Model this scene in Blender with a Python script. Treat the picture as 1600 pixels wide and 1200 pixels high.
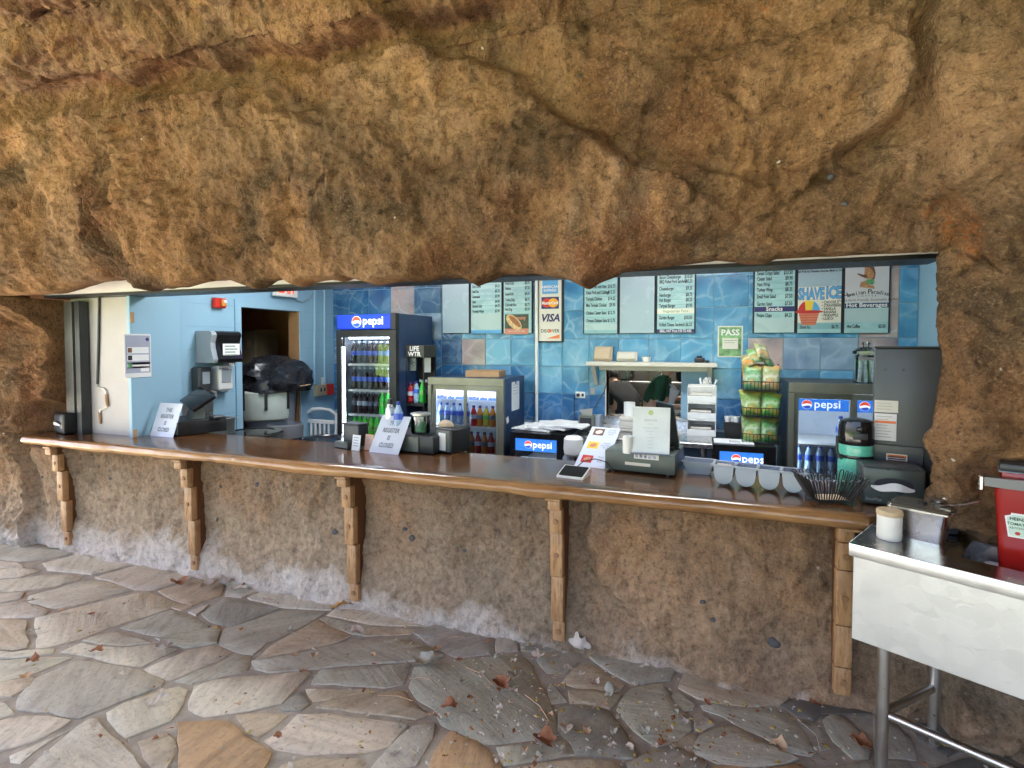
import bpy, bmesh, math, random
import numpy as np
from mathutils import Vector, Matrix
random.seed(7); rng = np.random.default_rng(7)
for o in list(bpy.data.objects): bpy.data.objects.remove(o)
SC = bpy.context.scene
C = SC.collection
PI = math.pi
# ------------------------------------------------------------------ camera, sky, sun, exposure
F, EYE = 830.0, 1.65                       # focal length in px of the 1600 px wide photograph, eye height
TH, PITCH = math.atan(F / 2308.0), math.radians(2.0)
Y0 = 537.0 + F * math.tan(PITCH)            # the lens looks out a little above the middle of the picture (shift)
cam = bpy.data.cameras.new('camera'); camo = bpy.data.objects.new('camera', cam); C.objects.link(camo)
cam.sensor_fit = 'HORIZONTAL'; cam.sensor_width = 36.0; cam.lens = 36.0 * F / 1600.0
cam.shift_y = -(600.0 - Y0) / 1600.0; cam.clip_start = 0.05; cam.clip_end = 2000.0
camo.location = (0, 0, EYE); camo.rotation_euler = (PI / 2 - PITCH, 0, TH)
SC.camera = camo
SUN_EL, SUN_AZ = math.radians(64), math.radians(-62)      # azimuth measured from +y (behind the rock) towards +x
w = bpy.data.worlds.new('World'); SC.world = w; w.use_nodes = True
nt = w.node_tree; nt.nodes.clear()
sky = nt.nodes.new('ShaderNodeTexSky'); sky.sky_type = 'NISHITA'; sky.sun_disc = False
sky.sun_elevation = SUN_EL; sky.sun_rotation = SUN_AZ; sky.air_density = .6; sky.dust_density = 5.0; sky.ozone_density = .2
bg = nt.nodes.new('ShaderNodeBackground'); bg.inputs['Strength'].default_value = 0.15
wo = nt.nodes.new('ShaderNodeOutputWorld')
nt.links.new(sky.outputs[0], bg.inputs[0]); nt.links.new(bg.outputs[0], wo.inputs[0])
sl = bpy.data.lights.new('sun', 'SUN'); sl.energy = 4.5; sl.angle = math.radians(.5); sl.color = (1, .95, .87)
so = bpy.data.objects.new('sun', sl); C.objects.link(so)
sd = Vector((math.sin(SUN_AZ) * math.cos(SUN_EL), math.cos(SUN_AZ) * math.cos(SUN_EL), math.sin(SUN_EL)))
so.rotation_euler = (-sd).to_track_quat('-Z', 'Y').to_euler()
so.location = (0, -10, 30)
SC.render.engine = 'CYCLES'
cy = SC.cycles; cy.max_bounces = 10; cy.diffuse_bounces = 6; cy.glossy_bounces = 4; cy.transmission_bounces = 6
cy.transparent_max_bounces = 16; cy.use_denoising = True; cy.sample_clamp_indirect = 6; cy.caustics_reflective = False; cy.caustics_refractive = False
try: cy.denoiser = 'OPENIMAGEDENOISE'; cy.denoising_input_passes = 'RGB_ALBEDO_NORMAL'
except Exception: pass
vs = SC.view_settings; vs.view_transform = 'Standard'; vs.look = 'None'; vs.gamma = 1.0; vs.use_curve_mapping = False
vs.exposure = 3.25

# ------------------------------------------------------------------ where a line of sight of the photograph meets a plane
def ray(px, py):
    d = ((px - 800) / F, 1.0, -(py - Y0) / F)
    c, s = math.cos(PITCH), math.sin(PITCH)
    f = (d[0], d[1] * c + d[2] * s, -d[1] * s + d[2] * c)
    c, s = math.cos(TH), math.sin(TH)
    return Vector((f[0] * c - f[1] * s, f[0] * s + f[1] * c, f[2]))
def on(px, py, ax, v):
    r = ray(px, py); o = Vector((0, 0, EYE)); return o + r * ((v - o[ax]) / r[ax])
def RX(px, py, v): return on(px, py, 0, v)
def RY(px, py, v): return on(px, py, 1, v)
def RZ(px, py, v): return on(px, py, 2, v)
def project(P):                            # numpy (n,3) -> photo pixels
    d = P - np.array([0, 0, EYE]); c, s = math.cos(TH), math.sin(TH)
    fx, fy, fz = d[:, 0] * c + d[:, 1] * s, -d[:, 0] * s + d[:, 1] * c, d[:, 2]
    c, s = math.cos(PITCH), math.sin(PITCH)
    gy, gz = fy * c - fz * s, fy * s + fz * c
    gy = np.where(gy < .15, .15, gy)
    return 800 + F * fx / gy, Y0 - F * gz / gy

# ------------------------------------------------------------------ geometry collectors
class G:
    def __init__(s): s.v = []; s.f = []
    def add(s, vs_, fs_, M=None):
        b = len(s.v)
        if M is not None: vs_ = [M @ Vector(v) for v in vs_]
        s.v += [tuple(v) for v in vs_]; s.f += [tuple(i + b for i in f) for f in fs_]; return s
    def box(s, x0, x1, y0, y1, z0, z1, M=None):
        v = [(x0, y0, z0), (x1, y0, z0), (x1, y1, z0), (x0, y1, z0), (x0, y0, z1), (x1, y0, z1), (x1, y1, z1), (x0, y1, z1)]
        return s.add(v, [(0, 3, 2, 1), (4, 5, 6, 7), (0, 1, 5, 4), (1, 2, 6, 5), (2, 3, 7, 6), (3, 0, 4, 7)], M)
    def rbox(s, x0, x1, y0, y1, z0, z1, r=.006, seg=2, M=None, edges=None):
        bm = bmesh.new()
        g = G().box(x0, x1, y0, y1, z0, z1)
        vv = [bm.verts.new(v) for v in g.v]
        for f in g.f: bm.faces.new([vv[i] for i in f])
        es = list(bm.edges)
        if edges: es = [e for e in es if abs((e.verts[0].co - e.verts[1].co).normalized()['xyz'.index(edges)]) > .9]
        bmesh.ops.bevel(bm, geom=es, offset=min(r, .49 * min(x1 - x0, y1 - y0, z1 - z0) if not edges else r), segments=seg, affect='EDGES', profile=.5)
        s.bm(bm, M); return s
    def bm(s, bm, M=None):
        bm.verts.ensure_lookup_table(); bm.verts.index_update()
        s.add([tuple(v.co) for v in bm.verts], [tuple(v.index for v in f.verts) for f in bm.faces], M); bm.free(); return s
    def lathe(s, prof, n=16, M=None, a0=0.0):
        vs_, fs_ = [], []
        for r, z in prof:
            for k in range(n):
                a = a0 + 2 * PI * k / n; vs_.append((r * math.cos(a), r * math.sin(a), z))
        for i in range(len(prof) - 1):
            for k in range(n):
                k2 = (k + 1) % n
                fs_.append((i * n + k, i * n + k2, (i + 1) * n + k2, (i + 1) * n + k))
        if prof[0][0] > 1e-6: fs_.append(tuple(range(n))[::-1])
        if prof[-1][0] > 1e-6: fs_.append(tuple((len(prof) - 1) * n + k for k in range(n)))
        return s.add(vs_, fs_, M)
    def tube(s, pts, r, n=8, M=None, closed=False):
        pts = [Vector(p) for p in pts]; m = len(pts)
        rr = r if isinstance(r, (list, tuple)) else [r] * m
        vs_, fs_ = [], []; up = Vector((0, 0, 1)); prev = None
        for i, p in enumerate(pts):
            if closed: t = (pts[(i + 1) % m] - pts[i - 1]).normalized()
            else: t = (pts[min(i + 1, m - 1)] - pts[max(i - 1, 0)]).normalized()
            if prev is None:
                a = t.orthogonal().normalized()
            else:
                a = (prev - t * prev.dot(t)); a = a.normalized() if a.length > 1e-6 else t.orthogonal().normalized()
            prev = a; b = t.cross(a)
            for k in range(n):
                q = 2 * PI * k / n; vs_.append(p + (a * math.cos(q) + b * math.sin(q)) * rr[i])
        last = m if closed else m - 1
        for i in range(last):
            j = (i + 1) % m
            for k in range(n):
                k2 = (k + 1) % n; fs_.append((i * n + k, i * n + k2, j * n + k2, j * n + k))
        if not closed: fs_.append(tuple(range(n))[::-1]); fs_.append(tuple((m - 1) * n + k for k in range(n)))
        return s.add(vs_, fs_, M)
    def prism(s, poly, y0, y1, M=None):        # outline in (x,z), from y0 (front) to y1
        n = len(poly)
        v = [(p[0], y0, p[1]) for p in poly] + [(p[0], y1, p[1]) for p in poly]
        f = [tuple(range(n)), tuple(range(2 * n - 1, n - 1, -1))]
        f += [((i + 1) % n, i, n + i, n + (i + 1) % n) for i in range(n)]
        return s.add(v, f, M)
    def prismx(s, poly, x0, x1, M=None):       # outline in (y,z), extruded along x
        n = len(poly)
        v = [(x0, p[0], p[1]) for p in poly] + [(x1, p[0], p[1]) for p in poly]
        f = [tuple(range(n))[::-1], tuple(range(n, 2 * n))]
        f += [(i, (i + 1) % n, n + (i + 1) % n, n + i) for i in range(n)]
        return s.add(v, f, M)
    def quad(s, x0, x1, z0, z1, y=0, M=None): return s.add([(x0, y, z0), (x1, y, z0), (x1, y, z1), (x0, y, z1)], [(0, 1, 2, 3)], M)

def mesh(name, g, sharp=35):
    me = bpy.data.meshes.new(name); me.from_pydata(g.v, [], g.f); me.validate(); 
    bm = bmesh.new(); bm.from_mesh(me); bmesh.ops.recalc_face_normals(bm, faces=bm.faces); bm.to_mesh(me); bm.free()
    if sharp:
        me.shade_smooth(); me.set_sharp_from_angle(angle=math.radians(sharp))
    return me
def obj(name, g, mat, parent=None, sharp=35, loc=None, rot=None):
    me = mesh(name, g, sharp) if isinstance(g, G) else g
    o = bpy.data.objects.new(name, me); C.objects.link(o)
    if mat is not None and not me.materials: me.materials.append(mat)
    if parent is not None: o.parent = parent
    if loc is not None: o.location = loc
    if rot is not None: o.rotation_euler = rot
    return o
def tag(o, label, cat, group=None, kind=None):
    o['label'] = label; o['category'] = cat
    if group: o['group'] = group
    if kind: o['kind'] = kind
    return o
def thing(name, label, cat, loc=(0, 0, 0), rz=0, group=None):
    o = bpy.data.objects.new(name, None); C.objects.link(o); o.empty_display_size = .05
    o.location = loc; o.rotation_euler = (0, 0, rz); return tag(o, label, cat, group)
def struct(o): o['kind'] = 'structure'; return o
def dup(root, loc=None, rz=None, label=None, group=None):
    def cp(o, par):
        c = o.copy(); C.objects.link(c)
        if par is not None: c.parent = par
        for ch in o.children: cp(ch, c)
        return c
    r = cp(root, None)
    if loc is not None: r.location = loc
    if rz is not None: r.rotation_euler = (0, 0, rz)
    if label: r['label'] = label
    if group: r['group'] = group
    return r
# lettering: outlines are collected, turned into flat meshes once, and joined per part
TXT = {}
def text(part, parent, mat, body, size, x, y, z, align='LEFT', sx=1.0, bold=0.0, shear=0.0, M=None):
    cu = bpy.data.curves.new('lettering', 'FONT'); cu.body = body; cu.size = size; cu.align_x = align; cu.shear = shear
    cu.offset = bold * size; cu.resolution_u = 2; cu.fill_mode = 'FRONT'
    o = bpy.data.objects.new('lettering', cu); C.objects.link(o)
    m = Matrix.Translation((x, y, z)) @ Matrix.Rotation(PI / 2, 4, 'X') @ Matrix.Diagonal((sx, 1, 1, 1))
    if M is not None: m = M @ m
    TXT.setdefault((part, parent.name, mat.name), []).append((o, m))
def flush_text():
    bpy.context.view_layer.update(); dg = bpy.context.evaluated_depsgraph_get()
    for (part, pn, mn), lst in TXT.items():
        g = G()
        for o, m in lst:
            me = bpy.data.meshes.new_from_object(o.evaluated_get(dg))
            g.add([tuple(v.co) for v in me.vertices], [tuple(p.vertices) for p in me.polygons], m)
            bpy.data.meshes.remove(me)
        me = bpy.data.meshes.new(part); me.from_pydata(g.v, [], g.f)
        o = bpy.data.objects.new(part, me); C.objects.link(o); o['kind'] = 'stuff'; me.materials.append(bpy.data.materials[mn]); o.parent = bpy.data.objects[pn]
    for lst in TXT.values():
        for o, m in lst:
            cu = o.data; bpy.data.objects.remove(o); bpy.data.curves.remove(cu)

# ------------------------------------------------------------------ materials
class N:
    def __init__(s, name):
        s.m = bpy.data.materials.new(name); s.m.use_nodes = True; s.t = s.m.node_tree; s.t.nodes.clear()
        s.out = s.n('OutputMaterial'); s.p = s.n('BsdfPrincipled'); s.l(s.p.outputs[0], s.out.inputs[0])
    def n(s, typ, **kw):
        x = s.t.nodes.new('ShaderNode' + typ)
        for k, v in kw.items(): setattr(x, k, v)
        return x
    def l(s, a, b): s.t.links.new(a, b)
    def put(s, sock, v):
        if hasattr(v, 'default_value') or hasattr(v, 'is_linked'): s.l(v, sock)
        else: sock.default_value = (*v, 1) if isinstance(v, tuple) and len(v) == 3 and sock.type == 'RGBA' else v
    def coord(s, scale=(1, 1, 1), rot=(0, 0, 0), kind='Object', loc=None):
        tc = s.n('TexCoord'); mp = s.n('Mapping'); s.l(tc.outputs[kind], mp.inputs[0])
        mp.inputs['Scale'].default_value = scale; mp.inputs['Rotation'].default_value = rot
        if loc is not None: s.put(mp.inputs['Location'], loc)
        return mp.outputs[0]
    def noise(s, vec, scale, detail=4, rough=.55, dist=0.0, out=0):
        x = s.n('TexNoise'); s.l(vec, x.inputs['Vector']); x.inputs['Scale'].default_value = scale
        x.inputs['Detail'].default_value = detail; x.inputs['Roughness'].default_value = rough; x.inputs['Distortion'].default_value = dist
        return x.outputs[out]
    def ramp(s, fac, stops, interp='LINEAR'):
        x = s.n('ValToRGB'); s.l(fac, x.inputs[0]); cr = x.color_ramp; cr.interpolation = interp
        while len(cr.elements) < len(stops): cr.elements.new(.5)
        for e, (p, c) in zip(cr.elements, stops):
            e.position = p; e.color = (*c, 1) if isinstance(c, tuple) else (c, c, c, 1)
        return x.outputs[0]
    def mix(s, fac, a, b, mode='MIX'):
        x = s.n('Mix', data_type='RGBA', blend_type=mode); s.put(x.inputs[0], fac); s.put(x.inputs[6], a); s.put(x.inputs[7], b); return x.outputs[2]
    def math(s, op, a, b=0.0, clamp=False):
        x = s.n('Math', operation=op, use_clamp=clamp); s.put(x.inputs[0], a); s.put(x.inputs[1], b); return x.outputs[0]
    def bump(s, h, strength=.3, dist=.01, normal=None):
        x = s.n('Bump'); s.l(h, x.inputs['Height']); x.inputs['Strength'].default_value = strength; x.inputs['Distance'].default_value = dist
        if normal is not None: s.l(normal, x.inputs['Normal'])
        s.l(x.outputs[0], s.p.inputs['Normal']); return x.outputs[0]
    def set(s, **kw):
        for k, v in kw.items(): s.put(s.p.inputs[k.replace('_', ' ')], v)
        return s
def mk(name, col, rough=.5, metal=0.0, var=.12, scale=6.0, bump=0.0, bscale=80.0, spec=.5, rvar=.12, coat=0.0, emit=None, es=0.0):
    n = N(name); v = n.coord()
    f = n.noise(v, scale, 5)
    a = tuple(min(1, c * (1 - var)) for c in col); b = tuple(min(1, c * (1 + var)) for c in col)
    n.set(Base_Color=n.ramp(f, [(.3, a), (.7, b)]), Metallic=metal, Specular_IOR_Level=spec, Coat_Weight=coat)
    f2 = n.noise(v, scale * 3.1, 5)
    n.set(Roughness=n.ramp(f2, [(.3, max(.02, rough - rvar * .5)), (.7, min(1, rough + rvar * .5))]))
    if bump: n.bump(n.noise(v, bscale, 4), bump, .004)
    if emit: n.set(Emission_Color=emit, Emission_Strength=es)
    return n.m
def glassy(name, tint=(.95, .97, 1.0), refl=1.0, rough=.02, alpha=.0, ior=1.5):
    n = N(name); tr = n.n('BsdfTransparent'); gl = n.n('BsdfGlossy'); fr = n.n('Fresnel'); mx = n.n('MixShader')
    tr.inputs[0].default_value = (*tint, 1); gl.inputs['Roughness'].default_value = rough; fr.inputs[0].default_value = ior
    n.l(n.math('MULTIPLY', fr.outputs[0], refl, True), mx.inputs[0]); n.l(tr.outputs[0], mx.inputs[1]); n.l(gl.outputs[0], mx.inputs[2])
    n.l(mx.outputs[0], n.out.inputs[0]); n.t.nodes.remove(n.p); return n.m

def rock_material(name, lower=False):
    n = N(name); v = n.coord()
    big = n.noise(v, .9, 6, .62, .6); mid = n.noise(v, 3.2, 8, .65, .4); fine = n.noise(v, 26, 10, .72); grit = n.noise(v, 95, 6, .7)
    strk = n.noise(n.coord((5, 5, 1.1), (0, .25, 0)), 1.6, 8, .65, .8)
    base = n.ramp(mid, [(.25, (0.145, 0.071, 0.031)), (.43, (0.245, 0.124, 0.056)), (.57, (0.339, 0.180, 0.083)), (.75, (0.434, 0.251, 0.128))])
    gry = n.ramp(fine, [(.3, (0.145, 0.099, 0.073)), (.7, (0.304, 0.206, 0.143))])
    c = n.mix(n.ramp(big, [(.42, 0.0), (.60, .6 if not lower else .8)]), base, gry)
    och = n.ramp(fine, [(.3, (0.260, 0.120, 0.046)), (.7, (0.462, 0.251, 0.112))])
    c = n.mix(n.ramp(strk, [(.47, 0.0), (.64, .75)]), c, och)
    c = n.mix(n.ramp(n.noise(v, 1.1, 7, .6, 1.0), [(.50, 0.0), (.62, .80)]), c, (0.108, 0.075, 0.046))
    c = n.mix(n.ramp(n.noise(n.coord(loc=(7, 3, 1)), .95, 7, .65, .8), [(.50, 0.0), (.64, .75)]), c, (0.180, 0.066, 0.028))
    c = n.mix(n.ramp(n.noise(n.coord(loc=(2, 9, 4)), .8, 6, .6, .5), [(.50, 0.0), (.68, .60)]), c, (0.448, 0.268, 0.143))
    rust = n.math('MULTIPLY', n.ramp(n.noise(v, 2.3, 6, .7, .3), [(.63, 0.0), (.70, 1.0)]), n.ramp(fine, [(.42, 0.0), (.6, 1.0)]))
    c = n.mix(n.math('MULTIPLY', rust, .8), c, (0.448, 0.142, 0.036))
    c = n.mix(n.ramp(fine, [(.34, .65), (.47, 0.0)]), c, (0.083, 0.049, 0.029))  # grain tones, with dark pits and lit facets painted into the colour
    c = n.mix(n.ramp(grit, [(.32, .6), (.44, 0.0)]), c, (0.068, 0.042, 0.026))
    c = n.mix(n.ramp(grit, [(.53, 0.0), (.68, .55)]), c, (0.566, 0.361, 0.201))
    g2 = n.noise(v, 52, 6, .7); c = n.mix(n.ramp(g2, [(.34, .5), (.44, 0.0)]), c, (0.057, 0.038, 0.029)); c = n.mix(n.ramp(g2, [(.58, 0.0), (.72, .5)]), c, (0.582, 0.391, 0.223))
    gm_ = n.n('Gamma'); n.l(n.ramp(n.noise(n.coord(loc=(5, 1, 8)), .75, 8, .66, 1.2), [(.34, .38), (.45, .80), (.56, 1.2), (.68, 1.55)]), gm_.inputs[0]); gm_.inputs[1].default_value = 1.0; c = n.mix(.85, c, gm_.outputs[0], 'MULTIPLY')
    # pale shell specks
    vo = n.n('TexVoronoi', feature='F1'); n.l(v, vo.inputs['Vector']); vo.inputs['Scale'].default_value = 5.5; vo.inputs['Randomness'].default_value = 1
    sp = n.ramp(n.math('ADD', vo.outputs['Distance'], n.math('MULTIPLY', n.noise(v, 130, 2), .06)), [(.055, 1.0), (.075, 0.0)])
    sp = n.math('MULTIPLY', sp, n.ramp(n.noise(v, 2.0, 2), [(.5, 0.0), (.56, 1.0)]))
    c = n.mix(sp, c, (.72, .66, .55))
    # salt bloom that creeps up from the paving
    sx = n.n('SeparateXYZ'); n.l(v, sx.inputs[0])
    h = n.math('ADD', sx.outputs[2], n.math('MULTIPLY', n.math('SUBTRACT', n.noise(v, 2.6, 6, .6), .5), -.75))
    xl = n.n('MapRange'); n.l(sx.outputs[0], xl.inputs[0]); xl.inputs[1].default_value = .9; xl.inputs[2].default_value = -3.2; xl.inputs[3].default_value = -.20; xl.inputs[4].default_value = .085
    hh = n.math('SUBTRACT', h, xl.outputs[0])
    bl = n.ramp(hh, [(.0, 1.0), (.08, .8), (.17, 0.0)])
    bl = n.math('MULTIPLY', bl, n.ramp(n.math('ADD', n.math('MULTIPLY', fine, .6), n.math('MULTIPLY', grit, .4)), [(.36, .25), (.52, 1.0)]))
    pw = n.math('ADD', sx.outputs[2], n.math('MULTIPLY', n.math('SUBTRACT', n.noise(v, 3.1, 7, .65, .6), .5), 1.1))  # pale tan low down and leftwards: brighter light painted into the colour
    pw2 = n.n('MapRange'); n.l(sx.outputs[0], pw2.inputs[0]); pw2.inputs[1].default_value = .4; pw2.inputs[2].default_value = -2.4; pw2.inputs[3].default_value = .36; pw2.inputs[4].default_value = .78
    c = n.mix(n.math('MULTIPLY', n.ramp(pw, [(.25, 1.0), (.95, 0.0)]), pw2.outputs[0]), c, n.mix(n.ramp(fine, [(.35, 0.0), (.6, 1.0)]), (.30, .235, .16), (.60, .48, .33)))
    bl = n.math('MULTIPLY', bl, n.ramp(mid, [(.30, .6), (.55, 1.0)]))
    c = n.mix(n.math('MULTIPLY', bl, .9), c, (.76, .70, .61))
    n.set(Base_Color=c, Roughness=.93, Specular_IOR_Level=.18)
    hgt = n.math('ADD', n.math('MULTIPLY', fine, 1.5), n.math('MULTIPLY', grit, .7))
    hgt = n.math('ADD', hgt, n.math('MULTIPLY', n.noise(v, 9, 8, .72), 2.2))
    hgt = n.math('ADD', hgt, n.math('MULTIPLY', n.noise(n.coord((16, 16, 5), (.2, .35, 0)), 1.5, 8, .68, 1.2), 1.6))
    n.bump(hgt, .8, .016)
    return n.m
def stone_material():
    n = N('flagstone'); oi = n.n('ObjectInfo')
    ofs = n.n('CombineXYZ'); n.l(n.math('MULTIPLY', oi.outputs['Random'], 37.0), ofs.inputs[0]); n.l(n.math('MULTIPLY', oi.outputs['Random'], 91.0), ofs.inputs[1])
    rot = n.n('CombineXYZ'); n.l(n.math('MULTIPLY', oi.outputs['Random'], 6.28), rot.inputs[2])
    tc = n.n('TexCoord'); mp = n.n('Mapping'); n.l(tc.outputs['Object'], mp.inputs[0]); n.l(ofs.outputs[0], mp.inputs['Location']); n.l(rot.outputs[0], mp.inputs['Rotation'])
    v = mp.outputs[0]
    m2 = n.n('Mapping'); n.l(v, m2.inputs[0]); m2.inputs['Scale'].default_value = (1.0, 5.5, 1)
    st = n.noise(m2.outputs[0], 2.2, 8, .68, .7); pat = n.noise(v, 3.0, 6, .6, .4); fine = n.noise(v, 40, 6, .65)
    c = n.mix(1.0, oi.outputs['Color'], n.ramp(st, [(.25, (.62, .60, .58)), (.5, (1, 1, 1)), (.75, (1.25, 1.24, 1.22))]), 'MULTIPLY')
    c = n.mix(n.ramp(pat, [(.55, 0.0), (.72, .5)]), c, n.mix(.5, oi.outputs['Color'], (.36, .22, .12)))
    c = n.mix(n.ramp(pat, [(.28, .45), (.42, 0.0)]), c, n.mix(.5, oi.outputs['Color'], (.12, .13, .13)))
    c = n.mix(n.ramp(fine, [(.3, .35), (.5, 0.0)]), c, (.07, .062, .055))
    n.set(Base_Color=c, Roughness=n.ramp(st, [(.3, .55), (.7, .82)]), Specular_IOR_Level=.35)
    n.bump(n.math('ADD', n.math('MULTIPLY', st, 2.2), n.math('MULTIPLY', fine, .35)), .45, .008)
    return n.m
def tile_material():
    n = N('glazed_tile'); oi = n.n('ObjectInfo')
    ofs = n.n('CombineXYZ'); n.l(n.math('MULTIPLY', oi.outputs['Random'], 23.0), ofs.inputs[0]); n.l(n.math('MULTIPLY', oi.outputs['Random'], 57.0), ofs.inputs[2])
    v = n.coord((1, .05, 1), loc=ofs.outputs[0])
    wv = n.mix(.10, v, n.noise(v, 5.5, 3, .5, out=1))
    vo = n.n('TexVoronoi', feature='DISTANCE_TO_EDGE'); n.l(wv, vo.inputs['Vector']); vo.inputs['Scale'].default_value = 5.2
    vc = n.n('TexVoronoi', feature='F1'); n.l(wv, vc.inputs['Vector']); vc.inputs['Scale'].default_value = 5.2
    vein = n.ramp(vo.outputs['Distance'], [(.0, 1.0), (.030, .55), (.075, 0.0)])
    vein = n.math('MULTIPLY', vein, n.ramp(n.noise(v, 4, 4), [(.38, .05), (.62, .8)]))
    dk = n.mix(1.0, oi.outputs['Color'], (.50, .56, .68), 'MULTIPLY'); lt = n.mix(.28, oi.outputs['Color'], (.42, .62, .78))
    cell = n.mix(n.ramp(vc.outputs['Distance'], [(.1, 0.0), (.6, 1.0)]), dk, oi.outputs['Color'])
    cell = n.mix(n.ramp(n.noise(wv, 4.2, 5, .6, .5), [(.48, 0.0), (.66, .9)]), cell, lt)
    c = n.mix(n.math('MULTIPLY', vein, .74), cell, n.mix(.45, oi.outputs['Color'], (.72, .84, .90)))
    n.set(Base_Color=c, Roughness=.16, Specular_IOR_Level=.5); n.bump(n.noise(v, 9, 3), .05, .01)
    return n.m
def wood_material(name, dark, light, rough=.2, scale=(1.2, 14, 14), rot=(0, 0, 0), coat=.0, edge=None):
    n = N(name); v = n.coord(scale, rot)
    g = n.noise(v, 1.6, 8, .62, 1.2); f = n.noise(v, 9, 6, .7)
    c = n.ramp(g, [(.28, dark), (.5, tuple(.5 * (a + b) for a, b in zip(dark, light))), (.72, light)])
    c = n.mix(n.ramp(f, [(.36, .75), (.50, 0.0)]), c, tuple(.5 * a for a in dark))
    c = n.mix(n.ramp(n.noise(n.coord(loc=(3, 1, 2)), 4.5, 6, .65), [(.50, 0.0), (.68, .5)]), c, tuple(.6 * a for a in dark))
    if edge is not None:                       # sapwood along the live edge
        vv = n.coord(); sx = n.n('SeparateXYZ'); n.l(vv, sx.inputs[0])
        e = n.math('ADD', sx.outputs[1], n.math('MULTIPLY', n.math('SUBTRACT', n.noise(n.coord((.9, 3, 3)), 2.2, 5), .5), .09))
        mr = n.n('MapRange'); n.l(e, mr.inputs[0]); mr.inputs[1].default_value = edge[0]; mr.inputs[2].default_value = edge[1]; mr.inputs[3].default_value = 1; mr.inputs[4].default_value = 0
        sap = n.ramp(g, [(.3, edge[2]), (.7, edge[3])])
        kn = n.ramp(n.noise(n.coord((1.0, 2, 5)), 1.9, 6, .6, .8), [(.56, 0.0), (.70, .75)])
        sap = n.mix(kn, sap, (.16, .075, .025))
        hx = n.n('MapRange'); n.l(sx.outputs[0], hx.inputs[0]); hx.inputs[1].default_value = -2.6; hx.inputs[2].default_value = .2; hx.inputs[3].default_value = 0; hx.inputs[4].default_value = .72
        sap = n.mix(hx.outputs[0], sap, n.ramp(g, [(.3, (.13, .055, .018)), (.7, (.34, .165, .055))]))
        c = n.mix(mr.outputs[0], c, sap)
    n.set(Base_Color=c, Roughness=n.ramp(f, [(.3, rough * .8), (.7, rough * 1.35)]), Coat_Weight=coat, Coat_Roughness=.06)
    n.bump(n.math('ADD', n.noise(v, 2.5, 6, .6), n.math('MULTIPLY', f, .5)), .22, .006)
    return n.m
# ------------------------------------------------------------------ palette
ZC, YC = .93, 2.57                           # counter top height and the line of its front edge
YW = 2.80                                    # face of the rock under the counter
YB, XL, XR = 5.25, -4.15, 1.66               # tiled back wall, left wall, right wall of the kitchen
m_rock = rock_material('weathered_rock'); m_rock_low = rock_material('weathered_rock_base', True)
m_stone = stone_material(); m_tile = tile_material()
m_mortar = mk('mortar', (.37, .335, .275), .9, var=.25, scale=14, bump=.6, bscale=120, spec=.2)
m_lawn = mk('lawn', (.095, .165, .030), .9, var=.35, scale=2.5, bump=.5, bscale=50, spec=.1)
m_counter = wood_material('varnished_slab', (.065, .027, .010), (.22, .098, .034), .15, (.55, 9, 9), coat=.3, edge=(YC + .005, YC + .055, (.36, .17, .06), (.58, .36, .17)))
m_corbel = wood_material('corbel_timber', (.36, .185, .075), (.60, .37, .18), .45, (9, 9, 1.3))
m_corbel_dk = wood_material('corbel_web_timber', (.11, .042, .014), (.19, .08, .028), .5, (9, 9, 1.3))
m_pebble = mk('dark_pebble', (.075, .075, .075), .9, var=.5, scale=20)
m_blue = mk('blue_wall_paint', (.29, .48, .62), .45, var=.05, scale=2, bump=.06, bscale=40)
m_white = mk('white_paint', (.78, .77, .73), .5, var=.06, scale=4)
m_cream = mk('cream_paint', (.62, .58, .50), .5, var=.07, scale=4)
m_ceil = mk('ceiling_white', (.78, .78, .76), .8, var=.04)
m_floor = mk('kitchen_floor_red', (.16, .085, .06), .5, var=.2, scale=5)
m_grout = mk('tile_grout', (.30, .45, .56), .8, var=.1)
m_black = mk('black_plastic', (.014, .014, .015), .42, var=.25, scale=12)
m_blackg = mk('gloss_black', (.012, .012, .013), .12, var=.2, scale=12)
m_char = mk('charcoal_plastic', (.040, .044, .048), .42, var=.15, scale=10)
m_drawer = mk('drawer_grey_green', (.085, .100, .085), .38, var=.12, scale=10)
m_grey = mk('grey_plastic', (.30, .34, .38), .45, var=.06, scale=8)
m_lgrey = mk('pale_grey_plastic', (.34, .38, .43), .42, var=.05, scale=8)
m_paper = mk('paper_white', (.80, .80, .80), .8, var=.03, scale=5)
m_plastic_w = mk('white_plastic', (.80, .79, .75), .4, var=.05, scale=6)
m_steel = mk('stainless_steel', (.66, .66, .64), .27, 1.0, var=.03, scale=5, rvar=.14)
m_steel_dk = mk('worn_steel_top', (.40, .385, .36), .22, 1.0, var=.16, scale=4, rvar=.2)
m_alu = mk('brushed_aluminium', (.52, .52, .50), .36, 1.0, var=.1, scale=6)
m_champ = mk('champagne_frame', (.22, .215, .165), .38, .6, var=.1, scale=6)
m_card = mk('cardboard', (.44, .27, .14), .8, var=.12, scale=10)
m_red = mk('red_paint', (.60, .030, .016), .35, var=.08)
m_orange = mk('orange_plastic', (.75, .16, .02), .4, var=.08)
m_ink = mk('printed_black', (.02, .02, .03), .7, var=.05)
m_navy = mk('printed_navy', (.030, .030, .13), .6, var=.05)
m_tan = mk('pulp_tan', (.55, .43, .30), .85, var=.08, scale=20, bump=.2)
m_cloth = mk('linen_white', (.76, .76, .74), .9, var=.07, scale=12, bump=.3, bscale=60)
m_glass = glassy('pane_glass', (.95, .97, .98), 1.0, .012)
m_glass_low = glassy('coated_pane_glass', (.92, .95, .96), 2.2, .012)
m_glassjar = glassy('jar_glass', (.86, .93, .93), 1.6, .02)
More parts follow.
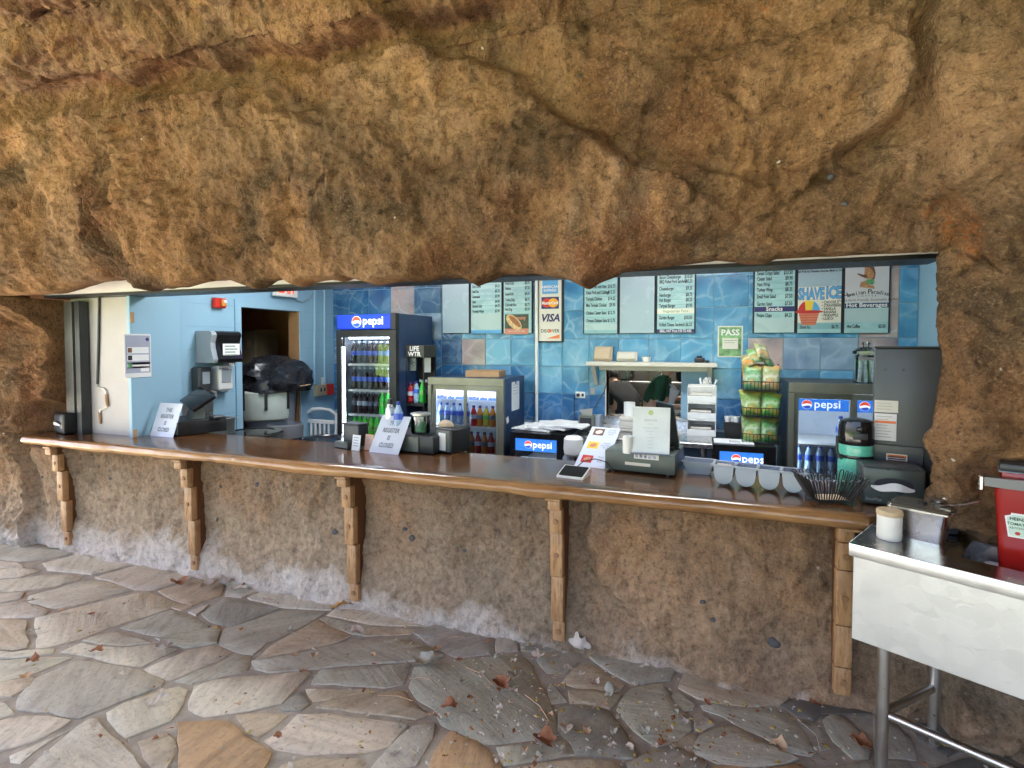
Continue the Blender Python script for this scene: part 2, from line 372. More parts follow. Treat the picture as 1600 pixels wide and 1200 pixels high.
m_film = glassy('plastic_film', (.93, .94, .95), 2.2, .12)

# ------------------------------------------------------------------ rock
PERM = rng.permutation(512); PERM = np.concatenate([PERM, PERM]); GRAD = rng.normal(size=(512, 3)); GRAD /= np.linalg.norm(GRAD, axis=1)[:, None]
def perlin(P):
    I = np.floor(P).astype(int); f = P - I; u = f * f * f * (f * (f * 6 - 15) + 10); I &= 255
    def gr(dx, dy, dz):
        h = PERM[(PERM[(PERM[(I[:, 0] + dx) & 255] + I[:, 1] + dy) & 511] + I[:, 2] + dz) & 511] & 511
        g = GRAD[h]; return g[:, 0] * (f[:, 0] - dx) + g[:, 1] * (f[:, 1] - dy) + g[:, 2] * (f[:, 2] - dz)
    L = lambda a, b, t: a + (b - a) * t
    x00 = L(gr(0, 0, 0), gr(1, 0, 0), u[:, 0]); x10 = L(gr(0, 1, 0), gr(1, 1, 0), u[:, 0])
    x01 = L(gr(0, 0, 1), gr(1, 0, 1), u[:, 0]); x11 = L(gr(0, 1, 1), gr(1, 1, 1), u[:, 0])
    return L(L(x00, x10, u[:, 1]), L(x01, x11, u[:, 1]), u[:, 2])
def fbm(P, s, oc=4, g=.5, ridged=False):
    r = np.zeros(len(P)); a = 1.0; Q = P * s
    for k in range(oc):
        n_ = perlin(Q + 17.3 * k)
        r += a * ((1 - 2.2 * np.abs(n_)) * .5 if ridged else n_); a *= g; Q = Q * 2.03
    return r
def polydist(U, V, pts):
    best = np.full(U.shape, 1e9); sgn = np.zeros(U.shape)
    for (x0, y0), (x1, y1) in zip(pts[:-1], pts[1:]):
        dx, dy = x1 - x0, y1 - y0; L2 = dx * dx + dy * dy
        t = np.clip(((U - x0) * dx + (V - y0) * dy) / L2, 0, 1)
        d = np.hypot(U - x0 - t * dx, V - y0 - t * dy); c = np.sign(dx * (V - y0) - dy * (U - x0))
        m = d < best; best = np.where(m, d, best); sgn = np.where(m, c, sgn)
    return best, sgn
def step(U, V, pts, ap, wp, an, wn, soft=5.0):   # raises the side under/left of the line by ap (fading over wp), the other side by an
    d, s = polydist(U, V, pts); sd = d * s
    k = 1 / (1 + np.exp(-np.clip(sd / soft, -30, 30)))
    return k * ap * np.exp(-(d / wp) ** 1.5) + (1 - k) * an * np.exp(-(d / wn) ** 1.5)
def crease(U, V, pts, a, w_): d, s = polydist(U, V, pts); return a * np.exp(-(d / w_) ** 2)
def bulge(U, V, cx, cy_, rx, ry, a): return a * np.exp(-((U - cx) / rx) ** 2 - ((V - cy_) / ry) ** 2)
def sculpt(U, V):
    h = step(U, V, [(640, 40), (695, 105), (760, 112), (820, 142), (880, 196), (950, 234), (1002, 266)], 0.081, 120, -0.031, 60, 3.5)
    h += step(U, V, [(1002, 266), (988, 320), (975, 400), (940, 440)], 0.068, 70, -0.019, 60, 7.0)
    h += step(U, V, [(1410, 0), (1400, 60), (1392, 125), (1396, 150), (1372, 205), (1335, 240), (1270, 290)], 0.074, 120, -0.087, 34, 3.5)
    h += step(U, V, [(1425, 60), (1420, 115), (1428, 200), (1434, 300), (1470, 345), (1492, 380)], -0.019, 40, 0.099, 150, 5.6)
    h += crease(U, V, [(90, 140), (160, 126), (230, 131), (330, 118), (480, 98), (570, 76), (690, 42), (800, 20)], -.13, 22)
    h += step(U, V, [(60, 100), (160, 112), (240, 112), (330, 60), (500, 60), (600, 40), (760, 0)], 0.000, 40, 0.045, 80, 6.3)
    h += step(U, V, [(60, 180), (200, 165), (320, 122), (390, 132), (470, 195), (520, 205), (660, 90)], 0.062, 60, -0.031, 30, 3.5)
    h += step(U, V, [(0, 150), (14, 230), (34, 300), (38, 400), (24, 480), (40, 560)], -.10, 190, .03, 60, 5)
    h += step(U, V, [(940, 760), (920, 830), (932, 880), (972, 936), (1022, 978), (1062, 1014)], -0.031, 70, 0.043, 130, 3.5)
    h += step(U, V, [(690, 130), (700, 200), (715, 300), (700, 340)], -0.019, 50, 0.037, 60, 5.6)
    h += step(U, V, [(460, 340), (455, 400), (470, 440)], 0.000, 20, 0.031, 50, 4.2)
    h += step(U, V, [(310, 350), (300, 400), (280, 440)], 0.028, 50, -0.019, 30, 4.2)
    h += step(U, V, [(800, 300), (905, 330), (950, 380), (935, 440)], -0.031, 40, 0.000, 20, 4.2)
    h += crease(U, V, [(1000, 240), (1100, 270), (1180, 300), (1270, 295)], -.035, 7)
    h += crease(U, V, [(350, 335), (420, 340), (480, 350), (540, 352)], -.02, 4)
    h += step(U, V, [(400, 150), (440, 170), (500, 165), (520, 200), (580, 190)], 0.031, 35, -0.019, 20, 2.8)
    for b in ((820, 290, 90, 130, .07), (1180, 210, 190, 150, .06), (560, 300, 120, 110, .06), (200, 330, 120, 110, .06), (1530, 250, 70, 160, .05),
              (1120, 890, 150, 110, .05), (70, 60, 70, 40, .10), (135, 120, 40, 22, .07), (300, 170, 60, 40, .06), (380, 250, 70, 90, .05), (1060, 330, 70, 60, .04)):
        h += bulge(U, V, *b)
    return h
LIP = [(107, 464), (125, 459), (160, 450), (215, 445), (250, 446), (266, 455), (275, 452), (300, 452), (360, 445), (385, 444), (417, 451), (427, 452), (440, 445), (475, 442), (495, 450), (507, 445),
       (540, 442), (560, 444), (570, 441), (612, 447), (650, 443), (687, 444), (716, 440), (743, 440), (765, 447), (782, 443), (804, 437), (845, 436), (878, 439), (900, 440), (930, 448), (946, 442),
       (977, 432), (1034, 426), (1117, 418), (1183, 419), (1204, 413), (1290, 407), (1380, 404), (1440, 401), (1461, 400)]
lp = [RY(a, b, 2.52) for a, b in LIP]
X0, X1 = -4.87, lp[-1].x
lipx = [X0] + [p.x for p in lp[1:]]; lipz = [p.z for p in lp]; lipz[0] = lipz[-1] = 2.0
lsm = [sum(lipz[max(0, i - 4):i + 5]) / len(lipz[max(0, i - 4):i + 5]) for i in range(len(lipz))]; lipz = [a + .7 * (a - b) if 0 < i < len(lipz) - 4 else a for i, (a, b) in enumerate(zip(lipz, lsm))]
xs = np.concatenate([np.arange(-7.6, -6.6, .12), np.linspace(-6.6, X0, 160)[:-1], np.linspace(X0, X1, 500), np.linspace(X1, 2.1, 110)[1:], np.arange(2.2, 5.2, .1)])
cL, cR = int(np.argmin(abs(xs - X0))), int(np.argmin(abs(xs - X1)))
zlow = np.linspace(-.12, 2.0, 196); rC = int(np.argmin(abs(zlow - .90)))
prof = np.array([(2.52, 2.0), (2.47, 2.1), (2.44, 2.25), (2.42, 2.5), (2.40, 2.8), (2.36, 3.05), (2.22, 3.3), (1.95, 3.52), (1.5, 3.68), (.8, 3.78), (-.2, 3.84), (-1.2, 3.86), (-2.7, 3.92), (-3.05, 4.15), (-3.0, 4.6)])
sl_ = np.concatenate([[0], np.cumsum(np.hypot(*np.diff(prof, axis=0).T))])
su = np.concatenate([np.linspace(0, 2.1, 186)[1:], np.arange(2.14, sl_[-1], .07)])
nr, nc = len(zlow) + len(su), len(xs)
lx = np.interp(xs, lipx, lipz, left=2.0, right=2.0)
Y = np.zeros((nr, nc)); Z = np.zeros((nr, nc)); X = np.tile(xs, (nr, 1)); NY = np.zeros((nr, nc)); NZ = np.zeros((nr, nc))
sm = lambda a, b, t: (lambda q: q * q * (3 - 2 * q))(np.clip((t - a) / (b - a), 0, 1))
for i, z in enumerate(zlow):
    cen = np.full(nc, YW + .055 * sm(.0, .35, z))
    left = 2.80 - .28 * sm(.4, 1.6, z)
    left = left + (2.87 - left) * np.exp(-(np.minimum(xs - X0, 0) / .50) ** 2) * sm(.80, 1.0, z) * (1 - .75 * sm(1.70, 2.0, z))
    right = 2.80 - .12 * sm(.6, .95, z) - .16 * sm(.95, 1.35, z)
    wl = 1 - sm(-4.84, -4.45, xs); wr = sm(.66, .95, xs)
    Y[i] = cen * (1 - wl) * (1 - wr) + left * wl + right * wr; Z[i] = z; NY[i] = -1
for k, s_ in enumerate(su):
    i = len(zlow) + k
    py_ = np.interp(s_, sl_, prof[:, 0]); pz_ = np.interp(s_, sl_, prof[:, 1])
    e = .02; ty = np.interp(s_ + e, sl_, prof[:, 0]) - np.interp(s_ - e, sl_, prof[:, 0]); tz = np.interp(s_ + e, sl_, prof[:, 1]) - np.interp(s_ - e, sl_, prof[:, 1])
    q = math.hypot(ty, tz); Y[i] = py_; q *= 1.0; Z[i] = pz_ + (lx - 2.0) * math.exp(-s_ / .16); NY[i] = -tz / q; NZ[i] = ty / q * float(sm(.05, .6, s_))
iz = len(zlow) - 1; Z[iz] = lx; Y[iz] = np.where((xs > X0) & (xs < X1), 2.52, Y[iz])
P = np.stack([X.ravel(), Y.ravel(), Z.ravel()], 1); U, V = project(P)
U = U + 26 * fbm(P, 2.6, 5, .55); V = V + 26 * fbm(P + 40, 2.6, 5, .55)
H = sculpt(U, V)
low = (P[:, 2] < .93) & (P[:, 0] > X0 - .3) & (P[:, 0] < 1.0)
amp = np.where(low, .36, 1.0)
warp = np.stack([fbm(P, 1.3, 3), fbm(P + 9, 1.3, 3), fbm(P + 21, 1.3, 3)], 1) * .35
Hn = .16 * fbm(P + warp, .75, 4) + .13 * fbm(P + warp, 1.9, 4, .55, True) + .075 * fbm(P + warp * .6, 3.9, 4, .55, True) + .030 * fbm(P + warp * .5, 8.5, 3, .55, True) + .016 * fbm(P, 13, 4, .6) + .007 * fbm(P, 34, 3, .6)
D = np.where(low, H * 1.5, H) + amp * Hn + (1 - amp) * (.022 * fbm(P + warp * .4, 6, 4, .6) + .008 * fbm(P, 28, 3))
fine = .011 * fbm(P + warp * .2, 17, 3, .55, True) + .0065 * fbm(P, 41, 3, .6, True) + .005 * fbm(P, 80, 2, .6) - .022 * np.clip(fbm(P + 31, 11, 3) - .22, 0, 1) - .012 * np.clip(fbm(P + 77, 26, 2) - .25, 0, 1)
fine += .012 * fbm(P * np.array([1.6, 1, .55]) + warp * .5, 12, 3, .6, True)
fine0 = fine.copy()
cn = fbm(P + warp * .8, .9, 5, .55); cm = np.clip(fbm(P + 55, .8, 2) * 4 + .2, 0, 1)
fine -= .045 * np.exp(-(cn / .010) ** 2) * cm; cn2 = fbm(P + warp * .8 + 88, 1.9, 4, .55); fine -= .022 * np.exp(-(cn2 / .012) ** 2) * np.clip(fbm(P + 15, 1.1, 2) * 5, 0, 1)
D = D + np.where(low, .5 * fine0, fine)
Zn = P[:, 2]
mk_ = (1 - sm(-4.86, -4.78, X)) * sm(-5.12, -5.0, X) * sm(.82, .90, Z) * (1 - sm(1.10, 1.24, Z))
rec_ = mk_
hole = (Zn > .80) & (Zn < 2.02) & (P[:, 0] > X0 - .02) & (P[:, 0] < X1 + .02)
D = D.reshape(nr, nc); YY = Y + NY * D; YY = YY * (1 - rec_) + np.maximum(YY, 2.93 + .02 * np.sin(9 * Z + 7 * X)) * rec_; ZZ = Z + NZ * D
XX = X + .03 * fbm(P + 60, 3, 4).reshape(nr, nc)
edge = np.exp(-np.abs(np.minimum(np.abs(xs - X0), np.abs(xs - X1))) / .1)
XX = XX + (np.exp(-((xs - X1) / .10) ** 2) * (.018 * np.sin(Z * 9.0) - .025 * np.exp(-((Z - 1.28) / .05) ** 2)))
YY[iz, cL:cR + 1] = np.clip(YY[iz, cL:cR + 1], 2.40, 2.62)
V3 = [tuple(v) for v in np.stack([XX.ravel(), YY.ravel(), ZZ.ravel()], 1)]
idx = lambda r, c: r * nc + c
Fc = []; FcLow = []
for r in range(nr - 1):
    inh = rC <= r < iz
    for c in range(nc - 1):
        if inh and cL <= c < cR: continue
        Fc.append((idx(r, c), idx(r, c + 1), idx(r + 1, c + 1), idx(r + 1, c)))
g = G(); g.v = V3; g.f = Fc
# the opening is a hole through thick rock: carry its rim inwards
def reveal(loop, ins):
    prev = loop
    for j, f in enumerate(ins):
        cur = []
        for i in prev if j == 0 else range(len(loop)):
            pass
        for k, i0 in enumerate(loop):
            v = Vector(V3[i0]); t = f(v, k); g.v.append(tuple(t)); cur.append(len(g.v) - 1)
        for k in range(len(loop) - 1): g.f.append((prev[k], cur[k], cur[k + 1], prev[k + 1]))
        prev = cur
top = [idx(iz, c) for c in range(cL, cR + 1)]
nz = lambda v, s_: float(perlin(np.array([[v.x * s_, v.y * s_, v.z * s_ + 3.3]]))[0])
reveal(top, [lambda v, k, a=a, b=b: Vector((v.x, v.y + a * (2.74 - v.y), v.z + b * (2.17 - v.z) + .02 * nz(v + Vector((0, a, 0)), 9))) for a, b in ((.15, .05), (.35, .22), (.6, .5), (1.0, 1.0))])
rt = [idx(r, cR) for r in range(rC, iz + 1)]
reveal(rt, [lambda v, k, a=a: Vector((v.x + .24 * a + .025 * nz(v + Vector((a, 0, 0)), 6), v.y + a * .5, v.z)) for a in (.15, .4, .7, 1.0)])
lt_ = [idx(r, cL) for r in range(rC, iz + 1)]
reveal(lt_, [lambda v, k, a=a: Vector((v.x - .02 * a + .012 * nz(v, 6), v.y + a * (max(2.84, v.y + .05) - v.y), v.z)) for a in (.3, .7, 1.0)])
me = bpy.data.meshes.new('rock_wall'); me.from_pydata(g.v, [], g.f); me.shade_smooth(); me.flip_normals() if me.polygons[1000].normal.y > 0 else None
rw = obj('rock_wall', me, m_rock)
tag(rw, 'brown sculpted rock face with overhanging roof around the snack bar opening', 'rock wall')
# dark pebbles set in the rock
PEB = [(524, 831, 12), (632, 791, 11), (644, 841, 10), (709, 872, 6), (726, 860, 6), (829, 867, 11), (632, 827, 7), (472, 765, 9), (402, 758, 9), (240, 745, 9), (172, 748, 6), (187, 782, 7), (146, 752, 6), (350, 830, 9), (340, 812, 7),
       (467, 797, 6), (345, 760, 7), (716, 916, 8), (1209, 1004, 13), (1075, 931, 7), (1098, 941, 6), (1013, 802, 5), (1115, 969, 6), (1199, 246, 7), (1297, 276, 7), (1071, 297, 7), (904, 119, 6), (1018, 363, 7), (1320, 318, 6), (76, 785, 9), (66, 745, 7), (1138, 980, 6)]
yy = YY.ravel()
def rock_y(x, z):
    c = int(np.argmin(abs(xs - x))); col = np.abs(ZZ[:, c] - z) + np.where(np.arange(nr) < len(zlow) + 180, 0, 9); r = int(np.argmin(col)); return YY[r, c]
for (a, b, r_) in PEB[::2] + [(1209, 1004, 13)]:
    q = RY(a, b, 2.6)
    for _ in range(4): q = RY(a, b, rock_y(q.x, q.z))
    s_ = .78 * r_ / F * q.y
    gg = G(); bm = bmesh.new(); bmesh.ops.create_icosphere(bm, subdivisions=2, radius=1)
    for v in bm.verts: v.co = Vector((v.co.x * s_ * random.uniform(.9, 1.1), v.co.y * s_ * .6, v.co.z * s_ * random.uniform(.65, .85)))
    gg.bm(bm); obj('pebble', gg, m_pebble, rw, loc=(q.x, q.y + s_ * .22, q.z), rot=(0, random.uniform(-.6, .6), 0))
# mass of the rock above and behind, so no light leaks into the kitchen from the top
gm = G(); gm.box(-7.7, 5.2, -2.9, 7.9, 4.45, 4.75); gm.box(-7.7, -7.45, 2.7, 7.9, -.1, 4.5); gm.box(2.9, 5.2, -3.1, 7.9, -.1, 4.449)  # right flank is added out of view to block sky light there
gm.box(-7.7, 5.2, 7.7, 7.9, -.1, 4.5)
mass = obj('rock_mass', gm, m_rock, sharp=0); tag(mass, 'rock bulk enclosing the snack bar kitchen from above and behind', 'rock bulk', kind='structure'); struct(mass)
# ------------------------------------------------------------------ ground and flagstones
gr = G(); gr.quad(-900, 900, -900, 900); gr.v = [(v[0], v[2], -.035) for v in gr.v]
ground = struct(obj('ground', gr, m_lawn, sharp=0))
pv = G().box(-9.4, 5.1, -2.6, 3.2, -.05, -.009); pavement = struct(obj('pavement', pv, m_mortar, sharp=0))
ap = G().box(-30, 22, -8.0, -2.605, -.05, -.02).box(-30, -9.405, -2.605, 14, -.05, -.02); struct(obj('path', ap, mk('path_concrete', (.50, .46, .41), .85, var=.12, scale=3)))  # pale path, spread wide out of view to bounce neutral light
COLS = {'L': (0.608, 0.57, 0.452), 'P': (0.575, 0.524, 0.407), 'G': (0.467, 0.455, 0.359), 'T': (0.497, 0.426, 0.302), 'O': (0.476, 0.323, 0.176), 'D': (0.342, 0.336, 0.279), 'M': (0.405, 0.381, 0.311), 'C': (0.608, 0.544, 0.405), 'K': (0.162, 0.156, 0.13)}
# flagstones traced one by one where the photograph shows them: (zoom origin x, y, scale) and outlines
TR = {'A': (0, 840, 3.3333), 'C': (760, 900, 4.0), 'D': (1060, 980, 4.7059), 'P': (0, 0, 1.0), 'B': (380, 840, 3.3333)}
STONES = '''A G -90,35 180,35 420,70 230,110 90,120 -90,100|A L -90,108 90,128 120,150 -90,160|A L 225,130 430,80 705,130 590,165 480,190 250,167|A L -90,170 110,153 215,167 110,200 -90,217|A L -90,227 120,208 260,190 425,198 415,215 280,250 140,270 -90,290
A P 495,205 720,143 1025,197 800,268 700,268 560,220|A L 150,300 280,265 470,218 540,224 685,270 380,350 290,363 140,325|A L -90,294 125,282 108,312 -90,352|A L -90,352 110,327 255,376 230,400 150,413 -90,420|A P 185,415 300,388 700,288 760,277 925,345 870,370 640,440 400,528 330,548 185,573 195,510 175,450
A T -90,428 100,423 140,433 130,480 152,540 138,573 60,586 20,578 -90,572|A T 825,275 1040,213 1165,242 1148,298 1000,350 900,318|A L 1065,205 1200,215 1385,255 1258,308 1172,298 1185,246|A T 892,360 960,337 998,356 940,374|A G 625,465 890,372 1010,412 1095,448 1080,463 860,508 790,503
A L 978,385 1085,347 1020,403|A D 1048,395 1160,321 1290,330 1450,368 1210,457 1110,440|A P 432,532 590,483 785,545 620,558 520,548|A P 310,592 420,545 520,563 640,567 800,557 925,576 730,667 640,658 480,618|A G 805,520 1130,463 1148,482 1128,543 960,568 860,538
A M 1155,475 1465,378 1700,380 1640,425 1390,545 1318,606 1215,583 1142,550|A P 745,680 980,582 1100,558 1215,592 1130,638 880,738 770,698|A G 905,743 1130,652 1220,608 1305,613 1288,688 1040,738 1000,757|A L -90,590 60,597 180,583 285,578 270,600 180,613 -90,628|A L -90,640 280,617 375,622 190,698 -90,775
A C -90,775 110,732 178,727 158,770 60,822 -90,830|A G 98,828 180,733 400,637 700,682 855,742 838,773 480,907 420,937 250,907 90,887|A L -90,828 30,852 72,910 -90,960|A L -90,975 120,928 250,928 375,946 200,1048 -90,1125|A L 45,1130 200,1062 330,1008 350,1000 220,1080 110,1163 60,1158
A P 553,910 640,862 930,772 976,790 928,898 888,948 660,1037 620,1008 562,940|A L 150,1200 330,1042 460,943 500,943 640,1080 740,1200 760,1270 110,1270|A T 722,1060 870,1007 908,1060 912,1130 868,1193 800,1198 752,1140|A P 978,890 1013,770 1110,737 1400,712 1600,692 1617,702 1460,858 1340,888 1060,928|A O 922,960 1060,953 1200,957 1290,1042 1397,1102 1418,1117 1398,1170 1330,1260 935,1260 932,1100
A T 1228,915 1400,908 1500,917 1350,1033 1292,1008|B L 25,310 120,268 300,292 435,320 476,350 458,373 330,368 190,358 40,320|B T 85,620 140,563 380,428 555,510 500,538 250,597 62,632|B G 395,415 430,408 620,452 755,471 620,503 560,493 440,450|B P 435,400 480,363 600,358 860,402 980,430 957,458 760,453 620,438
B T 645,472 700,467 935,477 860,498 620,508|B G 45,640 330,592 540,543 700,528 860,533 980,572 1045,610 900,638 540,657 420,677 130,697 60,678|B M 885,490 1060,428 1200,452 1305,500 1306,598 1100,617 980,558|B G 355,755 403,682 560,668 875,652 827,758 740,777 480,758|B D 193,880 290,803 347,860 298,893 210,898
B T 323,782 640,783 695,795 362,848|B T 373,880 440,848 760,792 838,793 878,850 955,918 900,942 640,908 450,888|B P 113,1050 210,993 280,913 440,908 700,948 855,971 758,1082 640,1112 330,1122 160,1098|B M 773,1080 880,983 1000,963 988,1040 898,1178 700,1238 652,1208|B O 983,1130 1080,1003 1150,1033 1257,1082 1337,1170 1365,1260 962,1260
P G 640,1072 648,1041 700,1033 770,1025 809,1021 829,1036 841,1065 864,1107 870,1146 830,1154 757,1161 690,1130 678,1105 652,1090|B T 193,1180 330,1143 600,1143 637,1162 560,1260 152,1260|C M 57,470 60,400 108,362 188,400 197,463|C D 222,460 205,403 330,423 490,442 380,468 260,468|C M 333,480 540,443 616,510 538,568 480,598 380,598 313,520
C M 645,500 780,453 1000,503 1185,560 1148,647 900,667 862,647 742,578|C T 475,660 550,573 640,533 855,670 838,717 560,688|C G 383,700 402,655 506,780 402,788|C T 513,712 650,703 835,741 768,827 620,787 523,788|C D 453,820 600,803 757,841 848,960 936,1098 918,1137 560,1107 533,1050 452,960
C G 813,830 900,703 1098,673 1178,800 1276,880 1286,960 1198,1017 1060,1057 922,960|C G 1153,740 1200,723 1306,790 1288,827 1212,838|C G 65,1063 420,1024 508,1013 556,1109 340,1148 103,1178|C T 183,1200 350,1163 560,1143 827,1161 876,1260 162,1260|C M 884,1162 1000,1104 1198,1063 1268,1101 1376,1161 1318,1260 902,1260
C M 1303,958 1293,870 1330,853 1424,920 1340,957|D T 5,440 63,303 420,353 700,393 925,442 740,567 480,577 142,517|D G 163,565 350,563 700,583 798,621 947,790 1006,900 968,932 830,917 600,787 330,647 182,600|D G 104,870 152,802 340,728 418,723 600,843 874,960 800,997 560,1027 300,997 132,928|D K 755,570 950,473 1300,563 1417,562 1417,637 1200,637 1050,637 1000,677 872,648
D M 1064,680 1120,642 1200,643 1328,760 1397,840 1398,957 1282,957 1132,828|D M 1003,780 874,663 1010,693 1098,820 1117,878 1042,897|D O 205,1037 300,1008 560,1043 800,1013 898,993 1000,1100 300,1150|D M 1434,640 1600,703 1700,800 1740,960 1452,950|P K 1424,1090 1460,1082 1520,1108 1556,1150 1480,1180 1432,1150
P M 1532,1106 1640,1130 1650,1180 1572,1150|P M 1284,1198 1350,1187 1420,1190 1440,1240 1270,1240|P K 1440,1205 1490,1188 1570,1165 1640,1190 1640,1240 1450,1240|P T 1045,1150 1090,1143 1092,1168 1060,1175'''
def centroid(p): return Vector((sum(q.x for q in p) / len(p), sum(q.y for q in p) / len(p)))
def lay_stone(poly, cc, dz=0.0):
    c2 = centroid(poly); ring = []; m_ = len(poly)
    for k in range(m_):
        a, b = poly[k], poly[(k + 1) % m_]; L = (b - a).length; ns = max(1, int(L / .05)); per = Vector((-(b - a).y, (b - a).x))
        if L < 1e-5: continue
        per.normalize(); bow = random.uniform(-.006, .010) * min(1, L / .3)
        for t in range(ns):
            f = t / ns; q = a.lerp(b, f)
            if t == 0: q = q + (c2 - q).normalized() * random.uniform(.0, .008)
            else: q = q + per * (bow * math.sin(PI * f) + random.uniform(-.0035, .0035))
            ring.append(q)
    th = random.uniform(-.005, .002) + dz; tilt = Vector((random.uniform(-.005, .005), random.uniform(-.005, .005))); g = G(); n_ = len(ring)
    for lv, (ins, z) in enumerate(((0, -.02), (0, th - .003), (.005, th), (None, th))):
        for q in ring:
            d = q - c2; d = d * .55 if ins is None else d * (1 + (.006 - ins) / max(.05, d.length)); g.v.append((d.x, d.y, z + (tilt.dot(d) if lv else 0) + (random.uniform(-.001, .001) if ins is None else 0)))
    g.v.append((0, 0, th + .0005))
    for k in range(n_):
        k2 = (k + 1) % n_
        for lv in range(3): g.f.append((lv * n_ + k, lv * n_ + k2, (lv + 1) * n_ + k2, (lv + 1) * n_ + k))
        g.f.append((3 * n_ + k, 3 * n_ + k2, 4 * n_))
    o = obj('flagstone', g, m_stone, pavement, 40, loc=(c2.x, c2.y, 0)); j = random.uniform(.92, 1.08)
    o.color = tuple(min(1, c * j * random.uniform(.98, 1.02)) for c in COLS[cc]) + (1,)
sites = []
for ln in STONES.replace('\n', '|').split('|'):
    w_ = ln.split(); ox, oy, sc = TR[w_[0]]; poly = []
    for pr_ in w_[2:]: a, b = pr_.split(','); q = RZ(ox + float(a) / sc, oy + float(b) / sc, 0); poly.append(Vector((q.x, q.y)))
    if sum(poly[k].x * poly[(k + 1) % len(poly)].y - poly[(k + 1) % len(poly)].x * poly[k].y for k in range(len(poly))) < 0: poly.reverse()
    poly = [Vector((q.x, min(q.y, 2.86))) for q in poly]
    lay_stone(poly, w_[1]); sites.append((poly, centroid(poly)))
# beyond the frame the paving goes on
tr_pts = [tuple(c) for p, c in sites] + [tuple(q) for p, c in sites for q in p]
fill = []; tries = 0
while tries < 14000 and len(fill) < 210:
    tries += 1; p = (random.uniform(-7.5, 3.4), random.uniform(-2.4, 2.9)); dep = -p[0] * math.sin(TH) + p[1] * math.cos(TH); u_, v_ = project(np.array([[*p, 0.0]]))
    if dep > .2 and -25 < u_[0] < 1625 and v_[0] < 1245: continue
    if all((p[0] - q[0]) ** 2 + (p[1] - q[1]) ** 2 > .40 ** 2 for q in fill) and all((p[0] - q[0]) ** 2 + (p[1] - q[1]) ** 2 > .16 ** 2 for q in tr_pts): fill.append(p)
XY = np.array(fill + tr_pts)
def clip(poly, nx, ny, d):
    out = []
    for i in range(len(poly)):
        a, b = poly[i], poly[(i + 1) % len(poly)]; da, db = a[0] * nx + a[1] * ny - d, b[0] * nx + b[1] * ny - d
        if da <= 0: out.append(a)
        if (da < 0) != (db < 0): t = da / (da - db); out.append((a[0] + t * (b[0] - a[0]), a[1] + t * (b[1] - a[1])))
    return out
for i in range(len(fill)):
    poly = [(-9.4, -2.6), (5.1, -2.6), (5.1, 2.9), (-9.4, 2.9)]
    for j in np.argsort(((XY - XY[i]) ** 2).sum(1))[1:30]:
        dx, dy = XY[j] - XY[i]; L = math.hypot(dx, dy); nx, ny = dx / L, dy / L; mx, my = (XY[i] + XY[j]) / 2
        poly = clip(poly, nx, ny, nx * mx + ny * my - random.uniform(.004, .012))
        if len(poly) < 3: break
    if len(poly) < 3: continue
    P_ = [Vector(q) for q in poly]; P_ = [q for k, q in enumerate(P_) if (q - P_[k - 1]).length > .02]
    if len(P_) > 2: lay_stone(P_, random.choice('LLGPTMGD'))

m_tubelight = mk('lit_diffuser', (.85, .85, .85), .5, emit=(.93, .97, 1.0), es=3.6)
m_tubelight_k = mk('lit_diffuser_kitchen', (.85, .85, .85), .5, emit=(1.0, .95, .86), es=4.5)
# ------------------------------------------------------------------ kitchen shell
kf = G().box(-7.2, 4.2, 2.95, 7.69, -.06, -.002); struct(obj('floor', kf, m_floor, sharp=0))
kc = G().box(-7.2, 4.2, 2.76, 7.69, 2.62, 2.7); struct(obj('ceiling', kc, m_ceil, sharp=0))
for x, y, lab in ((-2.9, 3.75, 'fluorescent ceiling light over the left end of the counter aisle'), (-.2, 3.75, 'fluorescent ceiling light over the right end of the counter aisle'), (-.4, 6.75, 'fluorescent ceiling light in the kitchen behind the hatch')):
    t = thing('ceiling_light', lab, 'ceiling light', (x, y, 2.53), 0, 'fluorescent ceiling lights')
    obj('tray', G().rbox(-.62, .62, -.16, .16, .03, .088, .004, 1), m_white, t); obj('diffuser', G().rbox(-.60, .60, -.14, .14, .0, .0295, .004, 1), m_tubelight_k if y > 5 else m_tubelight, t)
# left wall with the doorway, front part is a flush cupboard door
dw0, dw1, dwh = RX(375, 480, XL).y, RX(467, 487, XL).y, 2.0
g = G(); g.box(XL - .12, XL, 2.95, dw0, 0, 2.62); g.box(XL - .12, XL, dw1, YB, 0, 2.62); g.box(XL - .12, XL, dw0, dw1, dwh, 2.62)
lw = struct(obj('wall_left', g, m_blue, sharp=0))
g = G(); t_ = .014
g.box(XL, XL + t_, dw0 - .07, dw0 + .0, 0, dwh + .07); g.box(XL, XL + t_, dw1, dw1 + .07, 0, dwh + .07); g.box(XL, XL + t_, dw0 + .0005, dw1 - .0005, dwh, dwh + .07)
obj('door_frame', g, m_blue, lw, 0)
g = G().box(XL - .125, XL - .001, dw1 - .022, dw1 - .001, 0, dwh - .001); obj('door_jamb', g, mk('raw_door_edge', (.35, .19, .09), .6), lw, 0)
# painted block joints
g = G()
for zz in np.arange(.2, 2.5, .2):
    for a, b in ((3.34, dw0 - .075), (dw1 + .075, YB - .01)): g.box(XL + .0005, XL + .003, a, b, zz, zz + .004)
bj = obj('block_joint', g, mk('paint_joint', (.20, .385, .55), .5), lw, 0); bj['kind'] = 'stuff'
rwall = struct(obj('wall_right', G().box(XR, XR + .12, 2.95, YB, 0, 2.62), m_blue, sharp=0))
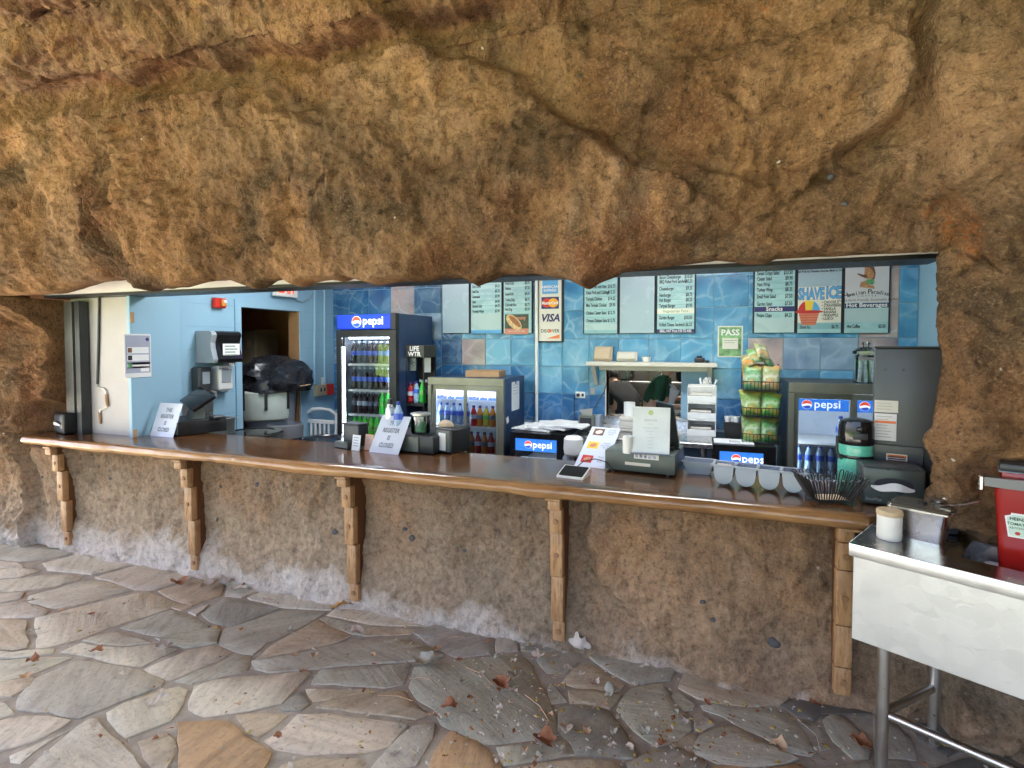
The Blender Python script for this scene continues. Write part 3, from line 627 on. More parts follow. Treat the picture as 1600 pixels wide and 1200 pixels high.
# back wall with serving hatch
hx0, hx1, hz0, hz1 = RY(948, 576, YB).x, RY(1110, 576, YB).x, .93, 1.42
g = G(); g.box(XL - .12, hx0, YB, YB + .14, 0, 2.62); g.box(hx1, XR + .12, YB, YB + .14, 0, 2.62); g.box(hx0, hx1, YB, YB + .14, 0, hz0); g.box(hx0, hx1, YB, YB + .14, hz1, 2.62)
bw = struct(obj('wall_back', g, m_grout, sharp=0))
# tiles: columns measured along the foot of the menu boards, one by one
TB = {'b': (.085, .30, .52), 'd': (.040, .165, .36), 'm': (.16, .40, .60), 's': (.29, .40, .52), 'k': (.47, .36, .35), 'g': (.34, .41, .46), 'n': (.07, .15, .28)}
cols_px = [522, 547, 577, 612, 648, 690, 722, 759, 799, 838, 879, 921, 967, 1014, 1064, 1115, 1169, 1224, 1282, 1341, 1403, 1433]
cx_ = [RY(a, 530, YB).x for a in cols_px]; cx_[0] = XL + .002; cx_[-1] = XR - .001
rows_z = [.02, .29, .575, .86, 1.14, 1.42, 1.70, 1.985, 2.27, 2.56]
TILEMAP = {5: 'dddddnkmbbbbbbbbksskb', 6: 'dddksnmmbbbbbbbbbbbkb', 7: 'dddknnmmbbbbbbbbbbbkb', 8: 'dddknnmmbbbbbbbbbbbkb', 4: 'dddddddbbmbbbbbbmmmmb'}
for r in range(3, len(rows_z) - 1):
    for c in range(len(cx_) - 1):
        x0, x1, z0, z1 = cx_[c] + .003, cx_[c + 1] - .003, rows_z[r] + .003, rows_z[r + 1] - .003
        boxes = [(x0, x1, z0, z1)]
        if x0 < hx1 and x1 > hx0 and z0 < hz1 and z1 > hz0:
            boxes = []
            if x0 < hx0 - .02: boxes.append((x0, hx0 - .003, z0, z1))
            if x1 > hx1 + .02: boxes.append((hx1 + .003, x1, z0, z1))
            if z1 > hz1 + .01: boxes.append((max(x0, hx0), min(x1, hx1), hz1 + .002, z1))
            if z0 < hz0 - .01: boxes.append((max(x0, hx0), min(x1, hx1), z0, hz0 - .002))
        for b in boxes:
            if b[1] - b[0] < .012 or b[3] - b[2] < .012: continue
            w2, h2 = (b[1] - b[0]) / 2, (b[3] - b[2]) / 2
            g = G().rbox(-w2, w2, -.009, -.001, -h2, h2, .0022, 1)
            o = obj('tile', g, m_tile, bw, 0, loc=((b[0] + b[1]) / 2, YB, (b[2] + b[3]) / 2))
            k = TILEMAP.get(r, 'd' * 22)[c]; j = random.uniform(.82, 1.16); o.color = tuple(q * j for q in TB[k]) + (1,)
# hatch lining, sliding panel
g = G(); g.box(hx0 - .012, hx0, YB - .02, YB + .15, hz0, hz1); g.box(hx1, hx1 + .012, YB - .02, YB + .15, hz0, hz1); g.box(hx0, hx1, YB - .02, YB + .15, hz0 - .012, hz0)
obj('hatch_lining', g, m_cream, bw, 0)
px0 = RY(1064, 576, YB).x
o = obj('sliding_panel', G().rbox(px0, hx1 - .002, YB + .05, YB + .075, hz0 + .002, hz1 - .002, .003, 1), m_blue); tag(o, 'light blue sliding panel closing the right half of the kitchen hatch', 'hatch panel')
# kitchen behind the hatch and store room behind the doorway
m_brown = mk('store_brown', (.46, .23, .10), .8, var=.15); m_kit = mk('kitchen_wall', (.46, .41, .34), .7, var=.1)
g = G(); g.box(-2.6, 2.6, 7.2, 7.3, 0, 2.62); g.box(-2.6, -2.5, YB + .14, 7.2, 0, 2.62); g.box(2.5, 2.6, YB + .14, 7.2, 0, 2.62); struct(obj('wall_kitchen', g, m_kit, sharp=0))
g = G(); g.box(-6.4, -6.28, 3.42, 6.6, 0, 2.62); g.box(-6.28, XL - .125, 5.6, 5.7, 0, 2.62); g.box(-6.28, XL - .125, 3.42, 3.5, 0, 2.62); struct(obj('wall_store', g, m_brown, sharp=0))
# roll shutter housing and its guide
hd = thing('shutter_housing', 'white box of the roll shutter under the rock lip', 'shutter', (0, 2.76, 2.028))
obj('cover', G().rbox(X0 - .1, X1 + .12, -.01, .20, .006, .34, .004, 1), m_white, hd)
obj('slot', G().box(X0 - .1, X1 + .12, -.012, .20, -.014, .005), m_black, hd, 0)
m_guide = mk('guide_grey', (.10, .098, .088), .5)
gd = thing('shutter_guide', 'dark grey vertical shutter guide at the left edge of the opening', 'shutter guide', (-4.40, 2.80, ZC))
x_ = [RY(a, 560, 2.80).x + 4.40 for a in (103, 114, 118, 125)]
obj('channel', G().box(x_[0] - .01, x_[1], 0, .07, 0, 1.055), m_guide, gd, 0); obj('channel', G().box(x_[2], x_[3], 0, .07, 0, 1.055), m_char, gd, 0); obj('groove', G().box(x_[1] + .0005, x_[2] - .0005, .03, .07, 0, 1.055), m_black, gd, 0)
wp = obj('side_panel', G().rbox(RY(125, 560, 2.88).x - .10, XL - .002, 2.88, 2.905, .2, 2.05, .003, 1), mk('panel_offwhite', (.50, .47, .45), .6, var=.04)); tag(wp, 'off-white panel beside the shutter guide with a crank hanging on it', 'panel')
ck = thing('shutter_crank', 'grey crank rod with two wooden grips hanging on the white panel', 'crank', tuple(RY(155, 465, 2.87)))
z0 = ck.location
cp = lambda a, b: RY(a, b, 2.87) - z0
obj('rod', G().tube([cp(155, 462), cp(154, 530), cp(152, 600)], .009, 8), m_char, ck)
obj('hook', G().tube([cp(152, 600), cp(153, 605), cp(162, 607), cp(165, 610), cp(166, 616)], .005, 6), m_alu, ck)
obj('hook', G().tube([cp(168, 635), cp(163, 638), cp(157, 640), cp(156, 646)], .004, 6), m_alu, ck)
obj('grip', G().tube([cp(166, 616), cp(167, 626), cp(168, 635)], [.010, .013, .010], 10), m_card, ck)
obj('grip', G().tube([cp(155, 643), cp(156, 652), cp(157, 662)], [.009, .012, .009], 10), m_card, ck)
cd = thing('cupboard_door', 'light blue flush door on the left with a notice pinned on it', 'door', (XL + .003, 2.83, .1))
y1 = RX(278, 560, XL).y - 2.83
obj('leaf', G().rbox(0, .035, 0, y1, 0, 1.93, .004, 1), m_blue, cd); obj('gap', G().box(0, .006, y1, y1 + .012, 0, 1.93), m_ink, cd, 0)
for zz in (.85, 1.75): obj('hinge', G().rbox(.036, .046, .0, .03, zz - .04, zz + .04, .003, 1), m_card, cd)
# ------------------------------------------------------------------ counter slab and its timber brackets
def slab():
    g = G(); st = np.concatenate([np.linspace(-5.08, -4.99, 7), np.linspace(-4.97, .66, 264), np.linspace(.668, .70, 6), np.linspace(.71, .95, 16)])
    n_ = None
    for x in st:
        q = np.array([[x, 0, 0]])
        w_ = .030 * float(fbm(q, 1.1, 3)[0]) + .012 * float(fbm(q, 4.5, 3)[0])
        yf = YC + w_
        if x < -4.99: yf += .16 * (1 - math.sqrt(max(0, 1 - ((-4.99 - x) / .091) ** 2)))
        if x > .665: yf = max(yf, np.interp(x, [.665, .70, .745, .76, .95], [YC, 2.60, 2.715, 2.725, 2.745]))
        th = .074 + .016 * float(fbm(q + 5, 1.7, 3)[0]); b = .010 * float(fbm(q + 8, 3, 3)[0])
        pr = [(3.18, ZC), (2.98, ZC), (yf + .10, ZC), (yf + .045, ZC - .001), (yf + .020, ZC - .005), (yf + .006, ZC - .014), (yf + b, ZC - .028), (yf - .002 + b, ZC - .5 * th), (yf + .010 + b, ZC - .76 * th), (yf + .030, ZC - .95 * th), (yf + .07, ZC - th), (3.18, ZC - th)]
        n_ = len(pr); g.v += [(x, max(p[0], yf - .003) if p[0] < 3 else p[0], p[1]) for p in pr]
    for i in range(len(st) - 1):
        for k in range(n_):
            k2 = (k + 1) % n_; g.f.append((i * n_ + k, i * n_ + k2, (i + 1) * n_ + k2, (i + 1) * n_ + k))
    g.f.append(tuple(range(n_))[::-1]); g.f.append(tuple((len(st) - 1) * n_ + k for k in range(n_)))
    return g
ct = obj('counter_slab', slab(), m_counter, sharp=50); tag(ct, 'long varnished live edge wooden counter slab along the whole opening', 'counter')
BRK = [(-4.735, 'leftmost timber bracket under the end of the counter, near the black napkin box'), (-3.365, 'timber bracket under the counter below the black register on the left'),
       (-2.025, 'timber bracket under the counter left of the second closed register sign'), (-.715, 'timber bracket under the counter below the small card tablet'), (.602, 'rightmost timber bracket, close to the steel condiment table')]
m_plug = mk('timber_plug', (.30, .16, .075), .5, var=.15, scale=20)
for bi, (bx, lab) in enumerate(BRK):
    b = thing('counter_bracket', lab, 'bracket', (bx, YW, 0), 0, 'timber brackets under the counter')
    hw = .034
    blocks = [(.842, .792, .190, 0), (.788, .655, .146, 1), (.650, .415, .116, 1), (.410, .165, .098, 0), (.160, .050, .082, 1)]
    if bi == 4: blocks = [(.842, .78, .150, 0), (.777, .655, .146, 1), (.652, .405, .142, 1), (.402, .215, .138, 0), (.212, .085, .134, 1)]
    obj('cap', G().rbox(-hw - .008, hw + .008, -.20, .02, .8445, .8575, .003, 1), m_corbel, b)
    for z1, z0, d, plug in blocks:
        j = random.uniform(-.003, .003)
        o = obj('block', G().rbox(-hw + j, hw + j, -d, -d + .052, z0, z1, .009, 2), m_corbel, b)
        if plug: obj('plug', G().lathe([(.0, .0), (.0145, 0), (.0145, .004), (.012, .0065), (0, .0068)], 14, Matrix.Translation((j, -d - .0005, (z0 + z1) / 2)) @ Matrix.Rotation(PI / 2, 4, 'X')), m_plug, o)
    poly = []
    for z1, z0, d, _ in blocks: poly += [(-d + .045, z1), (-d + .045, z0)]
    poly = [(-.15, .843)] + poly + [(.06, blocks[-1][1]), (.06, .843)]
    obj('web', G().prismx(poly, -hw + .005, hw - .005), m_corbel_dk, b, 0)

# ------------------------------------------------------------------ drinks coolers
m_navyside = mk('cooler_side_blue', (.020, .050, .135), .35, var=.12)
m_cool_in = mk('cooler_lining', (.62, .66, .72), .5, var=.04)
m_led = mk('led_strip', (1, 1, 1), .4, emit=(.80, .90, 1.0), es=4.0)
m_sign = N('lit_blue_sign')
_v = m_sign.coord(kind='Generated'); _sx = m_sign.n('SeparateXYZ'); m_sign.l(_v, _sx.inputs[0])
m_sign.set(Base_Color=(.01, .03, .25), Roughness=.25, Emission_Color=m_sign.ramp(_sx.outputs[0], [(0, (.006, .018, .26)), (.5, (.010, .045, .62)), (1, (.005, .015, .26))]), Emission_Strength=.22); m_sign = m_sign.m
m_sign2 = mk('lit_sky_sign', (.02, .12, .40), .3, emit=(.04, .20, .75), es=.13)
m_logo_w = mk('lit_white_print', (.85, .86, .9), .4, emit=(.9, .93, 1), es=.14); m_logo_r = mk('lit_red_print', (.75, .06, .04), .4, emit=(.9, .12, .06), es=.10); m_logo_b = mk('lit_blue_print', (.02, .07, .40), .4, emit=(.02, .10, .6), es=.10)
def globe(par, x, y, z, R, tilt=-.35):
    def P(a, r=1.0): return (x + R * r * math.cos(a + tilt), z + R * r * math.sin(a + tilt))
    flat = lambda pts, yy: G().add([(p[0], yy, p[1]) for p in pts], [tuple(range(len(pts)))])
    w_ = obj('logo_disc', flat([P(2 * PI * k / 28, 1.06) for k in range(28)], y), m_logo_w, par, 0)
    up = [P(math.radians(a)) for a in range(18, 201, 10)]
    wv = [(-.70, -.18), (-.35, .10), (0, .28), (.45, .36)]
    up += [(x + R * (q[0] * math.cos(tilt) - q[1] * math.sin(tilt)), z + R * (q[0] * math.sin(tilt) + q[1] * math.cos(tilt))) for q in wv]
    obj('logo_cap', flat(up, y - .0015), m_logo_r, w_, 0)
    dn = [P(math.radians(a)) for a in range(222, 351, 9)]
    wv = [(.55, -.02), (.2, -.16), (-.2, -.40), (-.5, -.62)]
    dn += [(x + R * (q[0] * math.cos(tilt) - q[1] * math.sin(tilt)), z + R * (q[0] * math.sin(tilt) + q[1] * math.cos(tilt))) for q in wv]
    obj('logo_base', flat(dn, y - .0015), m_logo_b, w_, 0)
# bottles
def bottle_proto(name, liquid, cap, label, h=.225, r=.0325, band=None, sport=False):
    t = bpy.data.objects.new(name, None); C.objects.link(t)
    pr = [(r * .7, 0), (r * .96, .006), (r, .03), (r * .93, .05), (r, .07), (r, h * .56), (r * .92, h * .64), (r * .62, h * .78), (r * .42, h * .86), (r * .40, h * .90)]
    obj('body', G().lathe(pr, 12), liquid, t, 60)
    obj('cap', G().lathe([(r * .44, h * .895), (r * .46, h * .90), (r * .46, h * .985), (r * .36, h)], 10), cap, t)
    z0, z1 = (h * .36, h * .56) if band is None else (h * band[0], h * band[1])
    obj('label', G().lathe([(r * 1.015, z0), (r * 1.015, z1)], 12), label, t)
    return t
m_cola = mk('cola', (.035, .020, .022), .10); m_green = mk('green_soda', (.03, .42, .04), .12, emit=(.02, .4, .03), es=.02); m_water = mk('water_bottle', (.36, .50, .68), .08, var=.25, scale=30)  # green soda has a faint glow, light put into its colour
m_lbl_b = mk('label_blue', (.06, .13, .60), .4, var=.3, scale=40); m_lbl_k = mk('label_dark', (.16, .17, .22), .4, var=.6, scale=50); m_lbl_g = mk('label_green', (.14, .45, .07), .4, var=.3, scale=40); m_lbl_w = mk('label_pale', (.5, .55, .62), .4, var=.3, scale=40)
m_cap_g = mk('cap_grey', (.42, .46, .54), .4); m_cap_b = mk('cap_blue', (.015, .05, .30), .4); m_cap_gr = mk('cap_green', (.20, .55, .10), .4); m_cap_p = mk('cap_purple', (.10, .03, .16), .4)
m_red_l = mk('red_drink', (.42, .02, .03), .15); m_or_l = mk('orange_drink', (.60, .20, .03), .15); m_yel_l = mk('yellow_drink', (.62, .48, .06), .15)
PB = dict(cola=bottle_proto('soda_bottle', m_cola, m_cap_g, m_lbl_b), diet=bottle_proto('soda_bottle', m_cola, m_cap_g, m_lbl_k), lime=bottle_proto('soda_bottle', m_green, m_cap_gr, m_lbl_g),
          zero=bottle_proto('soda_bottle', mk('dark_soda', (.035, .012, .02), .12), m_cap_g, m_lbl_w), water=bottle_proto('water_bottle', m_water, m_cap_b, m_lbl_b, .215, .032, (.44, .64)),
          tea=bottle_proto('tea_bottle', m_red_l, m_cap_p, m_lbl_w, .20, .033), juice=bottle_proto('juice_bottle', m_or_l, m_cap_p, m_lbl_k, .20, .033), lemon=bottle_proto('juice_bottle', m_yel_l, m_cap_g, m_lbl_g, .20, .033))
used = set()
def put_bottle(kind, x, y, z, label, cat, group):
    p = PB[kind]
    if kind not in used: used.add(kind); b = p
    else: b = dup(p)
    b.location = (x, y, z); b.rotation_euler = (0, 0, random.uniform(0, 6)); tag(b, label, cat, group); return b
# tall cooler
tx0, tx1, ty0, ty1, tz1 = -3.462, -2.775, 4.42, 5.15, 1.943
tc = thing('tall_drinks_cooler', 'tall blue drinks cooler with a lit header and four shelves of bottles', 'cooler', (tx0, ty0, 0)); W = tx1 - tx0; Dp = ty1 - ty0
g = G(); g.box(0, .03, .06, Dp, .02, tz1); g.box(W - .03, W, .06, Dp, .02, tz1); g.box(.0301, W - .0301, Dp - .03, Dp, .02, tz1); g.box(.0301, W - .0301, .06, Dp - .0301, tz1 - .03, tz1); g.box(.0301, W - .0301, .06, Dp - .0301, .02, .3)
obj('cabinet', g, m_navyside, tc, 0)
g = G(); g.box(.0302, .034, .065, Dp - .034, .3, 1.78); g.box(W - .034, W - .0302, .065, Dp - .034, .3, 1.78); g.box(.034, W - .034, Dp - .034, Dp - .0302, .3, 1.78)
obj('lining', g, m_cool_in, tc, 0)
sg = obj('header_sign', G().rbox(.006, W - .055, .0, .06, 1.795, 1.935, .006, 1), m_sign, tc)
obj('header_edge', G().rbox(W - .054, W + .004, -.004, .06, 1.785, tz1 + .004, .004, 1), m_black, tc)
g = G(); g.box(0, .055, 0, .058, .1, 1.782); g.box(W - .075, W, 0, .058, .1, 1.782); g.box(.0551, W - .0751, 0, .058, 1.715, 1.782); g.box(.0551, W - .0751, 0, .058, .1, .30)
obj('door', g, m_black, tc, 0)
obj('glass', G().box(.0552, W - .0752, .02, .026, .301, 1.7149), m_glass, tc, 0)
obj('led_strip', G().box(.062, .078, .036, .046, .34, 1.62), mk('led_base', (.05, .05, .06), .4), tc, 0)
g = G()
for zz in np.arange(.36, 1.62, .0235): g.box(.064, .076, .030, .0358, zz, zz + .012)
_l = obj('led', g, m_led, tc, 0); _l['kind'] = 'stuff'
g = G(); g.box(W - .09, W - .08, .06, .07, .34, 1.66); g.box(.10, W - .1, .07, .08, 1.70, 1.712); obj('lamp', g, m_led, tc, 0)
globe(sg, .245, -.0035, 1.866, .052); text('lettering', sg, m_logo_w, 'pepsi', .115, .315, -.0035, 1.838, bold=.012)
SH = [1.452, 1.192, .945, .70]
for zz in SH[:]:
    g = G(); g.box(.085, W - .095, .065, .078, zz - .022, zz - .001)
    for k in range(12): g.box(.10 + k * .042, .104 + k * .042, .079, Dp - .04, zz - .008, zz - .002)
    obj('shelf', g, m_plastic_w, tc, 0)
rowkinds = [['cola'] * 8, ['cola'] * 8, ['diet', 'zero', 'zero', 'diet', 'diet', 'lime', 'lime', 'lime'], ['lime'] * 8]
rn = ['top', 'second', 'third', 'bottom']; kn = {'cola': 'blue labelled dark soda bottle', 'diet': 'dark labelled soda bottle', 'zero': 'pale labelled dark soda bottle', 'lime': 'green soda bottle'}
for r, zz in enumerate(SH):
    for c in range(8):
        for d in range(3 if r == 0 else 2):
            k = rowkinds[r][c]
            lab = f'{kn[k]}, {"front" if d == 0 else "rear"} rows, {rn[r]} shelf of tall cooler'
            put_bottle(k, tx0 + .125 + c * .0655 + random.uniform(-.003, .003), ty0 + .12 + d * .078, zz, lab, 'bottle', f'{kn[k]}s, {"front" if d == 0 else "rear"}, {rn[r]} shelf of the tall cooler')
# lower two door coolers
def low_cooler(name, lab, x0, y0, wd, dp, z1, side, fr, knd):
    t = thing(name, lab, 'cooler', (x0, y0, 0), 0)
    g = G(); g.box(0, .03, .05, dp, .05, z1 - .03); g.box(wd - .03, wd, .05, dp, .05, z1 - .03); g.box(.0301, wd - .0301, dp - .03, dp, .05, z1 - .03); g.box(0, wd, .05, dp, z1 - .0299, z1); g.box(.0301, wd - .0301, .05, dp - .0301, .05, .2)
    obj('cabinet', g, side, t, 0)
    g = G(); g.box(.0302, .034, .06, dp - .034, .2, z1 - .09); g.box(wd - .034, wd - .0302, .06, dp - .034, .2, z1 - .09); g.box(.034, wd - .034, dp - .034, dp - .0302, .2, z1 - .09); obj('lining', g, m_cool_in, t, 0)
    g = G(); g.rbox(0, wd, 0, .049, z1 - .075, z1, .004, 1); g.rbox(0, .04, 0, .049, .05, z1 - .0755, .004, 1); g.rbox(wd - .05, wd, 0, .049, .05, z1 - .0755, .004, 1); g.box(.0401, wd - .0501, 0, .049, .05, .22); obj('face_frame', g, fr, t)
    mid = wd * .5
    for k, (a, b, yy) in enumerate(((.042, mid + .006, .026), (mid - .012, wd - .052, .006))):
        g = G(); s_ = .028
        g.box(a, a + s_, yy, yy + .016, .225, z1 - .078); g.box(b - s_, b, yy, yy + .016, .225, z1 - .078); g.box(a + s_, b - s_, yy, yy + .016, z1 - .12, z1 - .078); g.box(a + s_, b - s_, yy, yy + .016, .225, .25)
        dr = obj('sliding_door', g, fr, t, 0)
        obj('glass', G().box(a + s_, b - s_, yy + .006, yy + .010, .25, z1 - .1201), m_glass_low, dr, 0)
        sx0, sx1 = a + s_ + .004, b - s_ - .004; sz0, sz1 = z1 - .212, z1 - .125
        sgn = obj('lit_sign', G().box(sx0, sx1, .056, .064, sz0, sz1), m_sign2, t, 0)
        R = .033; globe(sgn, sx0 + .055, .054, (sz0 + sz1) / 2 + .002, R); text('lettering', sgn, m_logo_w, 'pepsi', .085, sx0 + .102, .054, (sz0 + sz1) / 2 - .020, bold=.012)
    obj('lamp', G().box(.05, wd - .06, .07, .085, z1 - .112, z1 - .1), m_led, t, 0); obj('lamp', G().box(.037, .049, .07, .08, .3, z1 - .16), m_led, t, 0)  # the upright side strip is an added light to brighten the inside
    shz = z1 - .47
    obj('shelf', G().box(.04, wd - .04, .07, dp - .05, shz - .016, shz), m_plastic_w, t, 0)
    return t, shz
lc, sh1 = low_cooler('two_door_cooler', 'low two door drinks cooler with a cardboard box on top, left of the hatch', -2.522, 4.582, .793, .60, 1.325, m_navyside, m_champ, 0)
for c in range(5): put_bottle('water', -2.44 + c * .07, 4.70, .855, 'clear water bottle on the upper shelf of the low left cooler', 'bottle', 'water bottles in the low left cooler')
for c in range(5): put_bottle(['tea', 'juice', 'lemon', 'juice', 'lemon'][c], -2.08 + c * .066, 4.69, .855, ['red tea bottle in the low left cooler', 'orange juice bottle beside the red tea in the low left cooler', 'yellow juice bottle between two orange ones in the low left cooler', 'orange juice bottle next to the rightmost yellow one, low left cooler', 'rightmost yellow juice bottle, upper shelf of the low left cooler'][c], 'bottle', 'juices in the low left cooler')
for c in range(10): put_bottle(['tea', 'juice'][c % 2] if c > 4 else 'zero', -2.44 + c * .068, 4.68, .60, ('purple capped juice bottle' if c > 4 else 'dark soda bottle') + ' on the lower shelf of the low left cooler', 'bottle', ('juices' if c > 4 else 'dark sodas') + ' on the lower shelf of the low left cooler')
obj('shelf', G().box(.04, .75, .07, .55, .584, .598), m_plastic_w, lc, 0)
rc, sh2 = low_cooler('two_door_cooler', 'low two door drinks cooler behind the green flask, right of the hatch', .615, 4.47, .86, .62, 1.357, m_char, m_champ, 0)
for c in range(9): put_bottle('water', .70 + c * .075, 4.60, .66, 'clear water bottle with blue cap on the lower shelf of the right cooler', 'bottle', 'water bottles on the lower shelf of the right cooler')
for c in range(2): put_bottle('water', .985 + c * .07, 4.60, sh2, 'clear water bottle on the upper shelf of the right cooler', 'bottle', 'water bottles on the upper shelf of the right cooler')
obj('shelf', G().box(.04, .82, .07, .55, .642, .658), m_plastic_w, rc, 0)
# small under counter coolers
def mini(lab, x0, y0, wd, z1):
    t = thing('small_cooler', lab, 'cooler', (x0, y0, 0), 0)
    g = G(); dp = .62
    g.box(0, .03, .03, dp, .05, z1); g.box(wd - .03, wd, .03, dp, .05, z1); g.box(.0301, wd - .0301, dp - .03, dp, .05, z1); g.box(.0301, wd - .0301, .03, dp - .0301, z1 - .04, z1); obj('cabinet', g, m_black, t, 0)
    g = G(); g.box(0, .045, 0, .029, .05, z1); g.box(wd - .085, wd, 0, .029, .05, z1); g.box(.0451, wd - .0851, 0, .029, z1 - .05, z1); obj('door', g, m_blackg, t, 0)
    obj('lining', G().box(.031, wd - .031, dp - .04, dp - .031, .1, z1 - .05), m_cool_in, t, 0)
    sgn = obj('lit_sign', G().box(.046, wd - .086, .014, .022, z1 - .16, z1 - .052), m_sign2, t, 0)
    globe(sgn, .165, .012, z1 - .103, .032); text('lettering', sgn, m_logo_w, 'pepsi', .085, .205, .012, z1 - .128, bold=.012)
    obj('glass', G().box(.046, wd - .086, .016, .02, .1, z1 - .1601), m_glass, t, 0)
    obj('shelf', G().box(.035, wd - .035, .04, dp - .05, z1 - .30, z1 - .29), m_plastic_w, t, 0)
    obj('lamp', G().box(.05, wd - .09, .035, .045, z1 - .05, z1 - .042), m_led, t, 0)
    return t
m1 = mini('small black cooler under the folded towels, beside the low left cooler', -1.60, 4.40, .51, .868)
m2 = mini('small black cooler below the chip rack', .085, 4.40, .44, .868)
for c in range(4):
    o = obj('food_cup', G().lathe([(.03, 0), (.038, .05), (.04, .052), (.0, .056)], 12), m_plastic_w, loc=(-1.50 + c * .085, 4.50, .58)); tag(o, 'white cup of food inside the small cooler on the left', 'cup', 'cups in the left small cooler')
for c in range(3):
    o = obj('wrapped_sandwich', G().rbox(-.04, .04, -.04, .04, 0, .07, .015), [m_lbl_g, m_lbl_w, m_lbl_w][c], loc=(.19 + c * .085, 4.50, .58)); tag(o, ['green wrapped snack at the left in the small cooler under the chips', 'pale wrapped snack in the small cooler under the chips', 'pale wrapped snack in the small cooler under the chips'][c], 'snack', 'snacks in the right small cooler')
# cardboard box, paper list and blank sticker on the low left cooler
bx = thing('cardboard_box', 'flat brown cardboard box lying on top of the low left cooler', 'box', (-2.02, 4.85, 1.326), .12)
obj('body', G().rbox(-.17, .17, -.13, .13, 0, .055, .003, 1), m_card, bx); obj('flap', G().rbox(-.172, .172, -.132, .132, .0555, .062, .002, 1), m_card, bx)
pl = thing('paper_list', 'white paper list clipped on the dark side of the low left cooler', 'paper', (-1.726, 4.90, 1.0))
obj('sheet', G().box(0, .002, -.11, .11, 0, .28), m_paper, pl, 0); obj('clip', G().rbox(.002, .008, -.012, .012, .255, .30, .002, 1), m_cap_b, pl)
g = G()
for zz in (.22, .245, .19, .16): g.box(.0022, .003, -.07, .05 + .03 * random.random(), zz, zz + .004)
obj('writing', g, mk('faint_writing', (.35, .36, .42), .8), pl, 0)
st = obj('sticker', G().rbox(0, .002, -.03, .03, -.03, .03, .0008, 1, Matrix.Rotation(.25, 4, 'X')), m_paper, loc=(-1.728, 4.68, .93)); tag(st, 'small tilted white sticker low on the side of the low left cooler', 'sticker')
# narrow drinks rack with the black header
lr = thing('drinks_rack', 'narrow black display rack with the lettered header, right of the tall cooler', 'rack', (-2.785, 4.60, 0))
lw_, ld_ = .215, .26
hb = obj('header', G().rbox(0, lw_, 0, ld_, 1.515, 1.635, .003, 1), mk('header_olive', (.045, .045, .034), .5), lr)
text('lettering', hb, m_paper, 'LIFE', .062, .108, -.0015, 1.582, 'CENTER', bold=.02); text('lettering', hb, m_paper, 'WTR', .062, .108, -.0015, 1.527, 'CENTER', bold=.02)
for z in (.35, .80, 1.06):
    obj('shelf', G().rbox(0, lw_, 0, ld_, z - .03, z, .003, 1), m_black, lr)
for x, y in ((.004, .004), (lw_ - .014, .004), (.004, ld_ - .014), (lw_ - .014, ld_ - .014)): obj('post', G().box(x, x + .01, y, y + .01, 0, 1.514), m_black, lr, 0)
obj('back_panel', G().box(.0145, lw_ - .0145, ld_ - .012, ld_ - .006, .3, 1.514), m_black, lr, 0)
obj('card', G().box(.02, .09, .06, .064, 1.38, 1.51), m_steel, lr, 0); obj('card', G().box(.12, .20, .16, .164, 1.36, 1.51), m_paper, lr, 0)
rk = [('tea', 'red'), ('water', 'clear'), ('lime', 'green'), ('juice', 'orange'), ('zero', 'dark'), ('diet', 'dark labelled')]
for i, (k, nm) in enumerate(rk): put_bottle(k, -2.785 + .04 + (i % 3) * .066, 4.645 + (i // 3) * .08, 1.062, f'{nm} drink bottle on the upper shelf of the narrow black rack', 'bottle', None)
# ------------------------------------------------------------------ menu boards on the tiles
def menu_mat():
    n = N('menu_print'); v = n.coord((1.0, 1, 4.0)); f = n.noise(v, 3.0, 5, .6, 1.4)
    w_ = n.ramp(n.noise(n.coord((1.6, 1, 6)), 3.2, 6, .6, 1.5), [(.60, 0.0), (.72, .7)])
    c = n.ramp(f, [(.3, (.26, .47, .52)), (.55, (.36, .57, .60)), (.75, (.46, .64, .66))]); n.set(Base_Color=n.mix(w_, c, (.62, .75, .78)), Roughness=.28); return n.m
m_menu = menu_mat(); m_blank = mk('blank_panel', (.36, .47, .55), .25, var=.05, scale=2); m_menu_pale = mk('menu_pale', (.42, .56, .58), .3, var=.08, scale=2); m_band = mk('menu_band', (.24, .45, .50), .3, var=.06, scale=5)
m_art_bl = mk('print_sky_blue', (.10, .36, .68), .5, var=.05); m_art_y = mk('print_yellow', (.80, .55, .05), .5); m_art_r = mk('print_red', (.52, .025, .03), .5); m_art_cup = mk('print_cup', (.58, .20, .12), .5, var=.1); m_art_cr = mk('print_cream', (.70, .68, .60), .5, var=.03)
m_print_o = mk('print_orange', (.85, .22, .06), .5); m_print_br = mk('print_brown', (.17, .075, .035), .6, var=.3, scale=60); m_print_gr = mk('print_green', (.10, .30, .13), .6, var=.5, scale=50); m_dkgreen = mk('print_dark_green', (.06, .08, .05), .6, var=.3, scale=30); m_print_sal = mk('print_salmon', (.60, .24, .16), .6, var=.1); m_bun = mk('print_bun', (.66, .46, .22), .6, var=.35, scale=50); m_sausage = mk('print_sausage', (.32, .13, .05), .6, var=.4, scale=60)
YM = YB - .035
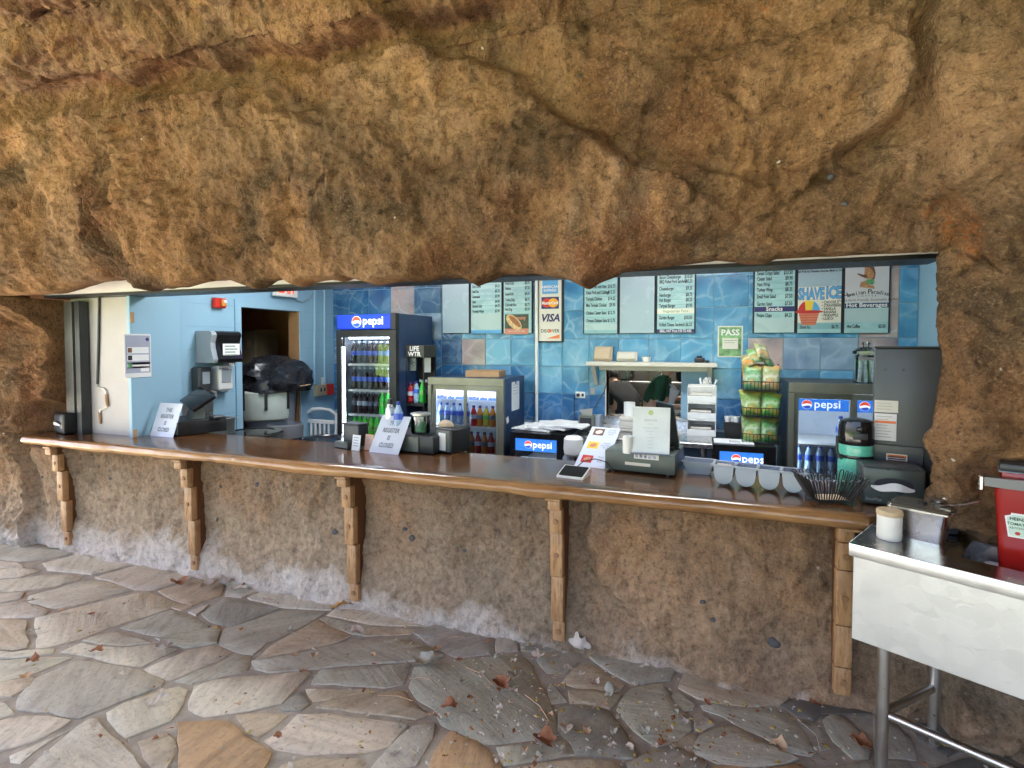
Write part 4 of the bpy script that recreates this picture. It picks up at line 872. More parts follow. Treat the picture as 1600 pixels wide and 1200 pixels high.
def board(lab, xa, xb, blank=False, frame_r=False, ztop=2.42, ybot=521):
    x0, x1 = RY(xa, ybot, YM).x, RY(xb, ybot, YM).x; z0 = RY((xa + xb) / 2, ybot, YM).z
    t = thing('menu_board', lab, 'menu board', ((x0 + x1) / 2, YM, z0), 0, None); w_ = (x1 - x0) / 2
    obj('frame', G().rbox(-w_, w_, .004, .026, 0, ztop - z0, .003, 1), m_ink, t)
    obj('panel', G().box(-w_ + .012, w_ - .012, .0, .006, .004, ztop - z0 - .01), m_blank if blank else m_menu, t, 0)
    pc_ = (xa + xb) / 2
    def at(px, py): return RY(px, ybot, YM).x - t.location.x, RY(pc_, py, YM).z - t.location.z
    return t, at, w_
def lines(t, at, w_, xa, xb, rows, size=.058, hair=True):
    size *= .92
    for py, a, b in rows:
        x, z = at(xa + 2, py + 3.2); x2, _ = at(xb - 3, py)
        text('lettering', t, m_ink, a, size, -w_ + .03, -.0025, z, sx=.50, bold=.022)
        if b: text('lettering', t, m_ink, b, size, w_ - .03, -.0025, z, 'RIGHT', sx=.56, bold=.022)
    if hair:
        g = G()
        for py, a, b in rows: z = at(xa, py + 8)[1]; g.box(-w_ + .014, w_ - .014, -.001, .0005, z, z + .004)
        obj('rule', g, m_band, t, 0)
def band(t, at, w_, py0, py1, mat, name='band', y=-.0015):
    z1, z0 = at(0, py0)[1], at(0, py1)[1]; return obj(name, G().box(-w_ + .0125, w_ - .0125, y, .0003, z0, z1), mat, t, 0)
t, at, w_ = board('blank pale menu panel, first from the left above the low left cooler', 690, 734, True)
t, at, w_ = board('menu panel listing drinks, beside the blank panel above the low left cooler', 734.5, 785)
lines(t, at, w_, 736, 783, [(446, 'Iced Coffee', '$4.25'), (454, 'Iced Tea', '$3.75'), (462, 'Lemonade', '$3.90'), (470, 'Juice', '$4.00'), (477, 'Bottled Soda', '$4.75'), (485, 'Fountain Water', '$3.90')], .045)
band(t, at, w_, 490, 514, m_menu_pale); band(t, at, w_, 516, 521, m_art_bl, 'footer')
t, at, w_ = board('menu panel with the hot dog picture, left of the payment card sign', 785.5, 832)
lines(t, at, w_, 787, 830, [(441, 'Fries & Dip', '$5.75'), (449, 'Nachos', '$7.25'), (458, 'Sweet Roll', '$4.50'), (467, 'Turkey Dog', '$8.75'), (475, 'Chili with Rice', '$6.75'), (482, 'Hot Dog', '$5.50')], .045)
x0, z1 = at(789, 491); x1, z0 = at(826, 522)
p = obj('picture', G().rbox(x0, x1, -.002, .001, z0, z1, .0008, 1), m_dkgreen, t); obj('picture_foot', G().box(x0, x1, -.0032, -.0022, z0, z0 + .28 * (z1 - z0)), m_print_sal, p, 0)
c_ = ((x0 + x1) / 2 - .03, (z0 + z1) / 2 + .02)
def ell(cx, cz, rx, rz, a, y, n=22): return G().add([(cx + rx * math.cos(q) * math.cos(a) - rz * math.sin(q) * math.sin(a), y, cz + rx * math.cos(q) * math.sin(a) + rz * math.sin(q) * math.cos(a)) for q in [2 * PI * k / n for k in range(n)]], [tuple(range(n))])
obj('bun', ell(c_[0], c_[1], .105, .055, -.75, -.0045), m_bun, p, 0); obj('sausage', ell(c_[0] + .012, c_[1] + .010, .085, .026, -.75, -.006), m_sausage, p, 0)
text('lettering', p, m_print_sal, 'Yummy', .05, x1 - .10, -.0045, z1 - .055, 'CENTER', sx=.9, bold=.02)
text('lettering', p, m_art_cr, 'Island style hot dogs', .022, (x0 + x1) / 2, -.0045, z0 + .025, 'CENTER', bold=.01)
# conduit and payment card sign
cdn = obj('conduit', G().tube([RY(838.5, 425, YB - .05), RY(838.5, 670, YB - .05)], .017, 10), m_plastic_w); tag(cdn, 'white vertical conduit on the tiles left of the payment card sign', 'conduit')
x0, x1 = RY(842, 530, YM).x, RY(877, 530, YM).x; zb = RY(860, 533, YM).z
pc = thing('payment_sign', 'tall white sign of accepted payment cards between two menus', 'sign', ((x0 + x1) / 2, YM, zb)); w_ = (x1 - x0) / 2
obj('frame', G().rbox(-w_ - .012, w_ + .02, .006, .026, -.012, .72, .003, 1), m_ink, pc); obj('panel', G().rbox(-w_, w_, 0, .008, 0, .71, .003, 1), m_art_cr, pc)
def za(py): return RY(860, py, YM).z - zb
hw = w_ * .78
o = obj('blue_logo', G().box(-hw * .9, hw * .9, -.002, .001, za(459), za(436)), m_art_bl, pc, 0)
text('lettering', o, m_paper, 'AMERICAN', .036, 0, -.0035, za(450), 'CENTER', bold=.02); text('lettering', o, m_paper, 'EXPRESS', .036, 0, -.0035, za(455.5), 'CENTER', bold=.02)
o = obj('two_circle_logo', G().box(-hw, hw, -.002, .001, za(482.5), za(464)), m_navy, pc, 0); r_ = hw * .56
obj('circle', ell(-hw * .36, (za(482.5) + za(464)) / 2, r_, r_ * .9, 0, -.003), m_red, o, 0); obj('circle', ell(hw * .36, (za(482.5) + za(464)) / 2, r_, r_ * .9, 0, -.0036), mk('print_amber', (.85, .38, .03), .5), o, 0)
text('lettering', o, m_paper, 'MasterCard', .042, 0, -.005, (za(482.5) + za(464)) / 2 - .014, 'CENTER', sx=.85, bold=.03)
text('lettering', pc, m_navy, 'VISA', .105, 0, -.002, za(502), 'CENTER', sx=.95, bold=.035, shear=.25)
text('lettering', pc, m_ink, 'DISC  VER', .048, 0, -.002, za(519.5), 'CENTER', bold=.008, sx=.92); obj('orange_dot', ell(.001, za(517), .018, .018, 0, -.0025), m_print_o, pc, 0)
obj('orange_wedge', G().add([(-w_ * .3, -.0015, za(529)), (w_ * .85, -.0015, za(529)), (w_ * .85, -.0015, za(522.5))], [(0, 1, 2)]), m_print_o, pc, 0)
# centre boards
t, at, w_ = board('menu panel listing plates and salads, right of the payment card sign', 911, 966, ybot=521.5)
lines(t, at, w_, 913, 964, [(447, 'Grilled Fish with Rice', '$16.75'), (456, 'Kalua Pork and Cabbage', '$15.25'), (466, 'Teriyaki Chicken', '$14.25'), (476, 'Mini Teriyaki Chicken', '$9.90'), (488, 'Chicken Caesar Salad', '$12.75'), (500, 'Chinese Chicken Salad', '$12.75')], .05)
band(t, at, w_, 506, 515, m_menu_pale); band(t, at, w_, 516, 521, m_band, 'footer')
t, at, w_ = board('blank pale panel in the middle of the central menus', 966.5, 1024, True)
t, at, w_ = board('menu panel of burgers with a dark footer about grill hours', 1024.5, 1086.5)
lines(t, at, w_, 1027, 1084, [(432, 'Bacon Cheeseburger', '$10.50'), (439, 'BBQ Pulled Pork Sandwich', '$10.25'), (450, 'Cheeseburger', '$9.25'), (460, 'Hamburger', '$8.75'), (468, 'Fish Burger', '$8.25'), (477, 'Teriyaki Burger', '$9.90'), (495.5, 'Garden Burger', '$10.50'), (506.5, 'Grilled Cheese Sandwich', '$6.25')], .05)
band(t, at, w_, 482, 490, m_art_cr); zz = at(0, 488)[1]; text('lettering', t, m_print_gr, 'Vegetarian Fare', .036, .0, -.003, zz, 'CENTER')
f_ = band(t, at, w_, 514.5, 520, m_navy, 'footer', -.002); text('lettering', f_, m_paper, 'GRILL HOT From 9:30 TO 4:00', .036, 0, -.0035, at(0, 519.0)[1], 'CENTER', bold=.02, sx=.60)
# right boards
t, at, w_ = board('menu panel listing salads and wraps with a snacks band', 1176, 1243, ybot=520.5)
lines(t, at, w_, 1178, 1240, [(426, 'Sweet Crispy Salad', '$12.50'), (434.5, 'Caesar Salad', '$9.90'), (443.5, 'Ham Wrap', '$8.75'), (452, 'Turkey Wrap', '$8.35'), (462.5, 'Small Fruit Salad', '$7.50'), (474, 'Garden Salad', '$7.50'), (492, 'Potato Chips', '$4.25')], .05)
band(t, at, w_, 479, 487, m_navy); text('lettering', t, m_paper, 'Snacks', .05, 0, -.003, at(0, 485.5)[1], 'CENTER', bold=.02); band(t, at, w_, 497, 519, m_menu_pale)
t, at, w_ = board('menu panel with the striped shave ice cup picture', 1243.5, 1316)
band(t, at, w_, 413, 448, m_blank); p = band(t, at, w_, 448, 504, m_art_cr, 'picture', -.002)
text('lettering', t, m_ink, 'Fresh Fruit Ice, Hawaiian Favorite, Made to Order', .026, 0, -.003, at(0, 425)[1], 'CENTER', bold=.03, sx=.7)
for (mt, y_, bo) in ((m_navy, -.0032, .055), (m_art_bl, -.0044, .03)):
    text('lettering', p, mt, 'SHAVE', .135, -w_ * .36, y_, at(0, 467)[1], 'CENTER', sx=.50, bold=bo); text('lettering', p, mt, 'ICE', .135, w_ * .60, y_, at(0, 466)[1], 'CENTER', sx=.58, bold=bo)
ccx, ccz = -w_ * .45, at(0, 487)[1]; R = .085
def dome(a0, a1, c0, c1): 
    n = 10; pts = [(ccx + R * math.cos(a0 + (a1 - a0) * k / n), -.0036, ccz + R * 1.15 * math.sin(a0 + (a1 - a0) * k / n)) for k in range(n + 1)] + [(ccx + c1 * R, -.0036, ccz), (ccx + c0 * R, -.0036, ccz)]
    return G().add(pts, [tuple(range(len(pts)))])
obj('ice_stripe', dome(0, PI * .36, 1, .28), m_art_bl, p, 0); obj('ice_stripe', dome(PI * .36, PI * .62, .28, -.30), m_art_y, p, 0); obj('ice_stripe', dome(PI * .62, PI, -.30, -1), m_art_r, p, 0)
obj('cup', G().add([(ccx - R * .95, -.0036, ccz - .001), (ccx - R * .62, -.0036, ccz - .115), (ccx + R * .62, -.0036, ccz - .115), (ccx + R * .95, -.0036, ccz - .001)], [(0, 1, 2, 3)]), m_art_cup, p, 0)
obj('rim', ell(ccx, ccz, R * 1.3, .014, 0, -.0048), m_art_r, p, 0)
g = G()
for k in range(4): g.quad(ccx - R * (.88 - .07 * k), ccx + R * (.88 - .07 * k), ccz - .03 - .022 * k, ccz - .026 - .022 * k, -.0046)
obj('cup_stripe', g, m_art_r, p, 0)
for i, s_ in enumerate(['CHOOSE 2', 'STRAWBERRY', 'VANILLA', 'BANANA', 'PINEAPPLE', 'LILIKOI']): text('lettering', p, m_ink, '• ' + s_, .034, w_ * .10, -.0035, at(0, 474.5 + i * 5.1)[1], bold=.02, sx=.68)
band(t, at, w_, 505, 514, m_band); lines(t, at, w_, 1246, 1313, [(510, 'Shave Ice', '$6.75')], .045, False)
t, at, w_ = board('menu panel with the kneeling ukulele player emblem and hot beverages', 1316.5, 1390)
p = band(t, at, w_, 405, 473, mk('print_lilac_white', (.56, .56, .60), .4, var=.03), 'picture', -.002)
def blob(px_pts, mat, nm, y=-.0035): 
    pts = [at(a, b) for a, b in px_pts]; return obj(nm, G().add([(q[0], y, q[1]) for q in pts], [tuple(range(len(pts)))]), mat, p, 0)
m_skinp = mk('print_skin', (.42, .22, .11), .6, var=.3, scale=40)
blob([(1348, 416), (1352, 413), (1360, 413), (1364, 420), (1366, 428), (1364, 437), (1356, 437), (1354, 428), (1350, 424)], m_print_br, 'figure_hair', -.003)
blob([(1349, 418), (1356, 418), (1362, 424), (1364, 430), (1360, 437), (1352, 436), (1348, 430)], m_skinp, 'figure_body', -.0042)
blob([(1337, 428), (1338, 426.5), (1346, 429), (1352, 429), (1354, 434), (1349, 434.5), (1344, 432)], m_print_br, 'figure_ukulele', -.0052)
blob([(1351, 437), (1362, 436), (1365, 441), (1362, 445), (1352, 444)], m_print_gr, 'figure_skirt', -.0052)
blob([(1343, 441), (1351, 438), (1354, 444), (1364, 447), (1364.5, 452), (1356, 450), (1348, 449.5), (1341, 448)], m_skinp, 'figure_legs', -.0042)
for i, ch in enumerate('Hawaiian Paradise'):
    u_ = i / 16 - .5; px_ = 1353 + u_ * 64; x, z = at(px_, 462 - 4.5 * (1 - (2 * u_) ** 2) + 1.5 - 1.5 * u_)
    text('lettering', p, m_ink, ch, .058 if ch in 'HP' else .046, x, -.003, z, 'CENTER', bold=.012, M=Matrix.Translation((x, 0, z)) @ Matrix.Rotation(u_ * .55, 4, 'Y') @ Matrix.Translation((-x, 0, -z)))
text('lettering', p, m_ink, 'C  O  F  F  E  E', .022, 0, -.003, at(0, 463.5)[1], 'CENTER'); text('lettering', p, m_ink, 'Quality Earth Friendly, Sustainable Coffee', .026, 0, -.003, at(0, 470)[1], 'CENTER', shear=.3)
band(t, at, w_, 473.5, 481, m_navy); text('lettering', t, m_paper, 'Hot Beverages', .05, 0, -.003, at(0, 479.6)[1], 'CENTER', bold=.02)
band(t, at, w_, 482, 503, m_menu_pale); lines(t, at, w_, 1318, 1387, [(509, 'Hot Coffee', '$3.50')], .045, False)
# placard
a, b = RY(1121, 558, YB - .013), RY(1161, 509, YB - .013)
pp = thing('inspection_placard', 'green framed placard reading PASS on the tiles above the chip rack', 'placard', (a.x, YB - .013, a.z)); w2, h2 = b.x - a.x, b.z - a.z
obj('sleeve', G().rbox(0, w2, 0, .003, 0, h2, .001, 1), m_art_cr, pp); obj('print', G().box(.012, w2 - .012, -.002, 0, .012, h2 - .012), mk('print_leafy', (.16, .32, .14), .5, var=.75, scale=14), pp, 0)
text('lettering', pp, m_paper, 'PASS', .075, w2 / 2, -.0035, h2 - .085, 'CENTER', bold=.03); obj('white_field', G().box(.04, w2 - .04, -.003, -.0021, .075, .175), m_art_cr, pp, 0)
g = G(); g.box(.05, w2 - .05, -.0035, -.003, .15, .155); g.box(.05, w2 - .07, -.0035, -.003, .13, .134); obj('rule', g, m_print_gr, pp, 0)
# shelf over the hatch
s0, s1 = RY(915, 565, 5.0), RY(1121, 572, 5.0)
sf = thing('wall_shelf', 'cream wall shelf with slanted brackets above the kitchen hatch', 'shelf', (s0.x, 5.0, 1.44)); L = s1.x - s0.x
obj('board', G().rbox(0, L, 0, YB - 5.0 - .012, .0, .038, .004, 1), m_cream, sf); obj('rail', G().rbox(.11, L - .08, .10, .135, -.045, -.0005, .003, 1), m_cream, sf)
for x in (.06, L - .06): obj('bracket', G().prismx([(.05, -.001), (.085, -.001), (.236, -.17), (.236, -.20), (.21, -.20)], x - .018, x + .018), m_cream, sf, 0)
def clam(lab, px, py, wd, ht, rz, mat):
    q = RY(px, py, 5.13); t = thing('takeout_box', lab, 'food box', (q.x, 5.13, 1.4785), rz)
    M_ = Matrix.Rotation(-.30, 4, 'X')
    obj('base', G().rbox(-wd / 2, wd / 2, 0, .028, .008, ht, .016, 2, M_), mat, t); obj('lid', G().rbox(-wd / 2 + .012, wd / 2 - .012, -.022, -.001, .02, ht - .012, .012, 2, M_), mat, t); obj('embossing', G().rbox(-.03, .03, -.026, -.0225, ht * .68, ht * .78, .002, 1, M_), mat, t); return t
clam('tan pulp takeout box leaning upright on the left end of the wall shelf', 941, 561, .185, .155, -.10, m_tan); clam('off white takeout box leaning on the wall shelf beside the tan one', 979, 561, .20, .105, -.06, m_cream)
bo = obj('paper_bowl', G().lathe([(.034, 0), (.045, .045), (.047, .048), (.044, .047), (.032, .006), (0, .005)], 20), m_plastic_w, loc=(RY(1010, 560, 5.12).x, 5.12, 1.4785)); tag(bo, 'small white paper bowl standing on the wall shelf', 'bowl')
g = G().rbox(-.045, .045, -.03, .03, 0, .045, .012, 2); g.lathe([(.02, .045), (.024, .05), (.02, .062), (0, .064)], 12); g.rbox(.045, .085, -.012, .012, 0, .022, .006, 1)
o = obj('tape_gun', g, m_black, loc=(RY(1093, 562, 5.1).x, 5.1, 1.4785)); tag(o, 'small black gadget lying on the right end of the wall shelf', 'gadget')
# electrics on the tiles
a = RY(907, 617, YB - .01); ou = thing('power_outlet', 'cream double power outlet with a black plug on the blue tiles', 'outlet', (a.x, YB - .0095, a.z)); obj('plate', G().rbox(-.05, .05, -.006, 0, -.033, .033, .003, 1), m_plastic_w, ou); obj('plug', G().rbox(-.035, -.005, -.04, -.0065, -.016, .014, .005, 2), m_black, ou); obj('socket', G().rbox(.012, .036, -.0075, -.0062, -.014, .014, .0005, 1), m_ink, ou)
cb = obj('power_cable', G().tube([RY(898, 618, YB - .04), RY(897, 630, YB - .03), RY(898, 650, YB - .03), RY(899, 672, YB - .04)], .004, 6), m_black); tag(cb, 'thin black cable hanging from the outlet', 'cable')
cb = obj('power_cable', G().tube([RY(948, 598, YB - .04), RY(944, 612, YB - .05), RY(936, 625, YB - .06), RY(929, 638, YB - .1)], .005, 6), m_black); tag(cb, 'black cable curving down from the left side of the hatch', 'cable')
sw = obj('light_switch', G().rbox(-.022, .022, -.005, 0, -.035, .035, .003, 1), mk('tan_switch', (.34, .30, .27), .5), loc=(RY(926, 611, YB - .01).x, YB - .0095, RY(926, 611, YB).z)); tag(sw, 'small tan switch plate on the tiles left of the hatch', 'switch')
# ------------------------------------------------------------------ left wall fittings
def lwall(name, lab, cat, px, py, off=.002): q = RX(px, py, XL); t = thing(name, lab, cat, (XL + off, q.y, q.z), -PI / 2 * 0); return t
def wy(px, py, t): q = RX(px, py, XL); return q.y - t.location.y, q.z - t.location.z
t = lwall('fire_alarm', 'red fire alarm strobe box on the blue left wall', 'fire alarm', 338, 473); a, b = wy(330, 465, t), wy(348, 482, t)
obj('box', G().rbox(0, .045, a[0], b[0], b[1], a[1], .006, 1), m_red, t); obj('lens', G().rbox(.0455, .07, a[0] + .055, b[0] - .015, b[1] + .015, a[1] - .012, .008, 2), mk('amber_lens', (.75, .30, .06), .2), t); obj('lamp_window', G().rbox(.0705, .078, a[0] + .065, b[0] - .02, b[1] + .045, a[1] - .02, .003, 1), m_plastic_w, t)
t = lwall('paper_towel_dispenser', 'curved black and grey paper towel dispenser on the left wall', 'towel dispenser', 333, 542); a, b = wy(305, 517, t), wy(352, 565, t)
pr = [(.0, b[1]), (.19, b[1]), (.20, b[1] + .03), (.175, b[1] + .12), (.17, b[1] + .17), (.19, b[1] + .24), (.18, a[1] - .012), (.16, a[1]), (0, a[1])]
obj('cheek', G().prism(pr, a[0], a[0] + .05), m_grey, t, 0); obj('cover', G().prism([(x * 1.05, z) for x, z in pr], a[0] + .0505, b[0] - .001), m_blackg, t, 25)
M_ = Matrix.Rotation(-.25, 4, 'Y'); lb = obj('notice', G().rbox(.197, .2, a[0] + .10, a[0] + .28, b[1] + .045, b[1] + .165, .001, 1), m_paper, t)
g = G()
for k in range(4): g.box(.2003, .2012, a[0] + .12, a[0] + .25 - .02 * (k % 2), b[1] + .06 + k * .026, b[1] + .07 + k * .026)
obj('print', g, mk('print_grey_green', (.20, .26, .20), .7, var=.4, scale=60), lb, 0)
t = lwall('hand_wash_sign', 'small black hand wash sign beside the towel dispenser', 'sign', 364, 566); a, b = wy(352, 560, t), wy(372, 570, t)
pz = obj('plate', G().rbox(0, .006, a[0], b[0], b[1], a[1], .002, 1), m_ink, t)
Ml = Matrix.Rotation(PI / 2, 4, 'Z')
text('lettering', pz, m_paper, 'HAND WASH', .03, .5 * (a[0] + b[0]), -.0075, .012, 'CENTER', M=Ml, bold=.02); text('lettering', pz, m_paper, 'ONLY', .03, .5 * (a[0] + b[0]), -.0075, -.030, 'CENTER', M=Ml, bold=.02)
def soap(lab, p0, p1, mat, face):
    t = lwall('soap_dispenser', lab, 'soap dispenser', (p0[0] + p1[0]) / 2, (p0[1] + p1[1]) / 2); a, b = wy(*p0, t), wy(*p1, t)
    obj('body', G().rbox(0, .10, a[0], b[0], b[1], a[1], .018, 3), mat, t); obj('window', G().rbox(.1005, .108, a[0] + .03, b[0] - .03, b[1] + .07, a[1] - .04, .003, 1), face, t); obj('spout', G().rbox(.03, .085, a[0] + .04, b[0] - .04, b[1] - .018, b[1] - .001, .006, 1), m_grey, t); return t, a, b
soap('black soap dispenser below the paper towel dispenser', (297, 574), (319, 611), m_char, m_grey)
t, a, b = soap('white sanitizer dispenser right of the black soap dispenser', (328, 571), (352, 608), m_plastic_w, m_grey)
text('lettering', t, m_navy, 'PURELL', .032, a[0] + .055, -.1015, a[1] - .04, 'CENTER', M=Ml, bold=.02)
t = lwall('exit_sign', 'white exit sign with red letters above the doorway', 'exit sign', 438, 458, .03); a, b = wy(421, 440, t), wy(456, 466, t)
obj('box', G().rbox(0, .05, a[0], b[0], b[1], b[1] + .20, .004, 1), m_plastic_w, t)
text('lettering', t, mk('lit_exit_red', (.7, .05, .03), .5, emit=(1, .08, .03), es=.12), 'EXIT', .19, (a[0] + b[0]) / 2, -.052, b[1] + .04, 'CENTER', M=Ml, bold=.03, sx=.62)
cb = obj('flex_conduit', G().tube([RX(456, 463, XL + .03), RX(465, 470, XL + .02), RX(474, 472, XL + .02), RX(485, 464, XL + .02), RX(492, 452, XL + .02), RX(494, 444, XL + .02)], .006, 6), m_lgrey); tag(cb, 'thin flexible conduit looping from the exit sign', 'conduit')
for k, (px_, lab) in enumerate(((491.5, 'blue painted vertical conduit on the left wall, nearer the doorway'), (507, 'blue painted vertical conduit on the left wall, nearer the tall cooler'))):
    o = obj('conduit', G().tube([RX(px_, 430, XL + .02), RX(px_, 575, XL + .02), RX(px_ + 1, 600, XL + .025)], .014, 8), m_blue); tag(o, lab, 'conduit')
t = lwall('junction_box', 'tan double outlet box with a red outlet and a note on the left wall', 'outlet', 502, 609); a, b = wy(490, 602, t), wy(516, 616, t); mid = wy(505, 609, t)[0]
obj('box', G().rbox(0, .05, a[0], mid - .001, b[1], a[1], .004, 1), mk('tan_box', (.34, .29, .20), .5), t); obj('red_box', G().rbox(0, .055, mid, b[0], b[1], a[1], .004, 1), m_red, t)
g = G()
for k in range(3): g.box(.0505, .052, a[0] + .05 + .06 * k, a[0] + .075 + .06 * k, b[1] + .05, b[1] + .09)
obj('socket', g, m_ink, t, 0); obj('note', G().rbox(.02, .022, a[0] + .10, mid - .01, a[1] + .001, a[1] + .085, .0008, 1), m_paper, t)
# notice on the cupboard door
q = RX(195, 591, XL + .04); t = thing('door_notice', 'white and blue printed notice on the light blue cupboard door', 'notice', (XL + .0395, q.y, q.z)); a = RX(235, 522, XL + .04); dw, dh = a.y - q.y, a.z - q.z
sh = obj('sheet', G().rbox(0, .003, 0, dw, 0, dh, .001, 1), m_paper, t)
m_lil = mk('print_lilac', (.38, .40, .50), .6, var=.06)
obj('field', G().box(.0032, .004, .008, dw - .008, .035, dh - .012), m_lil, sh, 0)
for k in range(3): 
    zz = dh - .15 - k * .058; o = obj('white_field', G().box(.0042, .005, .02, dw - .02, zz, zz + .048), m_paper, sh, 0)
    obj('pictogram', G().box(.0052, .006, .024, .055, zz + .006, zz + .042), [m_print_br, m_ink, m_print_gr][k], o, 0)
obj('band', G().box(.0042, .005, .02, dw - .012, .10, .118), m_navy, sh, 0); obj('band', G().box(.0042, .005, .02, dw - .012, .072, .085), m_print_sal, sh, 0); obj('white_field', G().box(.0042, .005, dw * .58, dw - .02, .044, .07), m_paper, sh, 0); obj('badge', ell(0, 0, .014, .014, 0, 0).add([], []), m_navy, sh, 0, loc=(.0055, dw - .03, dh - .042), rot=(0, 0, PI / 2))
# hand sink
t = thing('hand_sink', 'stainless hand sink with a gooseneck tap on the left wall', 'sink', (XL + .002, 3.42, .83))
g = G(); g.box(.0, .25, -.16, -.152, 0, .16); g.box(0, .25, .152, .16, 0, .16); g.box(.242, .25, -.1519, .1519, 0, .16); g.box(0, .008, -.1519, .1519, 0, .31); g.box(.008, .242, -.1519, .1519, 0, .008); g.rbox(.008, .27, -.18, -.15, .1602, .172, .003, 1); g.rbox(.008, .27, .15, .18, .1602, .172, .003, 1); g.rbox(.24, .27, -.1499, .1499, .1602, .172, .003, 1)
obj('basin', g, m_alu, t, 0)
obj('tap', G().tube([(.05, 0, .17), (.05, 0, .33), (.06, .015, .385), (.09, .05, .41), (.11, .09, .39), (.115, .10, .34)], .010, 8), m_steel, t); obj('handle', G().tube([(.05, -.06, .19), (.09, -.07, .21)], .01, 8), m_steel, t); obj('handle', G().tube([(.05, .06, .19), (.09, .07, .21)], .01, 8), m_steel, t)
# ------------------------------------------------------------------ store room contents
xs_ = -5.0; q1, q2 = RX(402, 515, xs_), RX(434, 518, xs_); q0 = RY(379, 515, q1.y); m_bei = mk('beige_metal', (.34, .30, .22), .5, var=.08)
t = thing('filing_cabinet', 'beige four drawer filing cabinet standing in the dark store room', 'filing cabinet', (xs_, q1.y, 0)); wd, dp, hz = xs_ - q0.x, q2.y - q1.y, q1.z
obj('body', G().rbox(-wd, 0, .0, dp, 0, hz, .004, 1), mk('brown_metal_side', (.24, .18, .11), .5, var=.1), t)
for k in range(4):
    h_ = hz / 4; d = obj('drawer', G().rbox(-wd + .01, -.01, -.02, -.0005, .015 + k * h_, k * h_ + h_ - .01, .005, 1), m_bei, t); obj('label_holder', G().box(-wd * .62, -wd * .38, -.024, -.0205, k * h_ + h_ * .55, k * h_ + h_ * .72), m_tan, d, 0); obj('handle', G().rbox(-wd * .7, -wd * .3, -.032, -.0205, k * h_ + h_ * .36, k * h_ + h_ * .43, .003, 1), m_bei, d)
bq = RY(420, 640, 4.42); bx_ = bq.x - .02
t = thing('waste_bin', 'large grey wheeled bin with a pale caddy apron in the doorway', 'bin', (bx_, 4.42, 0)); m_bin = mk('bin_grey', (.22, .255, .30), .45, var=.1)
obj('tub', G().lathe([(.22, .16), (.23, .18), (.29, 1.14), (.31, 1.15), (.31, 1.185), (.285, 1.185), (.27, .90), (.0, .89)], 24), m_bin, t); obj('dolly', G().lathe([(.0, .05), (.23, .05), (.24, .08), (.24, .155), (0, .155)], 20), m_black, t)
n_ = 12; ca = [(-1.5 + 1.35 * k / (n_ - 1)) for k in range(n_)]; g = G()
for rr0, zz in ((.300, .86), (.325, .88), (.338, .93), (.342, 1.15), (.318, 1.175)): g.v += [(rr0 * math.cos(a), rr0 * math.sin(a), zz) for a in ca]
g.f = [(i * n_ + k, i * n_ + k + 1, (i + 1) * n_ + k + 1, (i + 1) * n_ + k) for i in range(4) for k in range(n_ - 1)]
obj('caddy', g, mk('caddy_pale', (.50, .56, .50), .5), t)
for a_ in (-1.45, -.82, -.2): obj('strap', G().rbox(-.014, .014, -.356, -.345, .98, 1.19, .004, 1, Matrix.Rotation(a_ + PI / 2, 4, 'Z')), m_black, t)
def crumpled(name, mat, lab, cat, loc, s, seed, amp=.28, sub=4):
    bm = bmesh.new(); bmesh.ops.create_icosphere(bm, subdivisions=sub, radius=1)
    Q = np.array([v.co[:] for v in bm.verts]); d = 1 + amp * fbm(Q + seed, 1.6, 2) + amp * 1.2 * fbm(Q + seed + 9, 2.6, 3, .6, True) + amp * .55 * fbm(Q * np.array([1, 1, 2.2]) + seed + 4, 5.5, 2, .6, True)
    for v, k in zip(bm.verts, d): v.co = Vector((v.co.x * s[0] * k, v.co.y * s[1] * k, max(-.15, v.co.z) * s[2] * k))
    return tag(obj(name, G().bm(bm), mat, sharp=45, loc=loc), lab, cat)
crumpled('trash_bag', mk('black_film', (.02, .021, .026), .28, var=.3), 'crumpled black bag heaped on the grey bin in the doorway', 'trash bag', (bx_ + .06, 4.46, 1.20), (.29, .28, .24), 3, .30)
for i, (x, y, z, rz, lab) in enumerate(((bx_ - .02, 4.22, 1.195, .3, 'torn cardboard flap lying on the grey bin rim, under the black bag'), (bx_ + .28, 4.52, 1.19, -.5, 'tan cardboard flap sticking out at the right of the grey bin'))):
    o = obj('cardboard_flap', G().rbox(-.15, .15, -.12, .12, 0, .012, .003, 1), m_card, loc=(x, y, z), rot=(.1, -.08, rz)); tag(o, lab, 'cardboard')
t = thing('small_bin', 'small black bin with a shiny liner just inside the doorway', 'bin', (RY(446, 670, 4.30).x, 4.30, 0)); obj('tub', G().lathe([(.13, 0), (.165, .82), (.16, .82), (.12, .05), (0, .05)], 20), m_black, t); obj('liner', G().lathe([(.169, .70), (.176, .825), (.15, .835), (.14, .70)], 20), mk('liner_film', (.20, .21, .23), .2), t)
o = obj('wall_panel', G().rbox(-.0, .03, -.16, .16, 0, .34, .004, 1), m_bei, loc=(-4.78, 5.30, 1.05), rot=(0, 0, .2)); tag(o, 'pale metal box standing at the back of the store room', 'metal box')
t = thing('blue_crate', 'blue slatted crate at the right side of the store doorway', 'crate', (RY(460, 625, 4.72).x, 4.72, .94), .2)
for k in range(4): obj('slat', G().rbox(-.12, .12, -.01, .01, k * .055, .035 + k * .055, .003, 1), m_art_bl, t)
obj('post', G().rbox(-.12, -.09, .0105, .03, -.93, .20, .003, 1), m_art_bl, t); obj('post', G().rbox(.09, .12, .0105, .03, -.93, .20, .003, 1), m_art_bl, t)
